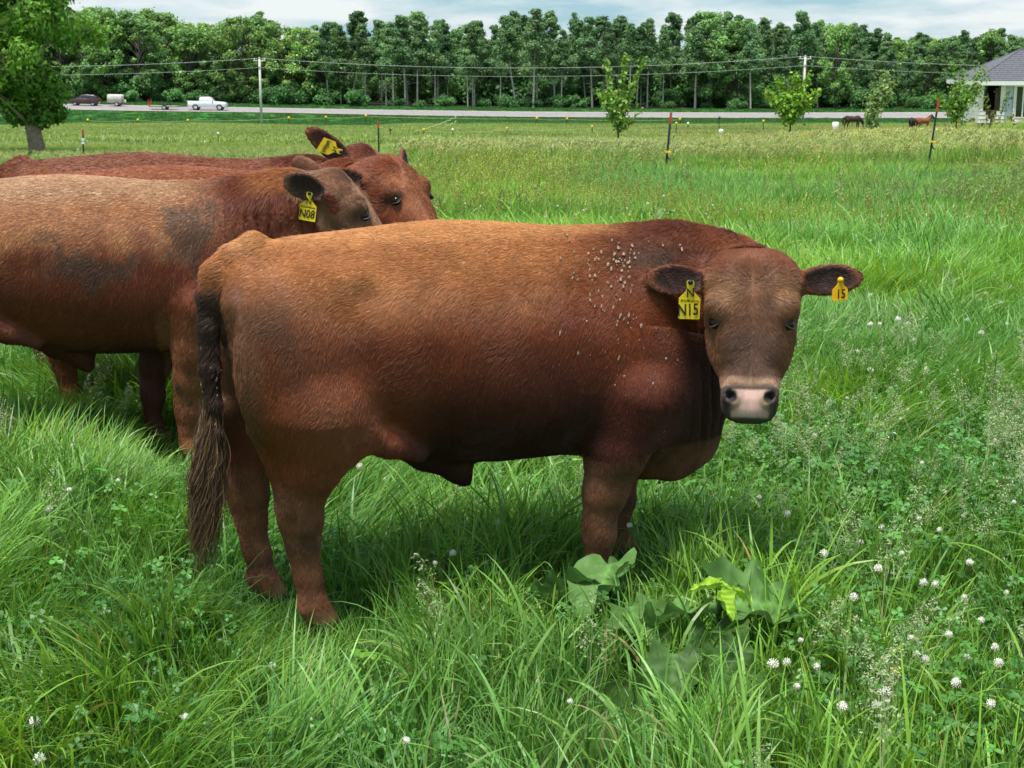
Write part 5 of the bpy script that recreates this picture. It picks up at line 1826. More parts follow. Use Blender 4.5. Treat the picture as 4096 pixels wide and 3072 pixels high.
for i, (a, b, c, d) in enumerate(holes):
    if i == 2:
        dr = MB().box((a + 0.03, 0.0, c), (b - 0.03, 0.06, d)).build('door', m_blue, house)
        MB().tube([(a + 0.36, -0.05, 1.55), (a + 0.40, -0.06, 1.7)], 0.035, 8).build('door_handle', m_black, dr)
        continue
    if i == 0:
        f = MB().box((a, -0.03, c), (a + 0.06, 0.08, d)).box((b - 0.06, -0.03, c), (b, 0.08, d)).box((a + 0.062, -0.03, c), (b - 0.062, 0.08, c + 0.06)).build('window', m_fascia, house)
        MB().box((a + 0.065, 0.02, c + 0.065), (b - 0.065, 0.035, d)).build('pane', m_glass, f)
    elif i == 1:
        f = MB().box((a, -0.03, c), (a + 0.05, 0.10, d)).box((b - 0.12, -0.02, c), (b - 0.06, 0.10, d)).box((a + 0.052, -0.03, c), (b - 0.122, 0.10, c + 0.07)).build('window', m_sheath, house)
        MB().add([(a + 0.05, 0.03, d), (a + 0.25, 0.03, d), (a + 0.12, 0.03, d - 0.7), (a + 0.05, 0.03, c + 0.5)], [(0, 1, 2, 3)]).add([(a + 0.05, 0.04, d), (a + 0.25, 0.04, d), (a + 0.12, 0.04, d - 0.7), (a + 0.05, 0.04, c + 0.5)], [(3, 2, 1, 0)]).build('pane', m_glass, f)
        MB().box((b - 0.30, 0.16, c + 0.05), (b - 0.05, 0.20, d - 0.2)).build('curtain', m_sheath, f)
    else:
        w_ = b - a
        f = MB().box((a, -0.04, c), (a + 0.10, 0.08, d)).box((b - 0.10, -0.04, c), (b, 0.08, d)).box((a + 0.102, -0.04, c), (b - 0.102, 0.08, c + 0.10)).box((a + 0.102, -0.04, d - 0.08), (b - 0.102, 0.08, d)) \
            .box((a + w_ * 0.30, -0.03, c + 0.102), (a + w_ * 0.30 + 0.09, 0.07, d - 0.082)).box((a + w_ * 0.68, -0.03, c + 0.102), (a + w_ * 0.68 + 0.09, 0.07, d - 0.082)).build('window', m_siding, house)
        MB().box((a + 0.105, 0.02, c + 0.105), (a + w_ * 0.30 - 0.004, 0.035, d - 0.085)).build('pane', m_glass, f)
        MB().box((a + w_ * 0.30 + 0.094, 0.02, c + 0.105), (a + w_ * 0.68 - 0.004, 0.035, d - 0.085)).build('pane', m_glass, f)
        MB().box((a + w_ * 0.68 + 0.094, 0.02, c + 0.105), (b - 0.105, 0.035, d - 0.085)).build('pane', m_glass, f)
OV = 0.55
rz0, rz1 = WH + 0.06, WH + 2.15
A = [(-OV - 0.1, -OV, rz0), (WL + OV, -OV, rz0), (WL + OV, DEP + OV, rz0), (-OV - 0.1, DEP + OV, rz0)]
hipx = 3.3
B = [(hipx, DEP / 2, rz1), (WL - 3, DEP / 2, rz1)]
V = A + B + [(x, y, z - 0.05) for x, y, z in A]
roof = MB().add(V, [(0, 1, 5, 4), (2, 3, 4, 5), (6, 9, 8, 7)], [(3, 0, 4), (1, 2, 5)]).build('roof', m_shingle, house)
MB().tube([B[0], B[1]], 0.07, 6).tube([A[0], B[0]], 0.05, 6).tube([A[3], B[0]], 0.05, 6).build('ridge_cap', m_shingle, roof, True)
for k_ in range(16):                            # courses of shingles as shallow steps
    f0 = (k_ + 0.5) / 16.5
    ya, za = -OV + f0 * (DEP / 2 + OV), rz0 + f0 * (rz1 - rz0)
    xa, xb = -OV - 0.1 + f0 * (hipx + OV + 0.1), WL + OV - f0 * (3 + OV)
    MB().box((xa, ya, za + 0.004), (xb, ya + 0.04, za + 0.026)).build('shingle_course', m_shingle, roof)
MB().box((-OV - 0.12, -OV - 0.03, rz0 - 0.24), (WL + OV, -OV - 0.004, rz0 + 0.02)).box((-OV - 0.13, -OV, rz0 - 0.24), (-OV - 0.104, DEP + OV, rz0 + 0.02)).box((-OV - 0.1, -OV, rz0 - 0.24), (WL + OV, 0.0, rz0 - 0.21)).box((-OV - 0.1, 0.002, rz0 - 0.24), (-0.04, DEP, rz0 - 0.21)).build('fascia', m_fascia, house)
rb_ = random.Random(4)
for i in range(14):
    x = 0.1 + i * 0.42
    MB().box((x, 0.02 + rb_.uniform(0, 0.08), -0.55), (x + 0.36, 0.5, -0.02 - rb_.uniform(0, 0.06))).build('foundation_block', m_block, house)

# weeds and shoots in front of the house wall
rngs = np.random.default_rng(61)
for i, (dx, dy, hh) in enumerate(((0.42, -0.6, 2.2), (1.05, -0.7, 2.4), (0.85, -0.5, 1.0), (-0.5, -0.7, 0.7), (1.9, -0.8, 0.8), (3.1, -0.6, 0.9))):
    c, s = math.cos(HROT), math.sin(HROT)
    px, py = hc_[0] + c * dx - s * dy, 100 + s * dx + c * dy
    e = bpy.data.objects.new('shrub', None)
    COL.objects.link(e)
    e.location = (px, py, float(ground_z(px, py)) - 0.05)
    tag(e, ['tall leafy shoot crossing the left of the broken window', 'tall leafy shoot leaning right across the broken window', 'low leafy shoot under the broken window', 'low weed by the left corner of the house', 'low weed below the pale blue door', 'weed under the large window of the house'][i], 'shrub', 'shoots by the house')
    st = wander(rngs, (0, 0, 0), ((0.25 if i == 1 else -0.1) * hh, 0, hh), 7, 0.03)
    link('stem', limbs_mesh([(st, np.linspace(0.02, 0.006, 7))], m_bark, 'stem', 5), e)
    t = rngs.random(90)
    P = np.stack([np.interp(t * 6, np.arange(7), st[:, q]) for q in range(3)], 1) + rngs.normal(0, 0.10, (90, 3))
    V, Q, C = leaf_quads(rngs, P, rngs.normal(0, 1, (90, 3)), 0.12, (0.16, 0.21, 0.06))
    link('foliage', mesh('foliage', V, Q, False, C, m_sap_leaf), e)

# ------------------------------------------------------------------ fence posts, stakes, rope, white markers
m_tpost = plain('dark green steel', (0.028, 0.042, 0.038), 0.6, var=0.25, scale=8)
m_tip = plain('faded red paint', (0.42, 0.055, 0.03), 0.65, var=0.25, scale=12)
m_yel = plain('yellow insulator', (0.75, 0.50, 0.02), 0.5, var=0.1)
m_wtape = plain('white tape', (0.75, 0.76, 0.78), 0.6, var=0.1)


def t_post(u, vb, vt, Y, lean, label, ins=None, tape=False):
    p = at(u, vb, Y)
    p[2] = float(ground_z(p[0], Y))
    h = at(u, vt, Y)[2] - p[2]
    e = bpy.data.objects.new('fence_post', None)
    COL.objects.link(e)
    e.location = p
    e.rotation_euler = (0, lean, 0)
    h /= math.cos(lean)
    tag(e, label, 'fence post', 'steel fence posts with red tips')
    k = h * 0.17
    MB().box((-0.024, -0.004, -0.3), (0.024, 0.004, h - k)).box((-0.004, 0.0045, -0.3), (0.004, 0.036, h - k)).build('post', m_tpost, e)
    MB().box((-0.026, -0.005, h - k + 0.001), (0.026, 0.005, h)).box((-0.005, 0.0055, h - k + 0.001), (0.005, 0.038, h)).build('tip', m_tip, e)
    for q in np.linspace(0.1, h - k - 0.1, 14):
        MB().box((-0.012, -0.013, q), (0.012, -0.0045, q + 0.02)).build('stud', m_tpost, e)
    if ins:
        MB().box((-0.045, -0.05, ins * h), (0.055, 0.045, ins * h + 0.045)).tube([(0.03, -0.05, ins * h + 0.02), (0.075, -0.06, ins * h + 0.02)], 0.015, 6).build('insulator', m_yel, e)
        MB().tube([(0.0, -0.03, ins * h - 0.05), (0.05, -0.04, ins * h - 0.14), (0.09, -0.04, ins * h - 0.15)], 0.014, 6).build('clip', m_black, e)
    if tape:
        for q in (0.56, 0.66):
            MB().box((-0.034, -0.03, q * h), (0.034, 0.05, q * h + 0.07)).build('tape', m_wtape, e)
    return e


t_post(1436 * K, 180, 112.5, 33, 0.075, 'leaning red-tipped steel post with yellow insulator in front of the tall grass', 0.40)
t_post(2003 * K, 171, 99.5, 36, 0.10, 'leaning red-tipped steel post with yellow insulator near the white house', 0.42)
t_post(819 * K, 168, 121, 42, 0.0, 'upright red-tipped steel post rising behind the heads of the bulls')
t_post(182 * K, 170, 129.5, 43, 0.03, 'red-tipped steel post wound with white tape behind the bulls at left', None, True)


def stake(u, vb, vt, Y, cap, label, group='thin fence stakes'):
    p = at(u, vb, Y)
    zt = at(u, vt, Y)[2]
    p[2] = float(ground_z(p[0], Y))
    h = max(0.5, zt - p[2])
    e = bpy.data.objects.new('fence_stake', None)
    COL.objects.link(e)
    e.location = p
    tag(e, label, 'fence stake', group)
    MB().tube([(0, 0, -0.2), (0, 0, h)], Y * 0.00028, 6).build('rod', m_tpost, e)
    if cap is not None:
        r = Y * 0.00075
        MB().lathe([(0, r), (r, r * 0.6), (r, -r), (0, -r * 1.2)], 8, None, (0, 0, h)).build('cap', cap, e, True)
    return p + np.array([0, 0, h])


G1 = 'dark stakes with yellow caps along the middle of the pasture'
line1 = [stake(u, vb, vt, Y, m_yel, 'thin dark stake with yellow cap in the middle of the pasture', G1)
         for u, vb, vt, Y in ((424, 146, 137, 96), (507, 144, 131.8, 104), (592, 140.5, 126.3, 116), (676, 138, 123, 126), (763, 135.5, 120.8, 136))]
G2 = 'far stakes with yellow caps at the foot of the road bank'
line2 = [stake(u, vb, vt, Y, m_yel, 'short far stake with yellow cap at the foot of the road bank', G2)
         for u, vb, vt, Y in ((88, 123.5, 120, 200), (138, 123, 119.6, 200), (188, 123.4, 120.1, 200), (289, 121.5, 117.6, 200), (326, 122, 116.8, 200), (366, 120.5, 115.6, 200), (537, 122, 118, 200), (567, 122.5, 118.6, 200), (680, 122.5, 119, 200))]
stake(390.5, 143.5, 132.8, 100, m_black, 'plain dark stake where the knotted rope starts')
w1 = stake(453, 149, 139.5, 92, m_wtape, 'short stake with white cap at the edge of the tall grass')
w2 = stake(219, 156, 147, 60, m_wtape, 'short stake with white cap behind the bulls at left')
w3 = stake(688, 127, 123.2, 165, m_wtape, 'far stake with white cap right of the leaning post')
stake(719, 130, 117.5, 150, m_tpost, 'dark stake above the tall white pipe')
stake(852, 125, 119, 180, m_tpost, 'dark stake behind the dark grazing horse')
m_poly = plain('pale yellow fence rope', (0.50, 0.52, 0.24), 0.7, var=0.1)
for pts_, nm in ((line1, 'pale fence wire strung between the stakes in the middle of the pasture'), (line2, 'pale fence wire strung along the foot of the road bank')):
    mb = MB()
    for a, b in zip(pts_[:-1], pts_[1:]):
        t = np.linspace(0, 1, 10)[:, None]
        q = a * (1 - t) + b * t
        q[:, 2] -= (0.1 * 4 * t * (1 - t))[:, 0] + 0.12
        mb.tube(q, 0.008 if nm.startswith('pale fence wire strung b') else 0.014, 4, False)
    tag(mb.build('fence_wire', m_poly, None, True), nm, 'fence wire')
rp = bpy.data.objects.new('knotted_rope', None)
COL.objects.link(rp)
a, b = at(395, 135.5, 108), at(457, 116.5, 190)
rp.location = a
tag(rp, 'pale yellow knotted rope strung up the pasture towards the road', 'rope')
for off, amp in ((0.0, 0.06), (-0.55, 0.05)):
    t = np.linspace(0, 1, 90)
    P = (b - a)[None] * t[:, None] + np.array([0, 0, off])[None]
    P[:, 2] += amp * np.sin(t * 60) - 0.8 * 4 * t * (1 - t) * 0.3
    P[:, 0] += amp * np.cos(t * 55)
    MB().tube(P, np.linspace(0.018, 0.030, 90), 5, False).build('strand', m_poly, rp, True)
    for q in range(6, 90, 9):
        r = 0.045 + 0.03 * t[q]
        MB().lathe([(0, r), (r * 0.8, r * 0.5), (r, 0), (r * 0.8, -r * 0.5), (0, -r)], 8, None, P[q]).build('knot', m_poly, rp, True)

m_pvc = plain('white plastic', (0.74, 0.74, 0.73), 0.5, var=0.06, scale=5)


def hit(u, v, up=0.0, y0=3.0, y1=228.0):
    """Depth at which the sight line through (u, v) meets the ground (or a height above it)."""
    ys_ = np.concatenate([np.arange(y0, 40, 0.05), np.arange(40, y1, 0.5)])
    d = at(u, v, 1.0) - CAM
    P = CAM + d[None] * ys_[:, None]
    b = P[:, 2] < ground_z(P[:, 0], P[:, 1]) + up
    return float(ys_[np.argmax(b)]) if b.any() else y1


def white_thing(u, vb, vt, Y, prof, label, cat, lean=0.0):
    Y = min(hit(u, vb + 1.0), Y * 1.3)
    p = at(u, vb, Y)
    p[2] = max(p[2], float(ground_z(p[0], Y)))
    h = at(u, vt, Y)[2] - p[2]
    gz = float(ground_z(p[0], Y))
    pr = [(r * h, z * h + (p[2] - gz)) for r, z in prof]
    o = MB().lathe([(pr[0][0] * 0.8, 0.0)] + pr, 12).build(cat.replace(' ', '_'), m_pvc, None, True, loc=(p[0], p[1], gz), rot=(0, lean, 0))
    return tag(o, label, cat, 'white plastic things in the pasture')


JUG = [(0.26, 0.0), (0.34, 0.04), (0.36, 0.55), (0.22, 0.75), (0.13, 0.84), (0.16, 0.86), (0.16, 0.98), (0, 1.0)]
PIPE = [(0.11, 0.0), (0.13, 0.10), (0.12, 0.45), (0.15, 0.62), (0.21, 0.70), (0.21, 0.90), (0.15, 0.985), (0, 1.0)]
BUCK = [(0.28, 0.0), (0.36, 0.85), (0.40, 0.86), (0.40, 0.93), (0.30, 0.97), (0, 1.0)]
white_thing(720.3, 140.5, 129, 100, PIPE, 'tall white capped pipe standing behind the tall grass', 'pipe', 0.05)
white_thing(715.3, 142.8, 138.8, 96, BUCK, 'squat white tub at the left foot of the tall white pipe', 'tub')
white_thing(683, 142.2, 138.0, 96, BUCK, 'squat white tub just right of the leaning post', 'tub', 0.2)
white_thing(674.5, 144.0, 138.6, 94, JUG, 'small white jug next to the leaning post', 'jug')
white_thing(835.2, 131.5, 122.0, 140, [(0.2, 0.0), (0.30, 0.15), (0.34, 0.55), (0.36, 0.95), (0.2, 1.0), (0, 1.0)], 'white barrel left of the dark grazing horse', 'barrel')
white_thing(77.5, 157, 148.5, 43.5, [(0.10, 0.0), (0.13, 0.1), (0.13, 0.9), (0.08, 0.98), (0, 1.0)], 'white plastic sleeve beside the taped post', 'sleeve', 0.12)

# ------------------------------------------------------------------ horses


def horse(u, vf, Y, yaw, graze, coat, mane, label, size=1.0):
    f = Field(axis_pts(-1.1, 1.7, 0.035), axis_pts(-0.35, 0.35, 0.03), axis_pts(0, 1.9, 0.035))
    f.chain([(-0.62, 0, 1.15, 0.27), (-0.2, 0, 1.10, 0.29), (0.3, 0, 1.08, 0.28), (0.58, 0, 1.14, 0.25)], 0.08)
    f.ell((-0.58, 0, 1.22), (0.26, 0.25, 0.22), None, 0.08)
    f.ell((0.52, 0, 1.32), (0.18, 0.10, 0.16), None, 0.1)
    for s in (-1, 1):
        o = 0.12 * s
        f.chain([(0.56, s * 0.14, 0.98, 0.13), (0.58 + o, s * 0.14, 0.62, 0.07), (0.58 + o, s * 0.14, 0.50, 0.062), (0.58 + o, s * 0.14, 0.16, 0.042), (0.62 + o, s * 0.14, 0.04, 0.06)], 0.05)
        f.chain([(-0.56, s * 0.15, 1.0, 0.19), (-0.50 - o, s * 0.15, 0.72, 0.10), (-0.66 - o, s * 0.15, 0.52, 0.062), (-0.66 - o, s * 0.15, 0.16, 0.045), (-0.62 - o, s * 0.15, 0.04, 0.06)], 0.05)
    if graze:
        nk = [(0.60, 0, 1.18, 0.22), (0.92, 0, 0.92, 0.15), (1.14, 0, 0.62, 0.11)]
        hd = [(1.12, 0, 0.62, 0.115), (1.20, 0, 0.36, 0.09), (1.24, 0, 0.14, 0.065)]
        er = (1.17, 0.70)
    else:
        nk = [(0.58, 0, 1.22, 0.22), (0.86, 0, 1.42, 0.15), (1.05, 0, 1.58, 0.11)]
        hd = [(1.06, 0, 1.58, 0.115), (1.24, 0, 1.42, 0.09), (1.40, 0, 1.28, 0.07)]
        er = (1.02, 1.70)
    f.chain(nk, 0.08)
    f.chain(hd, 0.05)
    for s in (-1, 1):
        f.cone((er[0], s * 0.06, er[1]), 0.035, (er[0] + (0.05 if graze else -0.02), s * 0.08, er[1] + (0.04 if graze else 0.13)), 0.015, 0.02)
    V, Q = f.surface()
    V = smooth_verts(V, Q, 2, 0.5)
    n = fbm(V * 4 + u, 3)
    c = np.asarray(coat)[None] * (0.8 + 0.4 * n)[:, None]
    dark = np.clip((V[:, 2] < 0.55) * 1.0 + sstep(0.75, 0.9, V[:, 0]), 0, 1)
    c = mixc(c, mane, dark * 0.9)
    Y = max(150.0, hit(u, vf))
    p = at(u, vf, Y)
    e = bpy.data.objects.new('horse', None)
    COL.objects.link(e)
    e.location = (p[0], Y, float(ground_z(p[0], Y)))
    e.rotation_euler = (0, 0, yaw)
    e.scale = (size,) * 3
    tag(e, label, 'horse', 'horses grazing near the house')
    link('body', mesh('horse body', V, Q, True, c, m_skin), e)
    m = plain('horse mane hair', mane, 0.7, var=0.2)
    MB().tube([(-0.84, 0, 1.28), (-0.96, 0, 1.20), (-1.0, 0, 0.95), (-0.98, 0, 0.6), (-0.97, 0, 0.42)], [0.05, 0.075, 0.095, 0.08, 0.02], 8).build('tail', m, e, True)
    q = np.array([k_[:3] for k_ in nk], float)
    up = np.array([-0.12, 0, 0.12]) if not graze else np.array([0.10, 0, 0.14])
    MB().tube([q[0] + up * 1.25, q[1] + up, q[2] + up * 0.8], [0.06, 0.07, 0.05], 7).build('mane', m, e, True)
    return e


horse(857 - 5, 129.5, 172, 0.0, True, (0.040, 0.026, 0.020), (0.015, 0.012, 0.011), 'dark brown horse grazing with its head down beside the white barrel')
horse(911, 131.5, 168, math.radians(75), True, (0.030, 0.020, 0.018), (0.014, 0.011, 0.011), 'black horse grazing, rump towards the camera, beside the chestnut one', 0.95)
horse(922.5, 130.5, 172, math.radians(18), False, (0.22, 0.075, 0.036), (0.018, 0.012, 0.010), 'chestnut horse with black head standing near the house', 0.95)
# ------------------------------------------------------------------ grass, clover, weeds
m_blade = leafy('grass blades', 0.33, 0.42, 0.4, 1.0, True, rand=0.18)
m_head = leafy('grass seed heads', 0.25, 0.8, 0.15, 1.0, True, rand=0.12)


def blades(rng, n, R, h, w, lean, droop, pal, segs=5, spread=0.6, tipc=1.12, dry=0.015):
    """n blades in a disc of radius R, leaning mostly towards +x."""
    az = rng.normal(0, spread, n)
    r = R * np.sqrt(rng.random(n))
    a = rng.random(n) * 2 * math.pi
    P0 = np.stack([r * np.cos(a), r * np.sin(a), np.full(n, -0.01)], 1)
    H = rng.uniform(*h, n)
    W = rng.uniform(*w, n)
    le = rng.uniform(*lean, n)
    dr = rng.uniform(*droop, n) * (1 + 0.9 * (rng.random(n) < 0.12))
    t = np.linspace(0, 1, segs + 1)
    th = le[:, None] + dr[:, None] * t[None] ** 1.6
    dx, dz = np.sin(th), np.cos(th)
    X = np.concatenate([np.zeros((n, 1)), np.cumsum((dx[:, 1:] + dx[:, :-1]) / 2, 1)], 1) / segs * H[:, None]
    Z = np.concatenate([np.zeros((n, 1)), np.cumsum((dz[:, 1:] + dz[:, :-1]) / 2, 1)], 1) / segs * H[:, None]
    ca, sa = np.cos(az)[:, None], np.sin(az)[:, None]
    C = np.stack([P0[:, :1] + X * ca, P0[:, 1:2] + X * sa, P0[:, 2:] + Z], 2)
    tw = rng.normal(0, 0.5, n)[:, None] + rng.normal(0, 0.5, n)[:, None] * t[None]
    side = np.stack([-np.sin(az[:, None] + tw), np.cos(az[:, None] + tw), 0.25 * np.sin(tw * 2)], 2)
    prof = (0.55 + 0.45 * np.sin(np.clip(t * 1.6, 0, math.pi / 2))) * (1 - t ** 3) + 0.04
    hw = 0.5 * W[:, None] * prof[None]
    V = np.stack([C - side * hw[:, :, None], C + side * hw[:, :, None]], 2).reshape(-1, 3)
    b = (np.arange(n) * (segs + 1) * 2)[:, None] + (np.arange(segs) * 2)[None]
    b = b.ravel()
    Q = np.stack([b, b + 1, b + 3, b + 2], 1)
    pal = np.asarray(pal)
    k = rng.random((n, len(pal))) ** 2.5
    col = (k[:, :, None] * pal[None]).sum(1) / k.sum(1)[:, None]
    col = col * np.exp(rng.normal(0, 0.16, n))[:, None]
    d = rng.random(n) < dry
    col[d] = np.array([0.36, 0.31, 0.14])
    cc = col[:, None, None, :] * (1 + (tipc - 1) * t)[None, :, None, None] * np.ones((1, 1, 2, 1))
    return V, Q, cc.reshape(-1, 3)


def combine(parts):
    V, Q, C, n = [], [], [], 0
    for v, q, c in parts:
        V.append(v)
        Q.append(q + n)
        C.append(c)
        n += len(v)
    return np.concatenate(V), np.concatenate(Q), np.concatenate(C)


PAL = [(0.090, 0.225, 0.028), (0.165, 0.335, 0.040), (0.055, 0.180, 0.036), (0.230, 0.400, 0.070), (0.105, 0.260, 0.062)]
PALY = [(0.13, 0.22, 0.045), (0.20, 0.27, 0.075), (0.08, 0.19, 0.035), (0.25, 0.29, 0.11)]
PALP = [(0.110, 0.200, 0.034), (0.160, 0.238, 0.048), (0.085, 0.176, 0.032)]


def panicle(rng, h, col, nb=9, ln=0.05, seed=0.0035):
    """Open seed head on a thin stem."""
    v, q, c = blades(rng, 1, 0.01, (h, h * 1.001), (0.0022, 0.0024), (0.05, 0.2), (0.1, 0.35), [col], 6, 0.5)
    top = v.reshape(-1, 2, 3).mean(1)
    parts = [(v, q, c)]
    for i in range(nb):
        f = 0.70 + 0.30 * (i + 0.5) / nb
        p = np.array([np.interp(f * 6, np.arange(7), top[:, k]) for k in range(3)])
        for s in range(3):
            a = rng.uniform(0, 6.28)
            L = ln * (1.15 - (f - 0.7) / 0.34) * rng.uniform(0.5, 1.1)
            d = np.array([math.cos(a), math.sin(a), rng.uniform(0.2, 0.9)])
            m = 5
            P = p + d * L * np.linspace(0.35, 1, m)[:, None] + rng.normal(0, 0.003, (m, 3))
            parts.append(leaf_quads(rng, P, np.tile(d, (m, 1)), seed, col, stretch=2.2))
    return combine(parts)


def spike(rng, h, col, r=0.004, ln=0.09):
    v, q, c = blades(rng, 1, 0.01, (h, h * 1.001), (0.004, 0.005), (0.03, 0.2), (0.1, 0.5), [col], 6, 0.5)
    top = v.reshape(-1, 2, 3).mean(1)
    m = 26
    f = rng.uniform(1 - ln / h, 1.0, m)
    P = np.stack([np.interp(f * 6, np.arange(7), top[:, k]) for k in range(3)], 1) + rng.normal(0, r, (m, 3))
    return combine([(v, q, c), leaf_quads(rng, P, rng.normal(0, 1, (m, 3)), r * 2.6, col, stretch=2.4)])


def trefoils(rng, n, R, h, size, col):
    parts = []
    for i in range(n):
        p = np.array([rng.normal(0, R * 0.5), rng.normal(0, R * 0.5), rng.uniform(*h)])
        nn = np.array([rng.normal(0, 0.35), rng.normal(0, 0.35), 1.0])
        nn /= np.linalg.norm(nn)
        a0 = rng.uniform(0, 6.28)
        c = np.array(col) * math.exp(rng.normal(0, 0.2))
        s = size * rng.uniform(0.7, 1.25)
        t = np.cross(nn, [1, 0, 0.1])
        t /= np.linalg.norm(t)
        b = np.cross(nn, t)
        for k in range(3):
            a = a0 + k * 2.094
            d = t * math.cos(a) + b * math.sin(a)
            e = -t * math.sin(a) + b * math.cos(a)
            V = np.array([p, p + d * s * 0.55 + e * s * 0.48 + nn * s * 0.12, p + d * s * 1.0 + e * s * 0.25, p + d * s * 1.0 - e * s * 0.25, p + d * s * 0.55 - e * s * 0.48 + nn * s * 0.12])
            V = np.vstack([V, V[3:4]])
            parts.append((V, np.array([[0, 1, 2, 3], [0, 3, 4, 4]])[:1], np.tile(c, (6, 1))))
            parts.append((np.array([p, V[3], V[4], p + (V[4] - p) * 0.5 - d * s * 0.05]), np.array([[0, 1, 2, 3]]), np.tile(c, (4, 1))))
        stem = np.array([[p[0] * 0.8, p[1] * 0.8, -0.01], [p[0] * 0.8 + 0.003, p[1] * 0.8, -0.01], p + [0.002, 0, 0], p])
        parts.append((stem, np.array([[0, 1, 2, 3]]), np.tile(c * 1.1, (4, 1))))
    return combine(parts)


rg = np.random.default_rng(31)


def tuft_mesh(name, parts, mat=None):
    V, Q, C = combine(parts)
    return mesh(name, V, Q, False, C, mat or m_blade)


near_m = []
for i in range(6):     # upright
    near_m.append(tuft_mesh('tuft', [blades(rg, 21, 0.09, (0.16, 0.34), (0.0045, 0.0085), (0.02, 0.35), (0.1, 0.9), PAL, 5, 1.6), blades(rg, 6, 0.08, (0.24, 0.42), (0.007, 0.011), (0.05, 0.5), (0.6, 1.7), PAL, 7, 1.8)]))
for i in range(5):     # combed over
    near_m.append(tuft_mesh('tuft', [blades(rg, 24, 0.10, (0.24, 0.44), (0.005, 0.009), (0.25, 0.70), (0.4, 1.1), PAL, 6, 0.45), blades(rg, 9, 0.09, (0.14, 0.28), (0.005, 0.008), (0.0, 0.4), (0.2, 0.8), PAL, 4, 1.8)]))
for i in range(3):     # broad arching
    near_m.append(tuft_mesh('tuft', [blades(rg, 8, 0.06, (0.28, 0.48), (0.010, 0.0155), (0.1, 0.5), (0.7, 1.9), PAL, 9, 1.2), blades(rg, 16, 0.10, (0.12, 0.26), (0.0045, 0.0075), (0.02, 0.5), (0.1, 0.8), PAL, 4, 2)]))
low_m = [tuft_mesh('tuft', [blades(rg, 34, 0.11, (0.07, 0.18), (0.0035, 0.006), (0.05, 0.7), (0.1, 0.9), PAL, 4, 3.0)]) for _ in range(4)]
clov_m = [tuft_mesh('clover_leaves', [trefoils(rg, 22, 0.16, (0.05, 0.17), 0.017, (0.070, 0.205, 0.038)), blades(rg, 12, 0.12, (0.12, 0.26), (0.0025, 0.004), (0.05, 0.5), (0.1, 0.9), PAL, 4, 3.0)]) for _ in range(4)]
pan_m = [tuft_mesh('seed_heads', [panicle(rg, rg.uniform(0.26, 0.42), (0.30, 0.37, 0.20)) for _ in range(3)], m_head) for _ in range(5)]
mid_m = [tuft_mesh('tuft', [blades(rg, 44, 0.20, (0.14, 0.34), (0.007, 0.012), (0.02, 0.5), (0.1, 1.1), PAL, 4, 1.3)]) for _ in range(6)]
mid_pan = [tuft_mesh('tuft', [blades(rg, 26, 0.20, (0.16, 0.34), (0.007, 0.011), (0.02, 0.5), (0.1, 0.9), PAL + PALY[:2], 4, 1.6)] + [spike(rg, rg.uniform(0.32, 0.5), (0.27, 0.34, 0.13), 0.0035, 0.08) for _ in range(4)]) for _ in range(3)]
tall_m = [tuft_mesh('tall_tuft', [blades(rg, 46, 0.28, (0.45, 0.95), (0.012, 0.020), (0.0, 0.22), (0.05, 0.5), [(0.185, 0.360, 0.058), (0.115, 0.270, 0.050), (0.30, 0.43, 0.10)], 4, 1.5)] + [spike(rg, rg.uniform(0.8, 1.1), (0.50, 0.58, 0.24), 0.009, 0.17) for _ in range(7)]) for _ in range(6)]
past_m = [tuft_mesh('pasture_tuft', [blades(rg, 70, 0.65, (0.10, 0.26), (0.028, 0.05), (0.05, 0.6), (0.1, 0.8), PALP, 3, 2.5)]) for _ in range(5)]


def rand_pts(n, y0, y1, margin=1.2, slope=0.40):
    """Points spread evenly over the ground in view between two depths."""
    out = np.zeros((0, 2))
    while len(out) < n:
        y = np.sqrt(rg.uniform(y0 ** 2, y1 ** 2, n * 2))
        x = rg.uniform(-1, 1, n * 2) * (slope * y1 + margin)
        k = np.abs(x) < slope * y + margin
        out = np.vstack([out, np.stack([x, y], 1)[k]])
    return out[:n]


def lay(name, label, P2, meshes, pick, scl, tilt=0.12, dirn=None, tint=None):
    n = len(P2)
    P = np.column_stack([P2, ground_z(P2[:, 0], P2[:, 1])])
    az = rg.uniform(0, 2 * math.pi, n) if dirn is None else dirn
    rot = np.stack([rg.normal(0, tilt, n), rg.normal(0, tilt, n), az], 1)
    tn = np.ones((n, 3)) if tint is None else tint
    s = np.stack([scl, scl, scl], 1) if scl.ndim == 1 else scl
    o = scatter(name, P, rot, s, pick, tn, bank(name + '_shapes', meshes))
    kind(o, 'stuff')
    o['label'] = label
    return o


def wind(P2, f=0.55, base=0.3):
    p = np.column_stack([P2 * f, np.zeros(len(P2))])
    return base + (fbm(p, 3) - 0.5) * 9.0


def tints(P2, f=0.6, amp=0.5):
    p = np.column_stack([P2 * f, np.zeros(len(P2))])
    a, b = fbm(p + 3, 3) - 0.5, fbm(p * 2.3 + 40, 3) - 0.5
    t = np.stack([1 + amp * 2.0 * a + 0.2 * b, 1 + amp * 1.0 * a + 0.3 * b, 1 - amp * 1.4 * a + 0.3 * b], 1)
    return np.clip(t, 0.35, 1.8)


HOOF = [np.array([P1[0] + math.cos(YAW1) * lx - math.sin(YAW1) * ly, P1[1] + math.sin(YAW1) * lx + math.cos(YAW1) * ly]) for lx, ly in ((0.04, -0.15), (-0.06, 0.15), (0.96, -0.17), (1.18, 0.17))]


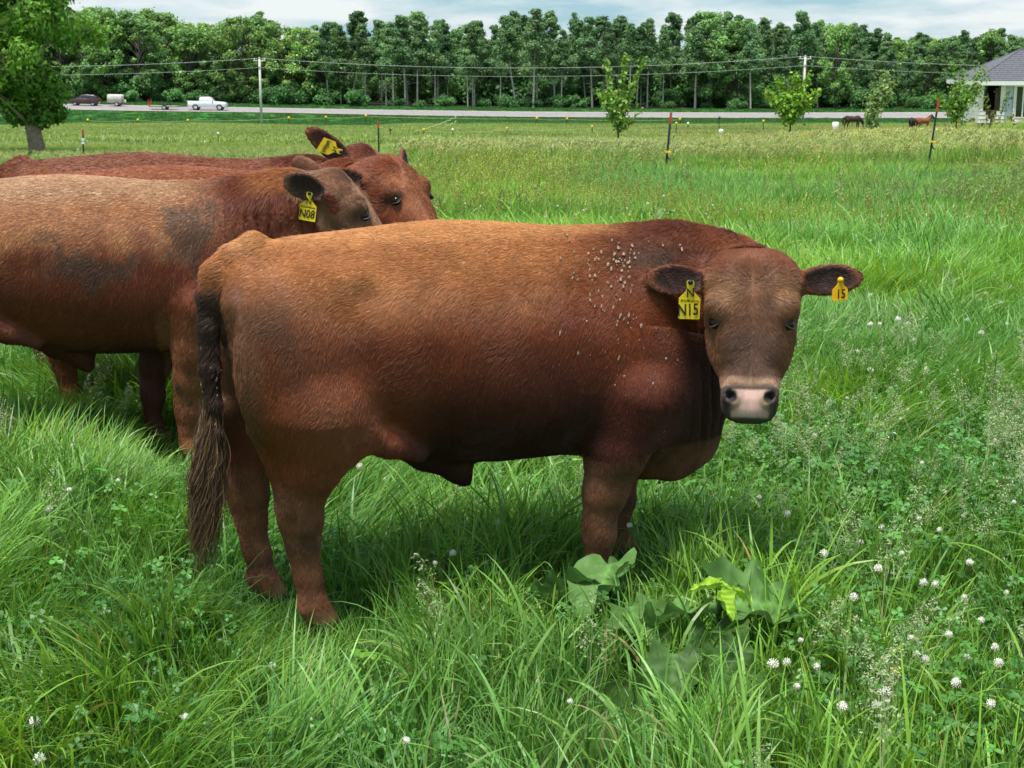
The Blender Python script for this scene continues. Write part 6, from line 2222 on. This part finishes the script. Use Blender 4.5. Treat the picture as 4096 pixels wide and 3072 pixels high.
HOOF += [np.array([P2_[0], P2_[1]]) for P2_ in [(P2B[0] + S2 * (math.cos(YAW2) * lx - math.sin(YAW2) * ly), P2B[1] + S2 * (math.sin(YAW2) * lx + math.cos(YAW2) * ly)) for lx, ly in ((0.97, -0.17), (0.80, 0.17))]]


def trodden(P2, s):
    for h, k, ln in ((HOOF[0], 0.34, 0.42), (HOOF[1], 0.34, 0.45), (HOOF[2], 0.55, 0.25), (HOOF[3], 0.6, 0.2), (HOOF[4], 0.45, 0.5), (HOOF[5], 0.45, 0.5)):
        c = -h / np.linalg.norm(h)
        t = np.clip((P2 - h) @ c, 0, ln)
        d = np.linalg.norm(P2 - h - t[:, None] * c, axis=1)
        s = s * (k + (1 - k) * sstep(0.07, 0.30, d))
    return s


def clover_zone(P2):
    """1 where the sward is clover and weeds (right foreground), 0 where it is long grass."""
    x, y = P2[:, 0], P2[:, 1]
    z = sstep(0.45, 0.95, x - 0.06 * (y - 4)) * (1 - sstep(6.5, 9, y))
    return np.clip(z + (fbm(np.column_stack([P2 * 1.1, x * 0 + 9]), 3) - 0.52) * 1.6, 0, 1)


P2 = rand_pts(11500, 2.7, 10.5)
cz = clover_zone(P2)
hn = fbm(np.column_stack([P2 * 1.4, P2[:, :1] * 0 + 4]), 3)
comb = fbm(np.column_stack([P2 * 0.9, P2[:, :1] * 0 + 14]), 3)
pick = np.where(comb > 0.50, rg.integers(6, 11, len(P2)), rg.integers(0, 6, len(P2)))
pick = np.where(rg.random(len(P2)) < 0.20, rg.integers(11, 14, len(P2)), pick)
pick = np.where(rg.random(len(P2)) < cz * 0.85, rg.integers(14, 18, len(P2)), pick)
sc = trodden(P2, (0.50 + 0.70 * hn) * rg.uniform(0.8, 1.2, len(P2)))
lay('pasture_grass', 'lush long green grass around the bulls', P2, near_m + low_m, pick, sc, 0.14, wind(P2, 0.8), tints(P2, 0.9, 0.55))
P2 = np.vstack([h + rg.normal(0, 0.30, (150, 2)) - h / np.linalg.norm(h) * rg.uniform(0, 0.4, (150, 1)) for h in HOOF[:4]])
lay('trodden_grass', 'short trodden grass about the hoofs of the front bull', P2, low_m, rg.integers(0, 4, len(P2)), rg.uniform(0.5, 0.9, len(P2)), 0.25, None, tints(P2, 0.9, 0.4))
P2 = rand_pts(5000, 2.7, 11)
cz = clover_zone(P2)
keep = rg.random(len(P2)) < 0.25 + 0.75 * cz
P2 = P2[keep]
lay('clover_leaves', 'low clover leaves in the pasture', P2, clov_m, rg.integers(0, 4, len(P2)), trodden(P2, rg.uniform(0.8, 1.3, len(P2))), 0.08, None, tints(P2, 1.2, 0.3))
P2 = rand_pts(2400, 2.9, 12)
cz = clover_zone(P2)
P2 = P2[rg.random(len(P2)) < 0.06 + 0.80 * cz]
lay('seed_heads', 'fine pale seed heads standing over the clover', P2, pan_m, rg.integers(0, 5, len(P2)), rg.uniform(0.7, 1.2, len(P2)), 0.16, None, None)
P2 = rand_pts(9000, 10.0, 17, 2.0)
hn = fbm(np.column_stack([P2 * 0.9, P2[:, :1] * 0 + 4]), 3)
pick = np.where(rg.random(len(P2)) < 0.45, rg.integers(6, 14, len(P2)), rg.integers(0, 6, len(P2)))
lay('meadow_grass', 'bright green pasture grass just behind the bulls', P2, near_m, pick, (0.65 + 0.75 * hn) * rg.uniform(0.9, 1.3, len(P2)), 0.14, wind(P2, 0.6), tints(P2, 0.5, 0.5) * np.array([1.1, 1.1, 0.95]))
P2 = rand_pts(27000, 15.5, 35, 2.0)
nz = fbm(np.column_stack([P2 * 0.22, P2[:, :1] * 0 + 2]), 3)
pick = np.where(rg.random(len(P2)) < 0.06 + 0.35 * sstep(0.5, 0.62, nz), rg.integers(6, 9, len(P2)), rg.integers(0, 6, len(P2)))
sc = rg.uniform(0.7, 1.2, len(P2)) * (0.6 + 0.75 * fbm(np.column_stack([P2 * 0.8, P2[:, :1] * 0]), 3)) * (1 + 0.25 * sstep(20, 32, P2[:, 1]))
lay('meadow_grass', 'bright green pasture grass behind the bulls', P2, mid_m + mid_pan, pick, sc, 0.14, wind(P2, 0.4), tints(P2, 0.35, 0.45) * np.array([1.12, 1.12, 0.95]))
# tall unmown meadow: beyond the posts, up to the house on the right
A = rand_pts(20000, 31, 62, 4.0)
edge = 35.6 + 3.0 * (fbm(np.column_stack([A * 0.12, A[:, :1] * 0]), 3) - 0.5) + 0.22 * np.maximum(A[:, 0] - 2, 0)
A = A[A[:, 1] > edge]
B = rand_pts(9000, 60, 101, 4.0)
B = B[(B[:, 0] > 0.265 * B[:, 1] + 2 * rg.normal(0, 1, len(B))) & ~((B[:, 1] > 99.3))]
P2 = np.vstack([A, B])
hz = fbm(np.column_stack([P2 * 0.16, P2[:, :1] * 0 + 7]), 3)
sc = (0.62 + 0.5 * hz) * rg.uniform(0.8, 1.15, len(P2)) * np.where(P2[:, 0] > 0.22 * P2[:, 1] + 2 * rg.normal(0, 1, len(P2)), np.interp(P2[:, 1], [33, 45, 60, 80, 100], [0.95, 0.85, 0.62, 0.5, 0.6]), np.interp(P2[:, 1], [33, 40, 50, 62], [0.90, 0.72, 0.45, 0.32]) * np.where(P2[:, 0] < -3, 0.5, 1.0))
lay('tall_grass', 'tall seeding meadow grass behind the fence posts', P2, tall_m, rg.integers(0, 6, len(P2)), sc, 0.10, wind(P2, 0.2), np.clip(tints(P2, 0.12, 0.25), 0.7, 1.4))
# grazed pasture and road verge
A = rand_pts(26000, 60, 229, 6.0)
B = rand_pts(2200, 244.5, 252, 6.0)
P2 = np.vstack([A, B])
k = (P2[:, 1] < 228.5) | (P2[:, 1] > 244)
P2 = P2[k]
fc = field_colour(P2[:, 0], P2[:, 1])
tn = np.clip(fc / np.array([0.115, 0.212, 0.033])[None], 0.2, 4) * 0.95
big = fbm(np.column_stack([P2 * np.array([0.05, 0.10]), P2[:, :1] * 0 + 1]), 4)
sc = rg.uniform(0.7, 1.3, len(P2)) * (0.55 + 0.9 * big)
lay('pasture', 'grazed pasture sloping down to the road', P2, past_m, rg.integers(0, 5, len(P2)), sc, 0.05, None, tn)

# ---- white clover blossoms
m_petal = plain('white clover petals', (0.72, 0.72, 0.64), 0.8, var=0.15, scale=150)
m_petal_old = plain('fading clover petals', (0.46, 0.34, 0.22), 0.85, var=0.2, scale=150)
m_stem = plain('green stem', (0.09, 0.20, 0.05), 0.6, var=0.15)
m_yellow = plain('yellow petals', (0.75, 0.55, 0.02), 0.6, var=0.12, scale=80)


def blossom(seed, r):
    rng = np.random.default_rng(seed)
    n = 44
    i = np.arange(n) + 0.5
    ph, th = np.arccos(1 - 1.72 * i / n), math.pi * (1 + 5 ** 0.5) * i
    d = np.stack([np.cos(th) * np.sin(ph), np.sin(th) * np.sin(ph), np.cos(ph)], 1)
    up = d * 0.8 + np.array([0, 0, 0.45])
    up /= np.linalg.norm(up, axis=1)[:, None]
    t = np.cross(up, rng.normal(0, 1, (n, 3)))
    t /= np.linalg.norm(t, axis=1)[:, None]
    b = np.cross(up, t)
    P = d * r * 0.62
    w, L = r * 0.20, r * 0.52
    V = np.stack([P - t * w * 0.5, P + b * w * 0.6, P + up * L + b * w * 0.3 * rng.normal(0, 1, (n, 1)), P - b * w * 0.6, P + t * w * 0.8 + up * L * 0.7], 1).reshape(-1, 3)
    o = np.arange(n)[:, None] * 5
    mb = MB()
    mb.add(V, np.concatenate([o + [[0, 1, 2, 3]]]), np.concatenate([o + [[1, 4, 2]], o + [[4, 3, 2]]]))
    th = np.linspace(-math.pi / 2, math.pi / 2, 6)
    mb.lathe(np.stack([r * 0.66 * np.cos(th), r * 0.62 * np.sin(th)], 1), 9)
    me = mb.mesh('blossom', m_petal)
    k = MB()
    for q in range(11):
        a = q * 2 * math.pi / 11
        p = np.array([math.cos(a) * r * 0.5, math.sin(a) * r * 0.5, -r * 0.35])
        k.add([p, p + [0.3 * r * math.cos(a) - 0.1 * r * math.sin(a), 0.3 * r * math.sin(a) + 0.1 * r * math.cos(a), -0.2 * r], p + [0.42 * r * math.cos(a), 0.42 * r * math.sin(a), -0.5 * r], p + [0.3 * r * math.cos(a) + 0.1 * r * math.sin(a), 0.3 * r * math.sin(a) - 0.1 * r * math.cos(a), -0.2 * r]], [(0, 1, 2, 3)])
    return me, k.mesh('skirt', m_petal_old)


BL = [blossom(900 + i, 0.0125 + 0.0012 * i) for i in range(4)]
STEM = MB().tube([(0, 0, -1.0), (0.06, 0.02, -0.55), (0.03, 0, -0.2), (0, 0, 0)], [0.0022, 0.002, 0.0018, 0.0016], 5, False).mesh('stem', m_stem, True)


def clover(u, v, up, big=1.0, parts=True):
    Y = hit(u, v, up)
    p = at(u, v, Y)
    gz = float(ground_z(p[0], p[1]))
    e = bpy.data.objects.new('white_clover', None)
    COL.objects.link(e)
    e.location = p
    q = rg.integers(4)
    o = link('blossom', BL[q][0], e, None, (rg.normal(0, 0.3), rg.normal(0, 0.3), rg.uniform(0, 6)), big)
    if parts:
        link('skirt', BL[q][1], o)
        st = link('stem', STEM, e, None, (0, 0, rg.uniform(0, 6)))
        st.scale = (1, 1, max(0.03, p[2] - gz))
    zone = 'right foreground' if (v > 520 and u > 700) else ('left foreground' if (v > 520 and u < 512) else ('grass between the legs of the front bull' if v > 440 and u < 700 else ('grass right of the front bull' if v > 330 else 'distant grass behind the bulls')))
    tag(e, 'white clover blossom in the ' + zone, 'clover', 'white clover in the ' + zone)


near_list = [(1897, 1228), (1995, 1258), (2020, 1262), (2083, 1290), (1968, 1378), (1980, 1413), (2090, 1420), (2157, 1432), (2150, 1398), (1670, 1435), (1765, 1440), (1893, 1523), (1820, 1527), (1912, 1495), (1722, 1483),
             (1730, 1383), (2065, 1475), (1700, 1430), (1998, 1425), (2140, 1520), (588, 1437), (400, 1548), (75, 1558), (85, 1640), (878, 1600), (1232, 1515), (860, 1050), (830, 1036), (778, 1008), (1132, 1060), (1075, 1130),
             (978, 1195), (940, 1216), (1360, 1135), (158, 962), (150, 1058), (216, 850), (106, 1100), (255, 1038), (1985, 1120), (2040, 1062), (2030, 1145), (1905, 1140), (1780, 1196), (1880, 1018), (1932, 938), (1945, 905), (1960, 885),
             (1990, 850), (2150, 950), (1790, 870), (1830, 860), (2080, 1115), (1760, 940), (1992, 1000), (2095, 1215), (1845, 1290), (1948, 1195), (2175, 1280), (2190, 1085), (1858, 1172), (2120, 1340), (2050, 1370), (1700, 1110), (1640, 1075)]
for i, (a, b) in enumerate(near_list):
    clover(a * K, b * K, 0.20, rg.uniform(0.6, 1.05) * (0.95 if b > 1200 and a > 1600 else 0.85))
far_list = [(2055, 398), (1434, 424), (2128, 462), (2160, 655), (1600, 452), (1530, 470), (1572, 512), (1840, 505), (1880, 520), (1965, 530), (2000, 545), (2140, 520), (2152, 560), (1965, 585), (1990, 610), (2060, 590), (2185, 620), (2010, 585),
            (1880, 640), (1790, 560), (1740, 540), (1815, 600), (1725, 590), (2110, 640), (2055, 640), (1900, 700), (1940, 690), (1975, 735), (1850, 760), (2120, 720), (2175, 700), (2000, 800), (1880, 800), (940, 400), (915, 408), (1005, 440), (1150, 435),
            (1205, 445), (1260, 455), (1320, 470), (1355, 450), (1100, 450), (1180, 470), (1245, 465), (1420, 462), (1480, 478), (1400, 440), (1620, 490), (1660, 500), (1690, 480), (1705, 520), (1730, 505), (1755, 520), (1640, 520), (1600, 500), (1560, 490)]
for a, b in far_list:
    clover(a * K, b * K, 0.24, rg.uniform(1.0, 1.5), False)
for i in range(60):
    u, v = rg.uniform(620, 1020), rg.uniform(205, 330)
    if not (640 < u < 870 and v > 235):
        clover(u, v, 0.22, rg.uniform(0.9, 1.3), False)

# ---- a few yellow flowers and dead blades
def yellow(u, v, r, label):
    Y = hit(u, v, 0.16)
    p = at(u, v, Y)
    e = bpy.data.objects.new('yellow_flower', None)
    COL.objects.link(e)
    e.location = p
    mb = MB()
    for q in range(5):
        a = q * 2 * math.pi / 5
        c, s = math.cos(a), math.sin(a)
        mb.add([(0, 0, 0), (r * (0.6 * c - 0.4 * s), r * (0.6 * s + 0.4 * c), r * 0.2), (r * c, r * s, r * 0.35), (r * (0.6 * c + 0.4 * s), r * (0.6 * s - 0.4 * c), r * 0.2)], [(0, 1, 2, 3)])
    mb.build('petals', m_yellow, e)
    st = link('stem', STEM, e)
    st.scale = (1, 1, 0.17)
    tag(e, label, 'flower', 'yellow flowers')


yellow(1940 * K, 1452 * K, 0.022, 'yellow flower low in the clover at lower right')
yellow(1575 * K, 432 * K, 0.03, 'yellow flower in the distant grass, left one of three')
yellow(1592 * K, 441 * K, 0.03, 'yellow flower in the distant grass, middle one of three')
yellow(1612 * K, 440 * K, 0.03, 'yellow flower in the distant grass, right one of three')


# ---- burdock leaves by the forefoot
def big_leaf(rng, L, W, ruffle=0.10, lobes=0):
    nu, nv = 29, 17
    u = np.linspace(0, 1, nu)
    v = np.linspace(-1, 1, nv)
    U, Vv = np.meshgrid(u, v, indexing='ij')
    prof = np.where(u < 0.18, 0.62 + 2.1 * u, 1.0 - ((u - 0.18) / 0.82) ** 1.9)[:, None] * 0.5 + 0.01
    edge = 1 + 0.5 * ruffle * np.sin(U * 26 + np.sign(Vv) * 2 + rng.uniform(0, 6)) * np.abs(Vv) ** 4 + 0.05 * np.sin(U * 61) * np.abs(Vv) ** 6
    if lobes:
        edge = edge * (1 - 0.45 * np.abs(np.cos(U * math.pi * lobes)) * np.abs(Vv) ** 2)
    X = U * L - 0.20 * L * np.abs(Vv) ** 1.5 * (U < 0.25) * (1 - U * 4)
    Y = Vv * W * prof * edge
    f1, f2 = rng.uniform(16, 22), rng.uniform(0, 6)
    Z = 0.20 * W * np.abs(Vv) ** 1.3 - 0.24 * L * U ** 2 + ruffle * W * 0.45 * np.sin(U * f1 + np.sign(Vv) * 1.7 + f2) * np.abs(Vv) ** 2.5 + 0.022 * W * np.cos(U * 36 - np.abs(Vv) * 8) * (1 - 0.4 * np.abs(Vv)) + 0.05 * W * np.sin(U * 5 + Vv * 3 + f2)
    i, j = np.meshgrid(np.arange(nu - 1), np.arange(nv - 1), indexing='ij')
    a = (i * nv + j).ravel()
    return np.stack([X, Y, Z], 2).reshape(-1, 3), np.stack([a, a + nv, a + nv + 1, a + 1], 1)


def leaf_mat(name, c, vein):
    m = bpy.data.materials.new(name)
    nt, b = nodes_of(m)
    N, L = nt.nodes, nt.links
    a = N.new('ShaderNodeAttribute')
    a.attribute_name = 'Col'
    co = N.new('ShaderNodeTexCoord')
    n = N.new('ShaderNodeTexNoise')
    n.inputs['Scale'].default_value = 30
    n.inputs['Detail'].default_value = 5
    L.new(co.outputs['Object'], n.inputs['Vector'])
    mr = N.new('ShaderNodeMapRange')
    mr.inputs['To Min'].default_value = 0.7
    mr.inputs['To Max'].default_value = 1.3
    L.new(n.outputs['Fac'], mr.inputs['Value'])
    hs = N.new('ShaderNodeHueSaturation')
    L.new(a.outputs['Color'], hs.inputs['Color'])
    L.new(mr.outputs['Result'], hs.inputs['Value'])
    L.new(hs.outputs['Color'], b.inputs['Base Color'])
    b.inputs['Roughness'].default_value = 0.55
    b.inputs['Specular IOR Level'].default_value = 0.2
    tr = N.new('ShaderNodeBsdfTranslucent')
    L.new(hs.outputs['Color'], tr.inputs['Color'])
    mx = N.new('ShaderNodeMixShader')
    mx.inputs['Fac'].default_value = 0.25
    L.new(b.outputs['BSDF'], mx.inputs[1])
    L.new(tr.outputs['BSDF'], mx.inputs[2])
    L.new(mx.outputs['Shader'], N['Material Output'].inputs['Surface'])
    return m


m_burdock = leaf_mat('burdock leaf', None, None)


def leaf_object(rng, parent, u, v, up, L, W, az, pitch, col, root, lobes=0, ruffle=0.12, roll=0.0):
    V, Q = big_leaf(rng, L, W, ruffle, lobes)
    nv = 17
    Vi = np.arange(len(V))
    uu, vv = (Vi // nv) / 28.0, (Vi % nv) / 8.0 - 1
    vein = np.exp(-(vv / 0.10) ** 2) * 0.9 + 0.5 * np.clip(np.cos((uu * 5.5 - np.abs(vv) * 1.1) * 2 * math.pi) - 0.72, 0, 1) * 3
    C = np.asarray(col)[None] * (1 + 0.7 * np.clip(vein, 0, 1))[:, None]
    Y = hit(u, v, up)
    p = at(u, v, Y)
    me = mesh('leaf', V - np.array([L * 0.45, 0, 0]), Q, True, C, m_burdock)
    o = link('leaf', me, parent, p - np.array(parent.location), (roll, pitch, az))
    bpy.context.view_layer.update()
    b = (o.matrix_basis @ Vector((-0.45 * L, 0, 0)))
    b = np.array(b)
    MB().tube([root - np.array(parent.location), (root - np.array(parent.location)) * 0.4 + b * 0.6 + np.array([0, 0, 0.02]), b], [0.008, 0.007, 0.005], 6).build('leaf_stalk', m_stem, parent, True)
    return o


def burdock(u, v, leaves, label, seed, col=(0.085, 0.180, 0.045)):
    rng = np.random.default_rng(seed)
    Y = hit(u, v)
    p = at(u, v, Y)
    p[2] = float(ground_z(p[0], p[1]))
    e = bpy.data.objects.new('burdock', None)
    COL.objects.link(e)
    e.location = p
    tag(e, label, 'weed', 'broad-leaved weeds')
    for (lu, lv, up, L, W, az, pi, tone, roll) in leaves:
        L, W, up = L * 0.84, W * 0.84, up - 0.035
        leaf_object(rng, e, lu * K, lv * K, up, L, W, math.radians(az), math.radians(pi), np.array(col) * tone, p, 0, 0.26, math.radians(roll))


burdock(1590 * K, 1440 * K, [(1655, 1300, 0.24, 0.36, 0.27, 15, 8, 1.1, 25), (1460, 1325, 0.22, 0.27, 0.22, 150, 10, 1.25, 15), (1560, 1440, 0.12, 0.30, 0.22, -75, 40, 0.75, 0), (1600, 1500, 0.07, 0.24, 0.2, -40, 35, 0.7, 10), (1560, 1240, 0.20, 0.24, 0.2, 80, 0, 0.8, 0)],
        'broad ruffled burdock leaves right of the front bull\'s forefoot', 71)
burdock(1340 * K, 1330 * K, [(1290, 1272, 0.20, 0.30, 0.24, -120, 18, 1.15, 20), (1215, 1262, 0.19, 0.25, 0.2, 165, 8, 1.1, 20), (1395, 1360, 0.16, 0.24, 0.2, -60, 20, 0.95, 10), (1330, 1240, 0.2, 0.22, 0.18, 60, -10, 0.9, 0)],
        'crumpled pale burdock leaves under the front bull\'s forefoot', 72)
burdock(1490 * K, 1560 * K, [(1450, 1480, 0.12, 0.24, 0.18, -100, 35, 0.7, 0), (1530, 1540, 0.06, 0.22, 0.17, -30, 25, 0.75, 0)], 'dark low burdock leaves below the ruffled clump', 73)
burdock(1420 * K, 486 * K, [(1405, 466, 0.22, 0.3, 0.2, 170, -30, 1.2, 0), (1440, 462, 0.25, 0.3, 0.2, 10, -35, 1.3, 0), (1425, 455, 0.3, 0.28, 0.18, 90, -50, 1.2, 0)], 'far pale broad-leaved weed in the grass above the bull\'s back', 74)
# bright seedling
Y = hit(1552 * K, 1400 * K)
p = at(1552 * K, 1400 * K, Y)
sd_ = bpy.data.objects.new('seedling', None)
COL.objects.link(sd_)
sd_.location = (p[0], p[1], float(ground_z(p[0], p[1])))
tag(sd_, 'bright yellow-green lobed seedling leaves above the burdock', 'seedling')
for lu, lv, az, pi in ((1520, 1268, 175, 5), (1580, 1275, 10, 15), (1570, 1305, -50, 45)):
    leaf_object(np.random.default_rng(int(lu)), sd_, lu * K, lv * K, 0.27, 0.085, 0.075, math.radians(az), math.radians(pi), (0.24, 0.42, 0.03), np.array(sd_.location), 2, 0.05)
for lu, lv, az, pi, nm in ((1805, 1128, 30, 10, 'small bright heart-shaped leaf in the grass right of the front bull'), (800 * 1.0, 1420, 20, 5, 'small clover-like broad leaf in the grass below the hind legs')):
    Y = hit(lu * K, lv * K, 0.16)
    p = at(lu * K, lv * K, Y)
    e = bpy.data.objects.new('broad_leaf_weed', None)
    COL.objects.link(e)
    e.location = (p[0], p[1], float(ground_z(p[0], p[1])))
    tag(e, nm, 'weed', 'broad-leaved weeds')
    leaf_object(rg, e, lu * K, lv * K, 0.16, 0.08, 0.06, math.radians(az), math.radians(pi), (0.12, 0.27, 0.03), np.array(e.location))
